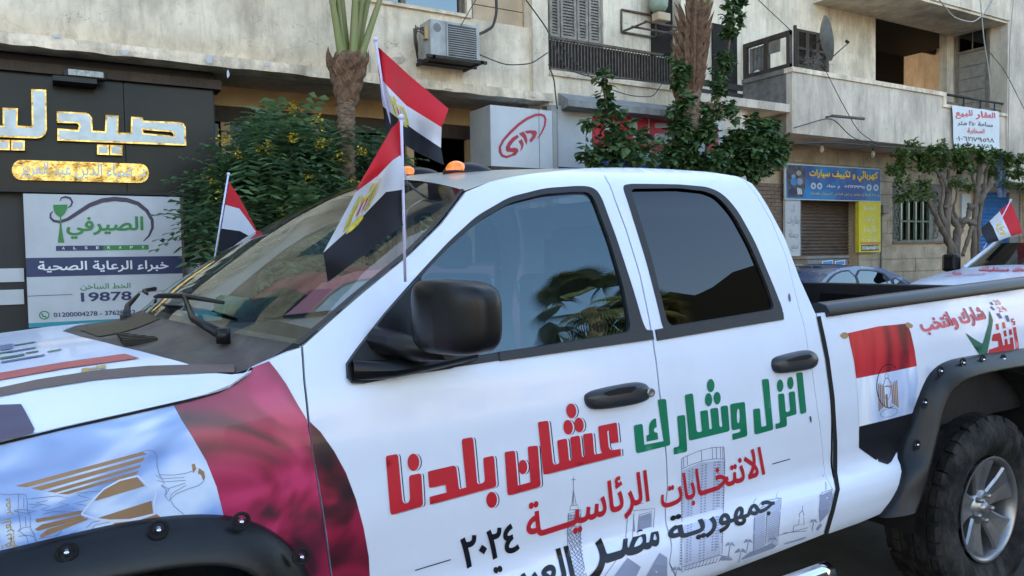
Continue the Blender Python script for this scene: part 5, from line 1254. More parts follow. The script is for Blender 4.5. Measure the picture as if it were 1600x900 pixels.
# shutters, door, drying frame
sy = 11.10
def louvred(x0, x1, z0, z1, par, m, n, y=sy, leaf='shutter_leaf'):
    o = MB().box((x0, y-.05, z0), (x0+.05, y, z1)).box((x1-.05, y-.05, z0), (x1, y, z1)).box((x0+.05, y-.05, z0), (x1-.05, y, z0+.06)).box((x0+.05, y-.05, z1-.06), (x1-.05, y, z1)).box((x0+.05, y-.05, (z0+z1)/2-.03), (x1-.05, y, (z0+z1)/2+.03)).build(leaf, m, par)
    me = None
    for k in range(n):
        z = z0+.07+(z1-z0-.14)*k/n
        if abs(z-(z0+z1)/2) < .05: continue
        vs = MB().add([(x0+.05, y-.045, z), (x1-.05, y-.045, z), (x1-.05, y-.012, z+(z1-z0-.14)/n*.9), (x0+.05, y-.012, z+(z1-z0-.14)/n*.9), (x0+.05, y-.04, z-.004), (x1-.05, y-.04, z-.004), (x1-.05, y-.006, z+(z1-z0-.14)/n*.9), (x0+.05, y-.006, z+(z1-z0-.14)/n*.9)], [(0, 1, 2, 3), (7, 6, 5, 4), (0, 4, 5, 1), (3, 2, 6, 7)])
        vs.build('slat', m, o)
    return o
SH = [862, 873, 898, 904, 936]
xx = [X(p, 40, sy)[0] for p in (856, 873, 899, 917, 937)]
zsb = z1_+.02
for i in range(4): louvred(xx[i]+.01, xx[i+1]-.01, zsb, zsb+1.9, CB, 'louvre', 34)
bx('shutter_casing', (xx[4]+.02, sy-.08, zsb), (xx[4]+.14, sy+.03, 7), 'plaster_cream', CB)
xd0, xd1 = X(1050, 50, sy)[0], X(1080, 50, sy)[0]
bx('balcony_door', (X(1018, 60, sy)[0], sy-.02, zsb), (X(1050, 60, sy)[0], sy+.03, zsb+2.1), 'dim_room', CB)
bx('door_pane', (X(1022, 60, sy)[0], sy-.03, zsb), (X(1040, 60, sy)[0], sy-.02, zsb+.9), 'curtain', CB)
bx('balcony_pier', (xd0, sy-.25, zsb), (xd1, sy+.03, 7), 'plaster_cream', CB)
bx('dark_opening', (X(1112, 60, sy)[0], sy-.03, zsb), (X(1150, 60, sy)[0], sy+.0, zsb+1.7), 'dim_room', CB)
# bits right of the second palm
for k, (ya, yb) in enumerate(((128, 137), (142, 148))): z0, z1 = X(1120, yb, 10.6)[1], X(1120, ya, 10.6)[1]; bx('parapet_slat', (X(1078, 130, 10.6)[0], 10.58, z0), (X(1160, 130, 10.6)[0], 10.62, z1), 'iron_dark', CB)
bx('low_parapet', (X(1078, 160, 10.55)[0], 10.5, X(1120, 190, 10.5)[1]), (X(1160, 160, 10.55)[0], 10.7, X(1120, 152, 10.5)[1]), 'plaster_grey', CB)
# drying frame
DF = thing('bracket_frame', 'empty iron air-conditioner bracket sticking out of the balcony wall', 'bracket', (9, 10.9, 5))
fr_y = (11.1, 10.55)
def fp(px, py, y): p = at(px, py, y); return p
pA = [fp(971, 15, 11.1), fp(971, 50, 11.1), fp(1023, 22, 11.1), fp(1023, 58, 11.1)]
z_ = pA[1].z
mbf = MB().tube([pA[0], pA[1]], .02, 6).tube([pA[0], (pA[2].x, 11.08, pA[0].z)], .02, 6).tube([(pA[2].x, 11.08, pA[0].z), (pA[2].x, 11.08, z_)], .02, 6)
mbf.tube([pA[1], (pA[1].x, 10.4, z_)], .02, 6).tube([(pA[2].x, 11.1, z_), (pA[2].x, 10.4, z_)], .02, 6).tube([(pA[1].x-.05, 10.4, z_), (pA[2].x+.25, 10.4, z_)], .02, 6).tube([(pA[1].x-.05, 10.75, z_), (pA[2].x+.2, 10.75, z_)], .02, 6).tube([pA[1], (pA[2].x, 11.08, z_)], .02, 6)
mbf.build('iron_frame', 'iron_rust', DF)
# barrel hung high
c = at(1029, 2, 10.9); BR = tag(MB().lathe([(.0001, -.2), (.12, -.19), (.17, -.1), (.18, 0), (.17, .1), (.12, .2), (.0001, .2)], c, 'z', 20).build('plastic_barrel', mat('pale_green', (.30, .38, .30), .5), None), 'pale green plastic barrel hanging at the top of the balcony', 'barrel')
c = at(1033, 27, 10.9); tag(MB().bbox((c.x-.15, 10.8, c.z-.08), (c.x+.15, 11.0, c.z+.07), .02).build('wicker_basket', 'plaster_warm'), 'small woven basket hanging below the green barrel', 'basket')
# awning
AW = thing('awning_box', 'grey canvas awning folded above the white shop sign', 'awning', (8, 9.7, 3.6))
za, zb2 = X(880, 146, 9.9)[1], X(880, 167, 9.55)[1]; xw1 = X(1066, 170, 9.7)[0]
v = [(X(872, 150, 9.9)[0], 9.9, za), (xw1, 9.9, za), (xw1, 9.45, zb2+.10), (X(888, 160, 9.45)[0], 9.45, zb2+.10), (X(872, 150, 9.9)[0], 9.9, zb2), (xw1, 9.9, zb2), (xw1, 9.45, zb2), (X(888, 160, 9.45)[0], 9.45, zb2)]
MB().add(v, [(0, 1, 2, 3), (3, 2, 6, 7), (0, 3, 7, 4), (1, 5, 6, 2), (4, 7, 6, 5)]).build('canvas', 'canvas_grey', AW)
# white sign
WS = thing('red_blue_shop_sign', 'white shop sign with red shapes above a blue strip, half hidden by climbing leaves', 'shop sign', (8, 9.8, 2.8))
wy = 9.78; zt_ = X(900, 168, wy)[1]; zb_ = X(900, 258, wy)[1]; x0_ = X(871, 200, wy)[0]; x1_ = X(1128, 200, wy)[0]
bx('board', (x0_, wy, zb_-.6), (x1_, wy+.1, zt_), 'sign_white', WS); bx('post', (x0_-.12, wy-.02, zb_-.6), (x0_-.005, wy+.1, zt_), 'sign_grey', WS)
wp = plane_at(wy, .012)
def rrect(x0, y0, x1, y1, r, sl_=.12):
    pts = []
    for (cx, cy, a0) in ((x1-r, y0+r, -PI/2), (x1-r, y1-r, 0), (x0+r, y1-r, PI/2), (x0+r, y0+r, PI)):
        for k in range(5): a_ = a0+PI/2*k/4; x = cx+r*math.cos(a_); pts.append((x, cy+r*math.sin(a_)+(x-x0)*sl_*.3))
    return pts
shapes_on('red_shape', [rrect(925, 180, 988, 231, 8)], wp, 'sign_red', WS, th=.01, holes=[rrect(945, 190, 968, 231.5-10, 4)])
shapes_on('red_shape', [rrect(996, 184, 1012, 234, 4)], wp, 'sign_red', WS, th=.01)
shapes_on('red_shape', [rrect(1015, 182, 1059, 237, 8)], wp, 'sign_red', WS, th=.01, holes=[rrect(1022, 192, 1050, 200, 3), rrect(1022, 208, 1050, 224, 3)])
shapes_on('red_shape', [rrect(1102, 196, 1122, 238, 5)], wp, 'sign_red', WS, th=.01)
shapes_on('blue_strip', [rrect(927, 244, 1060, 259, 5)], wp, 'sign_blue', WS, th=.01)
bx('lower_strip', (x0_-.1, wy-.004, zb_-.45), (x1_, wy, zb_-.04), 'sign_navy', WS)
# ---------------------------------------------------------------- right building
RB = thing('corner_building', 'pale plastered building on the right with a solid balcony and stone-clad shop floor', 'building', (16, 10, 0))
RY = 9.9
xL = X(1238, 150, RY)[0]; xS = X(1476, 150, RY)[0]; xE = X(1572, 150, RY)[0]; yB = 11.16
zt0 = X(1238, 112, RY)[1]; zb0 = X(1300, 214, RY)[1]; zst = X(1530, 176, RY)[1]
bx('balcony_parapet', (xL, RY, zb0), (xS, RY+.14, zt0), 'plaster_grey', RB); bx('balcony_parapet', (xS, RY, zb0), (xE, RY+.14, zst), 'plaster_grey', RB)
bx('parapet_coping', (xL-.03, RY-.035, zt0), (xS+.02, RY+.17, zt0+.09), 'plaster_ledge', RB); bx('parapet_coping', (xS-.10, RY-.032, zst+.07), (xS+.02, RY+.17, zt0-.003), 'plaster_ledge', RB); bx('parapet_coping', (xS-.10, RY-.035, zst), (xE, RY+.17, zst+.07), 'plaster_ledge', RB)
bx('side_parapet', (xL-.002, RY+.14, zb0), (xL+.14, yB, zt0), 'stucco_shaded', RB); bx('parapet_coping', (xL-.035, RY+.17, zt0), (xL+.17, yB, zt0+.09), 'stucco_shaded', RB)  # left-facing side: its shade is put into the darker stucco colour
bx('balcony_floor', (xL+.14, RY+.14, zb0), (xE, yB+2.5, zb0+.14), 'plaster_grey', RB)
xo0, xo1 = X(1368, 50, yB)[0], X(1480, 60, yB)[0]; xwl = X(1165, 60, yB)[0]
ztop_ = X(1420, 25, yB)[1]
bx('upper_wall', (xwl, yB, zb0), (xo0, yB+.2, 8), 'plaster_cream', RB); bx('upper_wall', (xo1, yB, zb0), (xE+.4, yB+.2, 8), 'plaster_cream', RB); bx('upper_wall', (xo0, yB, ztop_), (xo1, yB+.2, 8), 'plaster_cream', RB)
zsl = X(1450, 4, RY)[1]
bx('upper_balcony', (X(1352, 10, RY)[0], RY-.02, zsl), (xE+.05, yB, zsl+.25), 'plaster_cream', RB)
bx('upper_parapet', (X(1400, 10, RY)[0], RY-.06, zsl+.06), (xE+.05, RY+.1, 9), 'plaster_cream', RB)
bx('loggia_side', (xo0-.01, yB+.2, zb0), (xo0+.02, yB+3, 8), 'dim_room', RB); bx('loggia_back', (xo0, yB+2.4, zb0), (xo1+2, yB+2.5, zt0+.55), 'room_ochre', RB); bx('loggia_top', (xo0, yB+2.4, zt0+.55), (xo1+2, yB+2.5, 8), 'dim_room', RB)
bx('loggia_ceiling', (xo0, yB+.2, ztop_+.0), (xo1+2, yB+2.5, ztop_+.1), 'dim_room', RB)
a = X(1412, 40, yB+2.38); b = X(1478, 95, yB+2.38); bx('loggia_window', (a[0], yB+2.33, b[1]+.1), (b[0], yB+2.4, a[1]+.1), 'wood_dark', RB)
for k in range(3): w_ = (b[0]-a[0])/3; bx('window_pane', (a[0]+.06+k*w_, yB+2.30, b[1]+.18), (a[0]+w_*(k+1)-.06, yB+2.33, a[1]), 'car_glass', RB)
# loggia side wall (facing left) with a tall panelled door
ey = RY+1.29; dya, dyb = atx(1547, 100, xE).y, min(atx(1494, 100, xE).y, yB-.03); dzt = atx(1520, 44, xE).z
sd_ = MB().box((xE-.05, dya, zst-.2), (xE-.002, dya+.07, dzt)).box((xE-.05, dyb-.07, zst-.2), (xE-.002, dyb, dzt)).box((xE-.05, dya+.07, dzt-.08), (xE-.002, dyb-.07, dzt)).box((xE-.05, dya+.07, dzt-.60), (xE-.002, dyb-.07, dzt-.53)).build('panelled_door', 'wood_grey', RB)
bx('door_glass', (xE-.03, dya+.07, dzt-.53), (xE-.004, (dya+dyb)/2-.02, dzt-.08), 'car_glass', sd_); bx('door_glass', (xE-.03, (dya+dyb)/2+.02, dzt-.53), (xE-.004, dyb-.07, dzt-.08), 'car_glass', sd_)
for k in range(7): bx('door_board', (xE-.035, dya+.08, dzt-.62-.31*(k+1)), (xE-.004, dyb-.08, dzt-.62-.31*k-.015), 'louvre', sd_)
dx0, dx1 = X(1494, 100, yB)[0], X(1546, 100, yB)[0]; dz1 = X(1520, 44, yB)[1]
dr = MB().box((dx0, yB-.06, zb0+.14), (dx0+.09, yB, dz1)).box((dx1-.09, yB-.06, zb0+.14), (dx1, yB, dz1)).box((dx0+.09, yB-.06, dz1-.1), (dx1-.09, yB, dz1)).box((dx0+.09, yB-.06, dz1-.62), (dx1-.09, yB, dz1-.54)).build('balcony_door', 'wood_grey', RB)
bx('door_glass', (dx0+.09, yB-.03, dz1-.54), (dx1-.09, yB-.01, dz1-.1), 'car_glass', dr)
for k in range(5): bx('door_board', (dx0+.1, yB-.045, zb0+.14+k*.33), (dx1-.1, yB-.012, zb0+.14+k*.33+.315), 'wood_grey', dr)
rb_ = MB().tube([(xS, RY+.06, X(1478, 146, RY)[1]), (xE-.05, RY+.06, X(1478, 146, RY)[1])], .03, 8).build('iron_rail', 'iron_dark', RB)
for px_ in (1478, 1510, 1536, 1558): x = X(px_, 160, RY)[0]; MB().tube([(x, RY+.06, zst), (x, RY+.06, X(1478, 146, RY)[1])], .018, 6).build('rail_post', 'iron_dark', RB)
bx('rail_mesh', (xS, RY+.09, zst+.05), (xE-.06, RY+.1, X(1478, 156, RY)[1]), 'iron_rust', RB)
bx('end_wall', (xE, RY-.03, 3.2), (xE+3.2, RY+1.3, 9), 'plaster_grey', RB)
bx('upper_storeys', (xwl, yB-.6, 8), (60, 24, ZT), 'plaster_cream', RB); bx('far_wall', (xE+3.2, RY, .1), (60, 24, 8), 'plaster_grey', RB)
for s in range(1):
    for k in range(8): bx('window', (xwl+1+k*2.2, yB-.63, 9.2), (xwl+2+k*2.2, yB-.6, 10.8), 'car_glass', RB)
# timber screen on the side of the balcony
sx = xL+.03; yy0, yy1 = RY+.06, yB-.05; z0_, z1b = zt0+.1, X(1236, 45, RY)[1]
sf = MB()
for (ya, yb) in ((yy0, yy0+.08), ((yy0+yy1)/2-.05, (yy0+yy1)/2+.05), (yy1-.08, yy1)): sf.box((sx-.03, ya, z0_), (sx+.05, yb, z1b))
sf.box((sx-.028, yy0, z1b-.09), (sx+.048, yy1, z1b+.003)).box((sx-.028, yy0, z0_-.003), (sx+.048, yy1, z0_+.08)); sf.build('timber_screen', 'wood_dark', RB)
cu = MB().grid(lambda u, v: (sx+.07+.02*math.sin(u*26), (yy0+yy1)/2+.08+u*.42, z1b-.1-v*(.50+.05*math.sin(u*9))), 30, 6); cu.build('torn_curtain', 'stucco_shaded', RB)
bx('screen_board', (sx+.0, (yy0+yy1)/2-.32, z1b-.34), (sx+.02, (yy0+yy1)/2-.05, z1b-.09), 'wood_grey', RB)
# shuttered window behind the dish
a = X(1242, 44, yB); b = X(1290, 106, yB); w3 = (b[0]-a[0])/3
wf = MB().box((a[0]-.05, yB-.05, b[1]-.1), (a[0], yB, a[1]+.05)).box((b[0], yB-.05, b[1]-.1), (b[0]+.05, yB, a[1]+.05)).build('window_frame', 'wood_dark', RB)
for k in range(3): louvred(a[0]+k*w3+.004, a[0]+(k+1)*w3-.004, b[1]-.1, a[1]-.02, RB, 'wood_dark', 22, yB-.01)
# ground floor: stone blocks
GY = 11.0
sh0, sh1 = X(1250, 350, GY)[0], X(1341, 350, GY)[0]; shz = X(1290, 313, GY)[1]
wq0, wq1, wqb = X(1394, 330, GY)[0], X(1482, 330, GY)[0], X(1400, 377, GY)[1]
bx('ground_wall', (xwl-.6, GY+.04, .1), (sh0, GY+.3, zb0), 'plaster_warm', RB); bx('ground_wall', (sh0, GY+.04, shz), (sh1, GY+.3, zb0), 'plaster_warm', RB)
bx('ground_wall', (sh1, GY+.04, .1), (wq0, GY+.3, zb0), 'plaster_warm', RB); bx('ground_wall', (wq0, GY+.04, .1), (wq1, GY+.3, wqb), 'plaster_warm', RB)
bx('ground_wall', (wq0, GY+.3, wqb), (wq1, GY+.35, zb0), 'plaster_warm', RB); bx('ground_wall', (wq1, GY+.04, .1), (xE+3.2, GY+.3, zb0), 'plaster_warm', RB)
wn0, wn1 = X(1394, 330, GY)[0], X(1482, 330, GY)[0]; wnt, wnb = X(1400, 278, GY)[1], X(1400, 377, GY)[1]
rr = random.Random(21); z = .14; row = 0; bm_me = None
xg0 = X(1228, 330, GY)[0]; xg1 = X(1486, 330, GY)[0]
while z < zb0-.15:
    x = xg0 - (0 if row % 2 else .35)
    while x < xg1:
        wd = rr.uniform(.75, 1.05); xa_, xb2_ = max(x, xg0), min(x+wd, xg1)
        segs = [(xa_, xb2_)]
        def cutout(segs, c0, c1):
            o = []
            for s, e in segs:
                if e <= c0 or s >= c1: o.append((s, e)); continue
                if s < c0: o.append((s, c0))
                if e > c1: o.append((c1, e))
            return o
        if z < shz: segs = cutout(segs, sh0, sh1)
        if z+.15 > wnb and z+.15 < wnt: segs = cutout(segs, wn0, wn1)
        for s, e in segs:
            if e-s > .06:
                d = rr.uniform(0, .008); bx('stone_block', (s+.006, GY-d, z+.006), (e-.006, GY+.05, z+.299), 'stone_tan', RB)
        x += wd
    z += .305; row += 1
# brick pier at the left of the shop
xq0 = X(1178, 330, GY)[0]; z = .14; row = 0
while z < 2.95:
    x = xq0-.12*(row % 2)
    while x < xg0-.02:
        bx('brick', (max(x, xq0)+.004, GY-.02-rr.random()*.006, z+.004), (min(x+.24, xg0-.02), GY+.05, z+.076), 'brick_brown', RB); x += .245
    z += .08; row += 1
# roller shutter
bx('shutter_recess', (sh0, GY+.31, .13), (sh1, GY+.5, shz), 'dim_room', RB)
sx1 = X(1328, 350, GY+.25)[0]
rs = bx('roller_shutter', (sh0, GY+.27, .13), (sh1, GY+.3, shz), 'shutter_brown', RB)
z = .16
while z < shz-.03:
    MB().add([(sh0, GY+.265, z), (sx1, GY+.265, z), (sx1, GY+.235, z+.035), (sh0, GY+.235, z+.035), (sx1, GY+.262, z+.066), (sh0, GY+.262, z+.066)], [(0, 1, 2, 3), (3, 2, 4, 5)]).build('shutter_slat', 'shutter_brown', rs); z += .075
bx('shutter_jamb', (sx1, GY+.0, .13), (sh1+.06, GY+.29, shz+.02), 'stone_tan', RB); bx('guide_rail', (sx1-.02, GY+.22, .13), (sx1+.05, GY+.27, shz), 'wood_grey', RB)
# ornamental window
ow = thing('ornamental_window', 'green-grey barred window with scrollwork beside the yellow sign', 'window', (wn0, GY, 1.5))
bx('dark_room', (wn0, GY+.25, wnb), (wn1, GY+.28, wnt), 'dim_room', ow); 
fr_ = MB().box((wn0, GY-.03, wnb-.05), (wn1, GY+.06, wnb)).box((wn0, GY-.0, wnb), (wn0+.05, GY+.06, wnt)).box((wn1-.05, GY, wnb), (wn1, GY+.06, wnt)).build('frame', 'wood_grey', ow)
cx0, cx1 = X(1407, 330, GY)[0], X(1452, 330, GY)[0]; wz = X(1430, 313, GY)[1]; wzm = X(1430, 346, GY)[1]
bx('transom_panel', (wn0+.05, GY+.02, wz), (wn1-.05, GY+.05, wnt), 'wood_grey', ow)
bx('side_panel', (wn0+.05, GY+.05, wnb), (cx0, GY+.07, wz), 'louvre', ow); bx('side_panel', (cx1, GY+.05, wnb), (wn1-.05, GY+.07, wz), 'louvre', ow)
nb = 4
for k in range(nb): x = cx0+(cx1-cx0)*k/nb; bx('pane', (x+.025, GY+.06, wzm+.03), (x+(cx1-cx0)/nb-.025, GY+.07, wz-.02), 'car_glass', ow); bx('pane', (x+.025, GY+.06, wnb+.02), (x+(cx1-cx0)/nb-.025, GY+.07, wzm-.02), 'car_glass', ow)
for k in range(nb+1): x = cx0+(cx1-cx0)*k/nb; bx('bar', (x-.02, GY-.01, wnb), (x+.02, GY+.04, wz), 'grille_green', ow)
for z in (wnb+.01, wzm, wz): bx('bar', (cx0, GY-.012, z-.02), (cx1, GY+.038, z+.02), 'grille_green', ow)
def scroll(cx, cz, r, sgn, par):
    pts = [(cx+sgn*r*(1-.06*k)*math.cos(k*.45-.6)*(1 if 1 else 0), GY-.0, cz+r*(1-.06*k)*math.sin(k*.45-.6)) for k in range(15)]
    MB().tube(pts, .017, 5).build('scroll', 'grille_green', par)
for side, (s0, s1) in enumerate(((wn0+.06, cx0-.02), (cx1+.02, wn1-.25))):
    cxm = (s0+s1)/2
    z = wnb+.12; k = 0
    while z < wnt-.35:
        scroll(cxm, z, min(.13, (s1-s0)*.5), 1 if k % 2 else -1, ow); z += .17; k += 1
# meter box and conduit
MT = thing('meter_box', 'grey electricity meter box with conduit on the stone wall', 'meter box', (X(1383, 326, GY)[0], GY, 2.0))
a = X(1379, 320, GY-.1); b = X(1388, 334, GY-.1); bx('case', (a[0], GY-.12, b[1]), (b[0], GY, a[1]), 'cabinet', MT, bevel=.01)
MB().tube([(a[0]+.06, GY-.03, b[1]), (a[0]+.06, GY-.03, .15)], .022, 8).build('conduit', 'cabinet', MT)
# far right shopfronts
bx('light_lintel', (X(1497, 290, GY)[0], GY-.1, X(1560, 300, GY-.1)[1]), (xE+3, GY+.1, X(1560, 276, GY-.1)[1]), 'sign_grey', RB)
bx('dark_fascia', (X(1497, 270, GY)[0], GY-.05, X(1560, 276, GY-.1)[1]), (xE+3, GY+.1, X(1560, 262, GY-.1)[1]), 'dim_room', RB)
bx('white_door', (X(1502, 320, GY)[0], GY-.02, X(1508, 345, GY)[1]), (X(1516, 320, GY)[0], GY+.06, X(1508, 303, GY)[1]), 'sign_white', RB)
bs0, bs1 = X(1526, 340, GY)[0], X(1573, 340, GY)[0]; zt_ = X(1550, 300, GY)[1]
bs_ = bx('blue_shutter', (bs0, GY, .13), (bs1, GY+.05, zt_), 'shutter_blue', RB); z = .16
while z < zt_-.05:
    MB().add([(bs0, GY-.003, z), (bs1, GY-.003, z), (bs1, GY-.032, z+.05), (bs0, GY-.032, z+.05), (bs1, GY-.004, z+.09), (bs0, GY-.004, z+.09)], [(0, 1, 2, 3), (3, 2, 4, 5)]).build('shutter_slat', 'shutter_blue', bs_); z += .10
bx('shop_pier', (bs1, GY-.08, .13), (X(1587, 340, GY)[0], GY+.1, zt_), 'sign_grey', RB)
gs = bx('grey_shutter', (X(1587, 340, GY)[0], GY, .13), (xE+3, GY+.05, zt_), 'shutter_grey', RB); z = .16
while z < zt_-.05:
    bx('shutter_slat', (X(1587, 340, GY)[0], GY-.02, z), (xE+3, GY, z+.07), 'shutter_grey', gs); z += .10

# blue sign
BS = thing('car_electrician_sign', 'blue shop banner with yellow Arabic lettering above the brown roller shutter', 'shop sign', (14, 10.8, 2.6))
by = 10.82; a = X(1230, 258, by); b = X(1375, 314, by)
bl, br_, tl, tr_ = at(1230, 310, by), at(1376, 314, by), at(1229, 257, by), at(1375, 265, by)
MB().prism([(tl.x, by, tl.z), (tr_.x, by, tr_.z), (br_.x, by, br_.z), (tl.x, by, bl.z)], (0, .05, 0)).build('board', 'sky_blue_sign', BS)
MB().prism([(tl.x-.02, by+.01, tl.z+.02), (tr_.x+.02, by+.01, tr_.z+.02), (br_.x+.02, by+.01, br_.z-.02), (tl.x-.02, by+.01, bl.z-.02)], (0, .05, 0)).build('border', 'banner_white', BS)
Bq = lambda P_: tr(P_, 1220, 250, 5.6222); bp = plane_at(by, .006); bp2 = plane_at(by, .010)
shapes_on('photo_print', [Bq([(52, 48), (190, 55), (215, 100), (222, 180), (210, 260), (190, 325), (62, 325)])], plane_at(by, .003), mat('engine_print', (.10, .11, .14), .5, var=.6, scale=9, col2=(.03, .02, .03)), BS)
for (cx, cy, r, m) in ((115, 190, 34, 'sticker_blue'), (165, 190, 28, 'sketch_mid'), (100, 275, 30, 'sign_navy'), (155, 115, 22, 'sign_grey'), (110, 145, 18, 'sketch_mid')): shapes_on('gauge_print', [Bq(ell(cx, cy, r, r*1.05, 14))], bp, m, BS)
for k in range(3): shapes_on('spark_print', [Bq([(138+k*14, 245+k*4), (148+k*14, 243+k*4), (158+k*14, 300), (148+k*14, 304)])], bp2, 'banner_white', BS)
text_on('sign_shadow', 'كهربائي و تكييف سيارات', Bq([(252, 82), (856, 108), (856, 204), (252, 176)]), bp, 'sign_red', BS, .03)
text_on('sign_lettering', 'كهربائي و تكييف سيارات', Bq([(248, 76), (850, 102), (850, 198), (248, 170)]), bp2, 'yellow_letters', BS, .03)
text_on('sign_lettering', '٠١٠١٦٢٧٩٣٩٥ - م. حماد', Bq([(398, 212), (735, 226), (735, 264), (398, 252)]), bp2, 'white_letters', BS, .03)
text_on('sign_lettering', 'وحدة إصلاح موتور و تيل فرامل كمبيوتر عفشة', Bq([(260, 280), (860, 296), (860, 326), (260, 312)]), bp2, 'yellow_letters', BS, .0)
for cx in (283, 338, 772, 832): shapes_on('part_print', [Bq(ell(cx, 228+(cx-283)*.03, 24, 30, 14))], bp2, 'sign_white', BS, holes=[Bq(ell(cx, 228+(cx-283)*.03, 9, 12, 10))])
# vertical white sign
VS = thing('vertical_white_sign', 'narrow white hand-painted sign left of the brown shutter', 'sign board', (X(1238, 350, 10.85)[0], 10.85, 1.5))
vy = 10.88; a = X(1227, 311, vy); b = X(1250, 311, vy); zb_ = X(1240, 400, vy)[1]
bx('board', (a[0], vy, zb_), (b[0], vy+.06, a[1]), 'sign_white', VS); bx('edge_strip', (b[0], vy-.005, zb_), (b[0]+.03, vy+.06, a[1]), 'canvas_grey', VS)
for t_, q_ in (('كاب', [(88, 392), (122, 394), (122, 470), (90, 468)]), ('بطاريات', [(52, 490), (160, 492), (160, 580), (54, 578)]), ('جملة', [(68, 615), (155, 617), (155, 700), (70, 698)]), ('قطع', [(88, 738), (152, 740), (152, 805), (90, 803)])):
    text_on('sign_lettering', t_, Bq(q_), plane_at(vy, .004), 'shutter_grey', VS, -.005)
# yellow sign
YS = thing('yellow_sign', 'tall yellow sign with pale lettering and a black phone number strip', 'sign board', (X(1358, 350, 10.8)[0], 10.8, 1.5))
yy = 10.84; a = X(1342, 315, yy); b = X(1376, 393, yy); zt_ = X(1358, 315, yy)[1]; zb_ = X(1358, 394, yy)[1]
bx('board', (a[0], yy, zb_), (b[0], yy+.09, zt_), 'yellow_sign', YS)
yp_ = plane_at(yy, .004)
for t_, q_ in (('ضفيرة', [(730, 392), (830, 396), (830, 452), (732, 448)]), ('بلوتوث', [(735, 485), (830, 489), (830, 552), (737, 548)]), ('تكييف', [(728, 570), (835, 574), (835, 645), (730, 641)]), ('كاسيت', [(715, 662), (845, 666), (845, 722), (717, 718)])): text_on('sign_lettering', t_, Bq(q_), yp_, 'pale_letters', YS, .03)
shapes_on('orange_strip', [Bq([(697, 722), (876, 722), (876, 738), (697, 738)])], yp_, mat('orange', (.6, .2, .02), .5), YS); shapes_on('number_strip', [Bq([(706, 746), (860, 742), (860, 794), (706, 800)])], yp_, 'dark_wall', YS)
text_on('sign_lettering', '01066466810', Bq([(712, 754), (856, 750), (856, 785), (712, 791)]), plane_at(yy, .008), 'white_letters', YS, .03, ar=False)
# for-sale banner
SB = thing('sale_banner', 'white cloth banner with red and black handwritten Arabic hanging from the balcony', 'banner', (X(1524, 200, 9.85)[0], 9.86, 4.2))
c4 = [at(1487, 164, 9.84), at(1560, 174, 9.84), at(1562, 236, 9.84), at(1491, 233, 9.84)]
sby = lambda px, py, o=0.: (lambda p: Vector((p.x, 9.845-.012*math.sin(p.x*9)-.008*math.sin(p.z*7+1)-o, p.z)))(at(px, py, 9.84))
MB().grid(lambda u, v: sby(1487+u*73+v*(4-2*u), (164+u*10)*(1-v)+v*(233+u*3)), 24, 20).build('cloth', 'banner_white', SB)
Sq = lambda P_: tr(P_, 1470, 150, 9.)
def txtS(t, q_, m, b_=.0): text_on('banner_lettering', t, Sq(q_), lambda px, py: sby(px, py, .006), m, SB, b_)
txtS('العقار', [(490, 205), (768, 235), (768, 335), (492, 330)], 'sign_red', .03); txtS('للبيع', [(200, 190), (445, 200), (445, 320), (202, 320)], 'sign_red', .03)
txtS('مساحة ٢٥٠ متر', [(235, 335), (735, 375), (735, 455), (237, 425)], 'sign_navy', .02); txtS('المخابرة', [(368, 440), (608, 465), (608, 545), (370, 540)], 'sign_red', .02)
txtS('٠١٠٦٢١٧٩٥٩٨', [(222, 560), (762, 592), (762, 655), (224, 625)], 'black_vinyl', .02); txtS('٠١٠٠٣٣٨٨٧٨٩', [(225, 655), (745, 680), (745, 735), (227, 705)], 'black_vinyl', .02)
# dish
SD = thing('satellite_dish', 'grey satellite dish seen nearly edge-on at the balcony corner', 'satellite dish', (X(1282, 90, 10.2)[0], 10.2, 5.1))
dc = at(1283, 62, 10.25); R_ = .46; ax = Vector((.78, -.62, .16)).normalized(); u1 = ax.cross(Vector((0, 0, 1))).normalized(); u2 = u1.cross(ax)
MB().grid(lambda u, v: dc + (u1*math.cos(2*PI*u)*.8+u2*math.sin(2*PI*u))*R_*v + ax*(.13*v*v), 40, 8).build('reflector', 'dish_grey', SD)
ln_ = at(1326, 67, 9.9); MB().tube([dc-u2*R_*.9+ax*.12, ln_+Vector((-.08, 0, -.05)), ln_], [.012, .012, .012], 6).build('feed_arm', 'iron_rust', SD)
MB().tube([ln_, ln_+Vector((-.06, .02, .04))], .03, 8).build('receiver', 'iron_dark', SD)
MB().tube([dc-ax*.02, dc-ax*.15+Vector((0, .1, -.1)), (dc.x-.12, RY+.1, zt0+.1)], .02, 8).build('mast', 'iron_dark', SD)
rr = random.Random(9); nb_ = MB(); c0 = at(1272, 100, 10.0)
for k in range(110):
    p0 = c0+Vector((rr.gauss(0, .16), rr.gauss(0, .06), rr.gauss(.02, .06))); d = Vector((rr.uniform(-1, 1), rr.uniform(-.5, .5), rr.uniform(-.2, 1))).normalized()*rr.uniform(.06, .17)
    nb_.tube([p0, p0+d*.5+Vector((0, 0, .01)), p0+d], .0035, 3, False)
tag(nb_.build('bird_nest', 'wood_grey'), 'scraggly heap of dry twigs on the balcony corner under the dish', 'nest', kind=None)
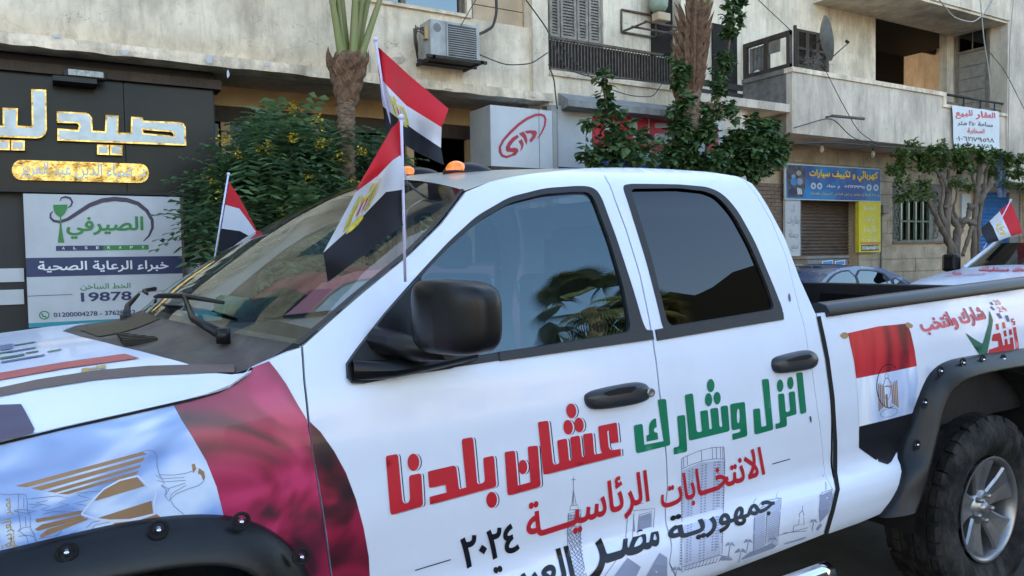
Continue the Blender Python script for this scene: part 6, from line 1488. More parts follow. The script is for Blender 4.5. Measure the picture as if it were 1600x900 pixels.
# rod, bulbs, small awning
p = at(1300, 181, 9.75); tag(MB().tube([(p.x, 9.75, p.z), (at(1350, 184, 9.6).x, 9.6, p.z-.02)], .03, 8).tube([(p.x+.02, 9.75, p.z), (p.x+.02, 9.92, p.z)], .02, 6).build('iron_rod', 'iron_rust'), 'short rusty rod fixed on the balcony front', 'rod')
for px_, py_ in ((1284, 232), (1364, 240)):
    p = at(px_, py_, 10.5); B_ = thing('hanging_bulb', 'left white bulb hanging under the balcony' if px_ < 1300 else 'right white bulb hanging under the balcony', 'light bulb', p, 'bulbs under the balcony')
    MB().lathe([(.0001, -.09), (.035, -.07), (.045, -.02), (.035, .03), (.02, .06)], p, 'z', 12).build('glass', 'lamp_white2' if 'lamp_white2' in MATS else mat('lamp_white2', (.7, .7, .68), .3), B_); MB().tube([p+Vector((0, 0, .06)), (p.x, p.y, zb0)], .012, 6).build('cord', 'cable', B_)
a = at(1196, 192, 10.6); b = at(1243, 214, 9.9)
tag(MB().add([(a.x, 11.0, a.z), (b.x, 11.0, a.z), (b.x, 10.2, a.z-.25), (a.x-.3, 10.2, a.z-.25), (a.x, 11.0, a.z-.03), (b.x, 11.0, a.z-.03), (b.x, 10.2, a.z-.28), (a.x-.3, 10.2, a.z-.28)], [(0, 1, 2, 3), (4, 7, 6, 5), (3, 2, 6, 7), (0, 3, 7, 4), (1, 5, 6, 2)]).build('small_awning', 'canvas_grey'), 'small corrugated awning beside the dark balcony wall', 'awning')
# cables
def cable(name, pts, r, lab, m='cable'):
    P_ = [at(*q) for q in pts]; out = []
    for i in range(len(P_)-1):
        for k in range(6): t = k/6; out.append(P_[i].lerp(P_[i+1], t))
    out.append(P_[-1])
    for _ in range(3): out = [out[0]]+[(out[i-1]+out[i]*2+out[i+1])/4 for i in range(1, len(out)-1)]+[out[-1]]
    tag(MB().tube(out, r, 5).build(name, m), lab, 'cable', 'wires slung across the facades')
cable('pipe', [(775, -10, 9.85), (776, 20, 9.85), (770, 42, 9.85), (755, 51, 9.85), (748, 53, 9.8)], .022, 'thick black hose curving down to the air conditioner', 'cable')
cable('wire', [(822, 0, 9.6), (855, 45, 9.6), (870, 80, 9.6), (885, 108, 9.6), (920, 120, 9.6), (1000, 125, 9.6), (1075, 133, 9.6)], .011, 'dark wire drooping from the pilaster along the balcony foot')
cable('wire', [(748, 85, 9.7), (790, 102, 9.7), (830, 100, 9.7), (856, 82, 9.7)], .009, 'wire sagging right of the air conditioner')
cable('wire', [(857, 100, 9.7), (866, 125, 9.7), (868, 150, 9.7), (871, 170, 9.6)], .011, 'wire dropping past the corner of the logo sign box')
cable('wire', [(868, 60, 9.7), (900, 100, 9.7), (940, 135, 9.6), (985, 150, 9.6), (1020, 152, 9.6), (1035, 130, 9.6)], .008, 'thin wire looping below the railing')
cable('wire', [(720, 40, 9.5), (749, -10, 9.5)], .007, 'thin vertical wire above the air conditioner')
cable('wire', [(1185, 0, 9.8), (1236, 48, 9.8)], .008, 'taut wire running to the timber screen')
cable('wire', [(1290, 110, 9.8), (1310, 150, 9.8), (1340, 205, 9.75), (1375, 228, 9.75)], .008, 'thin wire sagging across the solid balcony')
cable('wire', [(1240, 200, 9.75), (1300, 182, 9.75), (1330, 215, 9.7), (1375, 230, 9.75), (1420, 233, 9.75)], .010, 'wire looped below the rusty rod')
cable('wire', [(1241, 225, 9.8), (1300, 222, 9.8), (1360, 228, 9.75), (1420, 232, 9.75), (1480, 240, 9.8)], .018, 'bundle of wires under the solid balcony')
cable('wire', [(1468, 0, 9.6), (1490, 28, 9.6), (1520, 36, 9.6), (1540, 20, 9.6), (1553, -5, 9.6)], .016, 'white looping cable at the top right', 'cable_pale')
cable('wire', [(1532, 0, 9.6), (1537, 60, 9.6), (1545, 110, 9.6), (1549, 155, 9.6)], .014, 'white cable hanging in front of the balcony door', 'cable_pale')
cable('wire', [(1545, 80, 9.65), (1570, 110, 9.65), (1600, 170, 9.65)], .008, 'thin wire slanting across the right end wall')
cable('wire', [(1584, -5, 9.8), (1578, 60, 9.8), (1577, 110, 9.8), (1575, 240, 9.8)], .010, 'vertical wire on the right end wall', 'cable_pale')

# ---------------------------------------------------------------- street things
FZ = thing('freezer_cabinet', 'grey metal chest cabinet with two blue stickers in front of the brown shutter', 'cabinet', (14, 9.9, 0))
fy = 9.75; a = X(1262, 405, fy); b = X(1325, 400, fy); zt_ = X(1300, 402, fy)[1]
bx('body', (a[0], fy, .15), (b[0], fy+.7, zt_-.03), 'cabinet', FZ, bevel=.02); bx('lid', (a[0]-.02, fy-.02, zt_-.03), (b[0]+.02, fy+.72, zt_+.03), 'cabinet', FZ, bevel=.012)
fq = plane_at(fy, .006)
for (x0, x1) in ((1284, 1301), (1304, 1320)):
    o = shapes_on('sticker', [[(x0, 408), (x1, 406), (x1, 415), (x0, 417)]], fq, 'banner_white', FZ); shapes_on('sticker_print', [[(x0+1.5, 409), (x1-1, 407.4), (x1-1, 412.5), (x0+1.5, 414)]], plane_at(fy, .009), 'sticker_blue', FZ)

def car(name, label, m, x0, y0, L_, W_, H_, prof_, roofr, wins, face=-1, windshield=None, glass='car_glass', belt=.92):
    """prof_: side outline (0..1 along, height) ; wins: side windows; the cabin leans inwards above the belt"""
    T_ = thing(name, label, 'car', (x0+L_/2, y0+W_/2, 0))
    def yin(z): return 0 if z < belt else (z-belt)*.36
    def rowat(x, z, k): 
        yi = yin(z)+.05*max(0, abs(x-.5)*2-.7)*W_
        return k
    n = len(prof_); K = 14; vs = []
    for (fx_, z) in prof_:
        yi = yin(z)+ (.16*(max(0, abs(fx_-.5)*2-.8)/.2))*W_*.5
        for k in range(K+1):
            s = k/K*2-1; e = abs(s)**6
            bow = (.035*(1-s*s) if z > belt+.3 else 0)
            vs.append((x0+fx_*L_ + (.10*(s*s) if fx_ < .5 else -.10*(s*s))*(.6 if z > .5 else .3), y0+yi+(W_-2*yi)*(k/K), z*1.0+bow-.012*e))
    fs = [(i*(K+1)+k, i*(K+1)+k+1, (i+1)*(K+1)+k+1, (i+1)*(K+1)+k) for i in range(n-1) for k in range(K)]
    b_ = MB().add(vs, fs, True)
    # sides
    for side in (0, K):
        q_ = [(fx_, z) for fx_, z in prof_]
        lo = [(q_[-1][0], .28), (q_[0][0], .28)]
        poly = [(x0+a_*L_, z_) for a_, z_ in q_]+[(x0+lo[0][0]*L_, .28), (x0+lo[1][0]*L_, .28)]
        vv, ff = fill2d([poly], (), .12, .06, .12)
        def yy_(x, z):
            fx_ = (x-x0)/L_; yi = yin(z)+(.16*(max(0, abs(fx_-.5)*2-.8)/.2))*W_*.5 - .02*math.sin(PI*max(0, min(1, (z-.3)/(belt-.3))))
            return y0+yi if side == 0 else y0+W_-yi
        b_.add([(v.x, yy_(v.x, v.y), v.y) for v in vv], ff, True)
    bo = b_.build('body', m, T_)
    for w_ in wins:
        poly = smooth_poly([(x0+a_*L_, z_) for a_, z_ in w_], 1)
        for side in (0, 1):
            vv, ff = fill2d([poly], (), .15, .08, .1)
            MB().add([(v.x, (y0+yin(v.y)-.012) if side == 0 else (y0+W_-yin(v.y)+.012), v.y) for v in vv], ff, True).build('side_window', glass, T_)
            vv, ff = fill2d([shrink(poly, -.022)], [poly], None, None, .1)
            MB().add([(v.x, (y0+yin(v.y)-.014) if side == 0 else (y0+W_-yin(v.y)+.014), v.y) for v in vv], ff, True).build('window_trim', 'trim_rubber', T_)
    if windshield:
        for (fa, za, fb, zb_) in windshield:
            g_ = MB().grid(lambda u, v: (x0+(fa+(fb-fa)*v)*L_+.10*((2*u-1)**2)*.6*(1 if fa < .5 else -1)+(-.012 if fa < .5 else .012), y0+yin(za+(zb_-za)*v)+.05+(W_-.1-2*yin(za+(zb_-za)*v))*u, za+(zb_-za)*v+.03*(1-(2*u-1)**2)+.016), 16, 8); g_.build('windscreen', glass, T_)
    for fxw in (.17, .81):
        for yw, s in ((y0+.0, 1), (y0+W_, -1)):
            wc = (x0+fxw*L_, yw, .315)
            o = MB().lathe([(.20, .03*s), (.29, .0), (.315, .03*s), (.315, .2*s), (.2, .2*s)], wc, 'y', 32).build('wheel', 'tyre', T_)
            MB().lathe([(.2, .025*s), (.17, .05*s), (.05, .045*s), (.0001, .045*s)], wc, 'y', 24).build('rim', 'alloy', o)
    for fxh, mm in ((.012, 'lens_glass'), (.985, 'sign_red')):
        for yw in (y0+.16, y0+W_-.46): MB().bbox((x0+fxh*L_-.03, yw, .62), (x0+fxh*L_+.05, yw+.3, .76), .02).build('lamp', mm, T_)
    return T_
mat('paint_navygrey', (.10, .13, .22), .25, metal=.3, var=.05, coat=.8); mat('paint_maroon', (.28, .035, .05), .3, metal=.1, var=.06, coat=.6)
sedan = [(0, .45), (.01, .70), (.10, .82), (.27, .92), (.30, .94), (.36, 1.10), (.43, 1.26), (.50, 1.335), (.60, 1.35), (.70, 1.315), (.80, 1.17), (.86, 1.02), (.97, .98), (.995, .80), (1.0, .5)]
car('sedan', 'blue-grey saloon car parked in front of the stone wall, seen over the truck bed', 'paint_navygrey', 7.5, 6.85, 4.5, 1.76, 1.36, sedan, 0,
    [[(.345, .96), (.42, 1.17), (.475, 1.27), (.545, 1.285), (.55, .96)], [(.565, .96), (.56, 1.285), (.66, 1.27), (.725, 1.19), (.735, .96)], [(.75, .97), (.745, 1.17), (.80, 1.06), (.815, .97)]], windshield=[(.30, .95, .485, 1.32), (.86, 1.03, .72, 1.29)])
van = [(0, .45), (.01, .80), (.06, .95), (.20, 1.02), (.26, 1.15), (.33, 1.38), (.40, 1.47), (.55, 1.50), (.80, 1.49), (.93, 1.44), (.985, 1.1), (1.0, .9), (1.0, .5)]
car('maroon_car', 'dark red estate car parked beyond the pickup, seen through its windscreen', 'paint_maroon', .55, 6.3, 4.4, 1.75, 1.5, van, 0,
    [[(.29, 1.08), (.36, 1.33), (.41, 1.39), (.53, 1.40), (.53, 1.06)], [(.56, 1.06), (.56, 1.40), (.74, 1.40), (.74, 1.06)], [(.77, 1.06), (.77, 1.39), (.90, 1.34), (.93, 1.10)]], windshield=[(.21, 1.05, .385, 1.45)])

# second pickup
def second_truck():
    T_ = thing('second_pickup', 'second pickup in the same red-lettered white livery, nose showing behind the truck bed', 'pickup truck', (12.5, 5.6, 0))
    y0, y1 = 4.65, 6.65; yc = (y0+y1)/2
    def hz(u, v):
        y = y0+(y1-y0)*u; s = 2*u-1; x = 10.55+.15*s*s+(12.1-10.55)*v
        return (x, y, 1.06+.17*math.sin(v*PI/2)**.6+.08*v+.07*(1-abs(s)**3)-.05)
    hd = MB().grid(hz, 24, 14).build('hood', 'wrap_white', T_)
    def wsx(u, v):
        s = 2*u-1; return (12.05+.12*s*s+v*.75, yc+s*(.93-.16*v), 1.28+.44*v+.05*(1-s*s))
    MB().grid(wsx, 20, 10).build('windscreen', 'glass_windscreen', T_)
    MB().tube([wsx(1, 0), wsx(1, .5), wsx(1, 1)], .035, 8).build('pillar', 'wrap_white', T_); MB().tube([wsx(0, 0), wsx(0, .5), wsx(0, 1)], .035, 8).build('pillar', 'wrap_white', T_)
    MB().grid(lambda u, v: (12.8+v*2.2, yc+(2*u-1)*.77, 1.72+.05*(1-(2*u-1)**2)+.05*math.sin(v*PI)), 14, 6).build('roof', 'roof_silver', T_)
    for y in (y0, y1-.02):
        s = 1 if y == y0 else -1
        MB().prism([(10.7, y, .45), (10.62, y, .98), (11.4, y, 1.12), (12.1, y, 1.18), (15.0, y, 1.2), (17, y, 1.22), (17, y, .45)], (0, .02, 0)).build('side_panel', 'wrap_white', T_)
        MB().prism([(12.15, y+.02*s, 1.19), (12.85, y+.16*s, 1.66), (14.9, y+.16*s, 1.66), (15.1, y+.02*s, 1.2)], (0, .02, 0)).build('side_window', 'glass_rear', T_)
    for yy_ in (y0+.03, y1-.13): MB().bbox((10.62, yy_, .60), (12.1, yy_+.1, 1.06), .04).build('fender', 'wrap_white', T_)
    MB().bbox((10.58, y0+.1, .55), (10.75, y1-.1, 1.0), .03).build('grille', 'black_plastic', T_); MB().bbox((10.45, y0, .4), (10.68, y1, .62), .04).build('bumper', 'chrome', T_)
    for y in (y0-.25, y1+.02): MB().bbox((12.1, y, 1.22), (12.28, y+.24, 1.50), .05).build('side_mirror', 'black_plastic', T_)
    bx('dashboard', (12.3, y0+.1, .9), (12.9, y1-.1, 1.2), 'interior_dark', T_)
    for k, cx in enumerate((11.5, 15.9)):
        for y in (y0-.02, y1-.23): MB().lathe([(.2, .02), (.38, 0), (.4, .03), (.4, .25), (.2, .25)], (cx, y, .4), 'y', 30).build('wheel', 'tyre', T_)
    MB().tube([(12.16, 6.2, 1.29), (12.22, 5.9, 1.31), (12.2, 5.3, 1.30)], .015, 6).build('wiper', 'black_plastic', T_)
    bx('rear_body', (15.05, y0+.02, .5), (15.1, y1-.02, 1.66), 'wrap_white', T_); bx('bed_floor', (15.1, y0+.02, .8), (17, y1-.02, .85), 'bed_liner', T_)
    def hp(px, py):
        d = ray(px, py); t = 9.
        while t < 16:
            p = CAM+d*t; u = (p.y-y0)/(y1-y0); v = (p.x-10.55-.15*(2*u-1)**2)/1.55
            if 0 <= v <= 1.2 and 0 <= u <= 1 and p.z <= hz(u, min(1, max(0, v)))[2]+.006: return p+Vector((0, 0, .004))
            t += .01
        return CAM+d*12.2
    for t_, q_, m_ in (('مستقبلك', [(1531, 416), (1577, 417), (1577, 426), (1529, 425)], 'sign_red'), ('صوتك', [(1583, 418), (1606, 416), (1608, 424), (1582, 427)], 'sign_red')):
        text_on('hood_lettering', t_, q_, hp, m_, hd, .03, cuts=3)
    text_on('hood_lettering', 'الانتخابات الرئاسية', [(1478, 428), (1540, 426), (1540, 431), (1476, 433)], hp, 'pink_red', hd, .0, cuts=2)
    text_on('hood_lettering', 'شارك', [(1488, 422), (1502, 424), (1502, 430), (1487, 430)], hp, 'sign_red', hd, .02, cuts=2)
    return T_
second_truck()

# ---------------------------------------------------------------- flags
def tri_stripe(v): return 0 if v < 1/3 else (1 if v < 2/3 else 2)
mat('cloth_red', (.62, .015, .03), .75, var=.06); mat('cloth_white', (.68, .72, .82), .75, var=.04); mat('cloth_black', (.012, .014, .022), .8, var=.1); mat('pole_white', (.62, .60, .85), .4)
mat('emblem_gold', (.62, .50, .04), .6, var=.25, scale=60)
for nm_ in ('cloth_red', 'cloth_white', 'cloth_black'):       # thin cloth lets a little light through
    m = MATS[nm_]; N = m.node_tree.nodes; L = m.node_tree.links; b = N['Principled BSDF']; t = N.new('ShaderNodeBsdfTranslucent'); mx = N.new('ShaderNodeMixShader'); mx.inputs[0].default_value = .25
    src = b.inputs['Base Color'].links[0].from_socket; L.new(src, t.inputs[0]); L.new(b.outputs[0], mx.inputs[1]); L.new(t.outputs[0], mx.inputs[2]); L.new(mx.outputs[0], N['Material Output'].inputs[0])
EMB = [[(.42, .0), (.5, -.03), (.55, .06), (.5, .16), (.44, .2), (.40, .12), (.33, .08)], [(.03, .08), (.10, .05), (.16, .3), (.2, .6), (.22, .85), (.12, .8), (.05, .5)], [(.18, .10), (.25, .12), (.27, .4), (.29, .75), (.24, .8), (.2, .5)], [(.97, .08), (.90, .05), (.84, .3), (.8, .6), (.78, .85), (.88, .8), (.95, .5)], [(.82, .10), (.75, .12), (.73, .4), (.71, .75), (.76, .8), (.8, .5)], [(.3, .2), (.42, .24), (.58, .24), (.7, .2), (.72, .3), (.6, .36), (.4, .36), (.28, .3)], [(.3, .8), (.7, .8), (.75, .95), (.6, 1.0), (.4, 1.0), (.25, .95)]]
def flag(label, pole, rows, emb, depth, par_y, pole_r=.004, group='Egyptian flags flying on the pickups'):
    """rows: pixel polylines from pole to fly end at v = 0, 1/3, 2/3, 1; depth(u, v) -> y of that point"""
    T_ = thing('flag', label, 'flag', (0, 0, 0), group)
    MB().tube(pole, pole_r, 8).build('pole', 'pole_white', T_)
    tp_ = Vector(pole[0]); MB().grid(lambda u, v: tp_+Vector((math.cos(2*PI*u)*math.sin(PI*v), math.sin(2*PI*u)*math.sin(PI*v), math.cos(PI*v)))*pole_r*2., 10, 6).build('finial', 'pole_white', T_)
    def pl(P_, u):
        q = u*(len(P_)-1); i = min(int(q), len(P_)-2); f = q-i; return (P_[i][0]*(1-f)+P_[i+1][0]*f, P_[i][1]*(1-f)+P_[i+1][1]*f)
    def pt(u, v, o=0.):
        k = min(int(v*3), 2); f = v*3-k; a_, b_ = pl(rows[k], u), pl(rows[k+1], u); return at(a_[0]*(1-f)+b_[0]*f, a_[1]*(1-f)+b_[1]*f, depth(u, v)-o)
    for s, m in enumerate(('cloth_red', 'cloth_white', 'cloth_black')):
        MB().grid(lambda u, v: pt(u, (s+v)/3), 30, 8).build(('red_stripe', 'white_stripe', 'black_stripe')[s], m, T_)
    if emb:
        u0, u1, v0, v1 = emb; e = MB()
        for P_ in EMB: e.add([pt(u0+(u1-u0)*x, v0+(v1-v0)*y, .004) for x, y in P_], [tuple(range(len(P_)))])
        e.build('eagle_emblem', 'emblem_gold', T_)
        MB().add([pt(u0+(u1-u0)*x, v0+(v1-v0)*y, .006) for x, y in [(.4, .36), (.6, .36), (.6, .62), (.5, .74), (.4, .62)]], [tuple(range(5))]).build('emblem_shield', 'cloth_red', T_)
        MB().add([pt(u0+(u1-u0)*x, v0+(v1-v0)*y, .007) for x, y in [(.46, .36), (.54, .36), (.54, .7), (.5, .74), (.46, .7)]], [tuple(range(5))]).build('emblem_shield', 'cloth_white', T_)
    return T_
U = lambda px, py, y: at(px, py, y)
flag('Egyptian flag on a white stick at the driver window, blowing forwards over the windscreen', [U(627, 183, 1.80), U(631, 350, 1.80), U(633, 440, 1.835)],
     [[(626, 187), (612, 200), (592, 235), (560, 290)], [(630, 240), (614, 250), (590, 275), (556, 300)], [(631, 296), (606, 300), (595, 330), (520, 395), (500, 388)][:0] or [(631, 296), (603, 300), (560, 345), (505, 395)], [(633, 350), (600, 372), (560, 405), (512, 441)]],
     (.52, .88, .38, .70), lambda u, v: 1.80-.06*u+.030*u**.5*math.sin(u*9+v*3.5)+.012*math.sin(v*9+u*4), 1.8)
flag('Egyptian flag on a stick above the windscreen, the highest one, trailing to the right', [U(587, 62, 2.30), U(600, 150, 2.30), U(640, 300, 2.36)],
     [[(588, 72), (594, 76), (640, 118), (701, 170)], [(592, 118), (603, 132), (635, 165), (690, 199)], [(598, 166), (618, 182), (650, 205), (689, 231)], [(602, 203), (625, 222), (655, 240), (694, 258)]],
     (.30, .60, .40, .72), lambda u, v: 2.30+.045*math.sin(u*10+v*2)+.05*u+.015*math.sin(v*8+u*3), 2.3)
flag('small Egyptian flag on a stick at the passenger window, folded back on itself', [U(357, 272, 3.72), U(345, 345, 3.72), U(334, 413, 3.72)],
     [[(358, 284), (372, 305), (386, 330), (404, 366)], [(352, 320), (374, 326), (388, 345), (404, 368)], [(346, 357), (375, 361), (388, 368), (400, 372)], [(341, 392), (368, 394), (380, 390), (392, 382)]],
     None, lambda u, v: 3.72+.10*u, 3.7)
flag('Egyptian flag on a stick on the second pickup, at the right edge', [U(1579, 313, 6.2), U(1560, 350, 6.2), U(1537, 388, 6.2)],
     [[(1579, 314), (1585, 328), (1592, 345), (1598, 364)], [(1562, 330), (1569, 345), (1575, 358), (1580, 369)], [(1546, 346), (1552, 355), (1556, 365), (1561, 376)], [(1533, 356), (1534, 364), (1538, 372), (1543, 381)]],
     (.25, .85, .40, .62), lambda u, v: 6.2-.08*u+.03*math.sin(u*6), 6.2, .009)

# ---------------------------------------------------------------- plants
def leaf_cloud(mb, blobs, n, size, rnd, kind='diamond', shell=.55):
    tot = sum(b[1][0]*b[1][1]*b[1][2] for b in blobs)
    for c, r in blobs:
        k = int(n*(r[0]*r[1]*r[2])/tot)
        for _ in range(k):
            d = Vector((rnd.gauss(0, 1), rnd.gauss(0, 1), rnd.gauss(0, 1))).normalized(); q = rnd.uniform(shell, 1.08)
            p = Vector((c[0]+d.x*r[0]*q, c[1]+d.y*r[1]*q, c[2]+d.z*r[2]*q))
            leaf(mb, p, d, size*rnd.uniform(.45, 1.45), rnd, kind)
def tufts(blobs, rnd, k=5, f=.5):                            # break a rounded mass into uneven clumps
    out = []
    for c, r in blobs:
        for _ in range(k):
            d = Vector((rnd.gauss(0, 1), rnd.gauss(0, 1), rnd.gauss(0, .8))).normalized(); g = f*rnd.uniform(.6, 1.25); q = rnd.uniform(.35, .95)
            out.append(((c[0]+d.x*r[0]*q, c[1]+d.y*r[1]*q, c[2]+d.z*r[2]*q), (r[0]*g, r[1]*g, r[2]*g)))
    return out
def leaf(mb, p, d, s, rnd, kind):
    t = Vector((rnd.uniform(-1, 1), rnd.uniform(-1, 1), rnd.uniform(-.7, .35)))+d*.5; t.normalize()
    if kind == 'pinnate':                                    # a drooping feather of small leaflets
        side = t.cross(Vector((0, 0, 1))).normalized(); L_ = s*3.2; dn = Vector((0, 0, -1))
        for i in range(5):
            f = (i+.5)/5; b = p+t*L_*f+dn*L_*.28*f*f
            for sg in (-1, 1):
                e = side*sg; w_ = t*s*.22; vs = [b, b+e*s*.55+w_*.2+dn*s*.06, b+e*s*.98+t*s*.35+dn*s*.22, b+e*s*.5+t*s*.42+dn*s*.08]
                mb.add(vs, [(0, 1, 2, 3)])
        return
    side = t.cross(Vector((rnd.uniform(-.4, .4), rnd.uniform(-.4, .4), 1))).normalized(); nrm = side.cross(t)
    if kind == 'ivy':
        vs = [p, p+side*s*.45+t*s*.15-nrm*s*.05, p+side*s*.32+t*s*.6, p+t*s*1.1-nrm*s*.18, p-side*s*.32+t*s*.6, p-side*s*.45+t*s*.15-nrm*s*.05, p+t*s*.5+nrm*s*.09]
        mb.add(vs, [(0, 1, 2, 6), (2, 3, 6), (3, 4, 6), (4, 5, 0, 6)])
    else:
        vs = [p, p+side*s*.28+t*s*.5, p+t*s, p-side*s*.28+t*s*.5]; mb.add(vs, [(0, 1, 2, 3)])
rnd = random.Random(42)
# flowering shrub
SHR = thing('flowering_shrub', 'dark green shrub with feathery leaves and yellow flower clusters before the shop window', 'shrub', (2.6, 8.9, .13))
sb = lambda px, py, y, rx, ry, rz: ((at(px, py, y)[0], y, at(px, py, y)[2]), (rx, ry, rz))
blobs = [sb(425, 225, 8.9, .42, .5, .40), sb(395, 250, 8.8, .42, .5, .38), sb(460, 215, 9.0, .30, .4, .28), sb(385, 300, 8.7, .36, .5, .38), sb(430, 300, 8.8, .62, .6, .50), sb(500, 270, 9.0, .55, .5, .50), sb(500, 210, 9.1, .30, .3, .25), sb(365, 350, 8.7, .28, .5, .33), sb(440, 380, 8.8, .65, .6, .55), sb(520, 340, 9.0, .6, .5, .5), sb(585, 260, 9.3, .42, .35, .42), sb(600, 225, 9.4, .25, .25, .22), sb(352, 305, 8.7, .17, .3, .16), sb(620, 300, 9.3, .35, .3, .3), sb(365, 400, 8.8, .2, .4, .3), sb(560, 320, 9.2, .5, .4, .45)]
mb = MB(); leaf_cloud(mb, tufts(blobs, rnd, 5, .5), 2500, .12, rnd, 'pinnate', .3); mb.build('foliage', 'leaf_senna', SHR)
for k in range(7): a = Vector((2.6+rnd.uniform(-.3, .3), 8.9+rnd.uniform(-.2, .2), .13)); b = Vector(blobs[k*2][0]); MB().tube([a, a.lerp(b, .5)+Vector((0, 0, .15)), b], [.03, .02, .008], 6).build('stem', 'bark_grey', SHR)
for (px, py) in ((458, 170), (494, 186), (348, 216), (458, 215), (412, 230), (370, 240), (504, 222), (568, 236), (526, 247), (330, 282), (553, 283), (480, 280), (340, 305), (447, 330)):
    c = at(px, py, 8.12); q = MB()
    for _ in range(30 if py < 240 else 14): leaf(q, c+Vector((rnd.gauss(0, .045), rnd.gauss(0, .03), rnd.gauss(0, .035))), Vector((0, -1, .3)), .04, rnd, 'diamond')
    q.build('flower_cluster', 'flower_yellow', SHR)
# first palm
def palm(T_, base, pts, rad, m='trunk_palm', seg=14):
    out = []; rr_ = []
    for i in range(len(pts)-1):
        for k in range(10): t = k/10; out.append(pts[i].lerp(pts[i+1], t)); rr_.append(rad[i]*(1-t)+rad[i+1]*t+(.012 if k % 2 else -.004))
    out.append(pts[-1]); rr_.append(rad[-1]); return MB().tube(out, rr_, seg).build('trunk', m, T_)
py_ = 9.0; W1 = lambda px, py: at(px, py, py_)
P1 = thing('palm_tree', 'palm with a ringed trunk and shaggy brown collar beside the flowering shrub', 'palm tree', (3.1, 9, .13))
palm(P1, None, [Vector((3.12, 9, .1)), W1(545, 330), W1(543, 270), W1(541, 215), W1(541, 165), W1(544, 145)], [.14, .115, .09, .10, .105, .13])
fb = MB()
for k in range(80):                                           # overlapping fibrous leaf bases
    a_ = k*2.4; h = (k % 20)/20; c0 = W1(543, 165-h*62); r0 = .09+.13*h**1.1; d = Vector((math.cos(a_), math.sin(a_), 0)); s = Vector((-d.y, d.x, 0))
    w_ = .055+.02*h; L_ = .22
    vs = [c0+d*r0*.8-s*w_-Vector((0, 0, .05)), c0+d*r0*.8+s*w_-Vector((0, 0, .05)), c0+d*(r0+.05)+s*w_*.6+Vector((0, 0, L_*.6)), c0+d*(r0+.045)+Vector((0, 0, L_)), c0+d*(r0+.05)-s*w_*.6+Vector((0, 0, L_*.6)), c0+d*(r0+.055)+Vector((0, 0, L_*.3))]
    fb.add(vs, [(0, 1, 5), (1, 2, 5), (2, 3, 5), (3, 4, 5), (4, 0, 5)])
fb.tube([W1(544, 160), W1(543, 130), W1(544, 100), W1(545, 85)], [.10, .15, .20, .16], 14); fb.build('leaf_bases', 'palm_fibre', P1)
for k, (x0, y0, x1, w0) in enumerate([(533, 95, 513, .055), (540, 100, 528, .05), (545, 105, 538, .06), (549, 105, 551, .062), (552, 100, 566, .055), (556, 95, 580, .055), (561, 90, 592, .05), (537, 110, 520, .04)]):
    a = W1(x0, y0+8)+Vector((0, .05*((k % 3)-1), 0)); b = W1(x1, -6)+Vector((0, .10*((k % 3)-1), 0)); d = (b-a); 
    c = b+d*1.2+Vector(((x1-548)*.004, 0, .1)); MB().tube([a-Vector((0, 0, .1)), a+Vector((0, 0, .05)), b, c], [w0*1.25, w0, w0*.62, w0*.3], 8).build('petiole', 'petiole', P1)
    fr_ = MB()
    for j in range(26):
        f = j/26; p = c+(c-b)*f*.9+Vector((math.copysign(.5, x1-548)*f*f, (k % 3-1)*.3*f, -.35*f*f)); dd = (c-b).normalized()
        for sg in (-1, 1):
            s = dd.cross(Vector((0, 1, .3))).normalized()*sg; fr_.add([p, p+s*.4+dd*.25+Vector((0, 0, -.05)), p+s*.85+dd*.35+Vector((0, 0, -.25)), p+s*.4+dd*.29], [(0, 1, 2, 3)])
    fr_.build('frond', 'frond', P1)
# second palm with climber
py2 = 9.0; W2 = lambda px, py: at(px, py, py2)
P2 = thing('palm_tree', 'thicker palm with reddish stem bases wrapped in climbing vines beside the white sign', 'palm tree', (8.7, 9, .13))
palm(P2, None, [Vector((8.75, 9, .1)), W2(1070, 260), W2(1072, 200), W2(1076, 140)], [.22, .20, .20, .19])
fb = MB()
for k in range(110):
    a_ = k*2.4; h = (k % 30)/30; c0 = W2(1074+h*14, 160-h*140); r0 = .16+.04*math.sin(h*3); d = Vector((math.cos(a_), math.sin(a_), 0)); s = Vector((-d.y, d.x, 0)); w_ = .07; L_ = .38
    vs = [c0+d*r0*.7-s*w_-Vector((0, 0, .05)), c0+d*r0*.7+s*w_-Vector((0, 0, .05)), c0+d*(r0+.04)+s*w_*.5+Vector((0, 0, L_*.6)), c0+d*(r0+.10+.05*rnd.random())+Vector((0, 0, L_)), c0+d*(r0+.04)-s*w_*.5+Vector((0, 0, L_*.6)), c0+d*(r0+.055)+Vector((0, 0, L_*.3))]
    fb.add(vs, [(0, 1, 5), (1, 2, 5), (2, 3, 5), (3, 4, 5), (4, 0, 5)])
fb.tube([W2(1074, 165), W2(1080, 100), W2(1087, 40), W2(1093, 10)], [.18, .20, .19, .16], 14); fb.build('leaf_bases', 'palm_fibre', P2)
for k, x1 in enumerate((1078, 1088, 1098, 1108, 1093)):
    a = W2(1086+k*2, 45); b = W2(x1, -10); MB().tube([a, b, b+(b-a)*1.5], [.09, .07, .03], 8).build('petiole', 'petiole', P2)
V1 = thing('climbing_vine', 'leafy climber wrapped round the thick palm and its neighbouring stem', 'vine', (8.9, 8.8, .13))
def vb(px, py, y, r, rz=None): p = at(px, py, y); return ((p.x, y, p.z), (r, r*.8, rz or r))
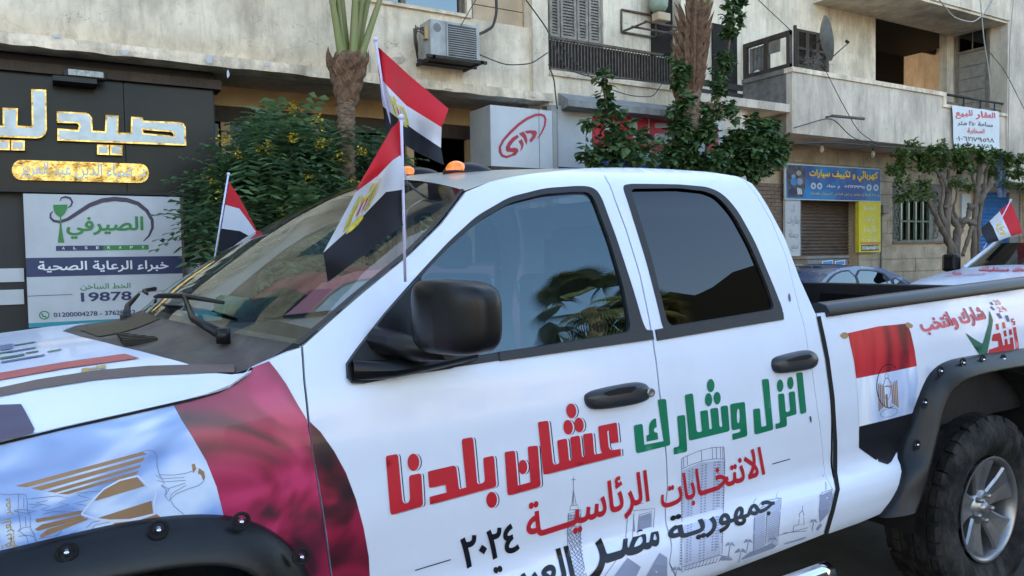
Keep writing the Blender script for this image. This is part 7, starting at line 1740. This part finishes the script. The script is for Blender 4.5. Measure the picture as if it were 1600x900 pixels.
mb = MB(); bl_ = [vb(1068, 245, 8.75, .30), vb(1072, 205, 8.75, .28), vb(1060, 225, 8.7, .25), vb(1066, 170, 8.75, .20), vb(1062, 125, 8.8, .17), vb(1057, 98, 8.8, .14), vb(1095, 220, 8.8, .28), vb(1100, 255, 8.8, .3), vb(1125, 170, 8.9, .22), vb(1120, 130, 8.9, .2), vb(1132, 95, 8.9, .17), vb(1140, 60, 8.9, .15), vb(1143, 25, 8.9, .17), vb(1150, -5, 8.9, .2), vb(1105, 185, 8.85, .18), vb(1085, 260, 8.75, .3), vb(1110, 110, 8.9, .10)]
leaf_cloud(mb, tufts(bl_, rnd, 4, .55), 3600, .095, rnd, 'ivy', .3); mb.build('foliage', 'leaf_vine', V1)
MB().tube([Vector((9.0, 8.95, .1)), at(1100, 250, 8.9), at(1122, 160, 8.9), at(1138, 80, 8.9), at(1148, -5, 8.9)], [.03, .025, .022, .02, .015], 7).build('stem', 'bark_grey', V1)
V2 = thing('broadleaf_tree', 'slender leafy tree covering the red and blue shop sign', 'tree', (7.6, 8.6, .13))
mb = MB(); bl_ = [vb(945, 118, 8.6, .15, .18), vb(945, 150, 8.6, .16, .2), vb(955, 180, 8.6, .22), vb(930, 190, 8.6, .22, .12), vb(975, 200, 8.55, .25, .18), vb(960, 225, 8.55, .32, .2), vb(925, 240, 8.6, .22, .15), vb(990, 240, 8.55, .35, .2), vb(1003, 208, 8.6, .20, .08), vb(1030, 222, 8.6, .2, .08), vb(1030, 248, 8.6, .2, .12), vb(950, 255, 8.6, .35, .14), vb(918, 236, 8.6, .12, .14)]
leaf_cloud(mb, bl_, 900, .11, rnd, 'ivy', .25); mb.build('foliage', 'leaf_vine', V2)
MB().tube([Vector((7.6, 8.7, .1)), at(985, 262, 8.65), at(960, 215, 8.6), at(947, 165, 8.6), at(944, 118, 8.6)], [.035, .03, .022, .015, .006], 7).build('trunk', 'bark_grey', V2)
for q_ in ([(975, 240), (1010, 218), (1045, 205)], [(965, 225), (935, 215), (915, 190)], [(975, 250), (935, 245), (908, 245)]): MB().tube([at(x, y, 8.6) for x, y in q_], [.014, .01, .004], 6).build('branch', 'bark_grey', V2)
V3 = thing('broadleaf_tree', 'bushy tree hanging right of the vine-wrapped palm before the dark balcony wall', 'tree', (9.8, 9, .13))
mb = MB(); bl_ = [vb(1165, 215, 9.0, .32, .3), vb(1190, 205, 9.0, .32, .26), vb(1150, 240, 9.0, .32, .26), vb(1200, 235, 9.0, .3, .3), vb(1170, 250, 9.0, .4, .28), vb(1135, 225, 8.95, .25), vb(1215, 220, 9.0, .2, .2), vb(1140, 260, 9.0, .3, .25), vb(1210, 262, 9.0, .14, .22), vb(1200, 195, 9.0, .22, .15), vb(1150, 205, 9.0, .25)]
leaf_cloud(mb, tufts(bl_, rnd, 5, .5), 3200, .10, rnd, 'ivy', .3); mb.build('foliage', 'leaf_vine', V3)
MB().tube([Vector((9.9, 9.1, .1)), at(1150, 300, 9.05), at(1160, 245, 9.0), at(1185, 205, 9.0)], [.05, .04, .03, .01], 8).build('trunk', 'bark_grey', V3)
# right-hand pollarded trees
def pollard(lab, stems, blobs, nleaf, seed):
    T_ = thing('pollarded_tree', lab, 'tree', (at(stems[0][0][0], 400, 9.2).x, 9.2, .13), 'pollarded street trees on the right')
    R_ = random.Random(seed)
    for st in stems:
        P_ = [at(x, y, 9.2) for x, y, r in st]; 
        Q_ = [P_[0]]; q_ = [st[0][2]*.75]
        for a_, b_ in zip(range(len(P_)-1), range(1, len(P_))):
            for k in range(1, 6): t = k/5; Q_.append(P_[a_].lerp(P_[b_], t)+Vector((R_.uniform(-.02, .02), R_.uniform(-.02, .02), 0))); q_.append((st[a_][2]*(1-t)+st[b_][2]*t)*R_.uniform(.62, .86))
        MB().tube(Q_, q_, 9).build('limb', 'bark_grey', T_)
    for st in stems:                                         # knobbly stubs where limbs were lopped
        x, y, r = st[-1]
        for _ in range(3): p = at(x, y, 9.2); d = Vector((R_.uniform(-1, 1), R_.uniform(-.5, .5), R_.uniform(.3, 1))).normalized(); MB().tube([p-d*.05, p+d*.12], [r*.9, r*.55], 7).build('stub', 'bark_grey', T_)
    q = MB(); leaf_cloud(q, tufts([vb(*b) for b in blobs], R_, 6, .38), int(nleaf*.85), .08, R_, 'diamond', .2); q.build('crown', 'leaf_ficus', T_)
    return T_
pollard('left lopped tree with grey limbs and tufts of leaves before the barred window', [[(1492, 470, .13), (1488, 400, .13), (1478, 360, .115), (1482, 310, .09), (1486, 262, .10)], [(1486, 385, .10), (1466, 345, .075), (1450, 310, .045), (1436, 280, .022)], [(1484, 380, .09), (1470, 330, .06), (1474, 290, .05), (1462, 262, .03)], [(1494, 420, .07), (1499, 370, .055), (1490, 320, .04), (1500, 285, .02)], [(1490, 395, .09), (1496, 355, .09), (1480, 325, .06)], [(1492, 390, .08), (1500, 360, .09), (1503, 348, .10)], [(1480, 300, .08), (1470, 275, .09), (1474, 262, .10)]],
        [(1435, 240, 9.2, .30, .26), (1415, 262, 9.2, .26, .22), (1450, 262, 9.2, .28, .22), (1430, 225, 9.2, .2, .14), (1405, 285, 9.2, .24, .14), (1470, 255, 9.2, .22, .18), (1440, 290, 9.2, .22, .14), (1495, 245, 9.1, .30, .24), (1490, 285, 9.1, .2, .14), (1408, 245, 9.1, .28, .2), (1465, 238, 9.1, .3, .2), (1425, 300, 9.15, .22, .14), (1398, 268, 9.1, .2, .2), (1412, 300, 9.1, .22, .18), (1445, 305, 9.1, .2, .14)], 6200, 1)
pollard('right lopped tree with thick upright limbs below the sale banner', [[(1524, 480, .09), (1522, 400, .09), (1522, 340, .085), (1528, 300, .08), (1532, 245, .06)], [(1528, 400, .05), (1530, 340, .06), (1540, 290, .05), (1544, 250, .045)], [(1522, 350, .08), (1510, 345, .07), (1516, 325, .06)], [(1526, 320, .09), (1545, 290, .09), (1550, 262, .08)], [(1530, 310, .07), (1520, 280, .05), (1518, 265, .04)], [(1505, 400, .05), (1512, 380, .06), (1518, 350, .06)]],
        [(1505, 240, 9.2, .26, .2), (1525, 235, 9.1, .2, .12), (1560, 240, 9.1, .32, .22), (1575, 260, 9.1, .26, .24), (1555, 270, 9.1, .24, .2), (1590, 250, 9.1, .2, .16), (1515, 262, 9.1, .26, .22), (1570, 285, 9.1, .2, .14), (1590, 270, 9.05, .26, .24), (1540, 250, 9.1, .26, .18), (1512, 290, 9.15, .18, .12), (1585, 290, 9.05, .22, .16)], 6000, 2)
c0 = at(1568, 238, 9.1); c1 = at(1570, 308, 9.1)
tag(MB().grid(lambda u, v: (c0.x-.14+.28*u+.02*math.sin(v*9), 9.15+.05*math.sin(u*9+v*3), c0.z+(c1.z-c0.z)*v), 12, 16).build('hanging_cloth', mat('cloth_blue', (.12, .16, .26), .8, var=.5, scale=7)), 'blue-grey cloth hanging in the right lopped tree', 'cloth')

# ---------------------------------------------------------------- near side of the street (behind the camera; it is what the windows mirror)
mat('near_wall', (.46, .38, .28), .9, var=.15, scale=.8)
for i, (xa_, xb2_, h, yb_) in enumerate(((-34, -16, 9, -15), (-15.5, -4, 7.5, -16), (5, 16.5, 4.6, -18), (32, 50, 6.5, -19))):
    o = thing('house_across', ('tall', 'square', 'low', 'long')[i]+' sunlit house across the street behind the camera', 'building', ((xa_+xb2_)/2, yb_-4, 0))
    bx('wall', (xa_, yb_-8, 0), (xb2_, yb_, h), 'near_wall', o); bx('parapet', (xa_-.1, yb_-.2, h), (xb2_+.1, yb_+.1, h+.5), 'plaster_ledge', o)
    for k in range(int((xb2_-xa_)/2.4)):
        for s in range(int(h/3)): bx('window', (xa_+.7+k*2.4, yb_-.02, .9+s*3), (xa_+1.8+k*2.4, yb_+.03, 2.4+s*3), 'car_glass', o)
def fan_palm(lab, x, y, h, r, seed):
    T_ = thing('fan_palm', lab, 'palm tree', (x, y, 0)); R_ = random.Random(seed)
    MB().tube([(x, y, 0), (x+.1, y, h*.5), (x, y, h)], [.25, .2, .18], 12).build('trunk', 'trunk_palm', T_)
    q = MB()
    for k in range(42):
        az = R_.uniform(0, 2*PI); el = R_.uniform(-.7, 1.2); d = Vector((math.cos(az)*math.cos(el), math.sin(az)*math.cos(el), math.sin(el))); c = Vector((x, y, h))+d*r*.55
        s = d.cross(Vector((0, 0, 1))).normalized(); u_ = s.cross(d)
        for j in range(25):
            a_ = (j-12)/12*1.35; e = (d*math.cos(a_)+s*math.sin(a_)); tip = c+e*r*.55+Vector((0, 0, -.18*r)); m_ = c+e*r*.3; n_ = e.cross(u_).normalized()*r*.016
            q.add([c, m_+n_, tip, m_-n_], [(0, 1, 2, 3)])
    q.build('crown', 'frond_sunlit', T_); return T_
fan_palm('taller sunlit fan palm across the street, mirrored in the front window', 10.4, -9.0, 7.9, 1.5, 3)
fan_palm('shorter sunlit fan palm across the street beside the taller one', 11.9, -9.2, 7.7, 1.2, 4)
mat('silhouette_black', (.005, .006, .006), .9, spec=.1)  # near-black so the added silhouette stays dark in the sun
o = thing('mirrored_silhouette', 'dark domed hall across the street behind the camera', 'building', (22, -16, 0))  # unseen block, added for the dark outline mirrored in the rear window
MB().prism([(17, -14, 0), (17, -14, 11.2), (18.4, -14, 11.6), (19.4, -14, 11.3), (20.5, -14, 11.7), (22, -14, 12.5), (24, -14, 13.0), (27, -14, 13.3), (31, -14, 13.4), (31, -14, 0)], (0, -6, 0)).build('silhouette_block', 'silhouette_black', o)
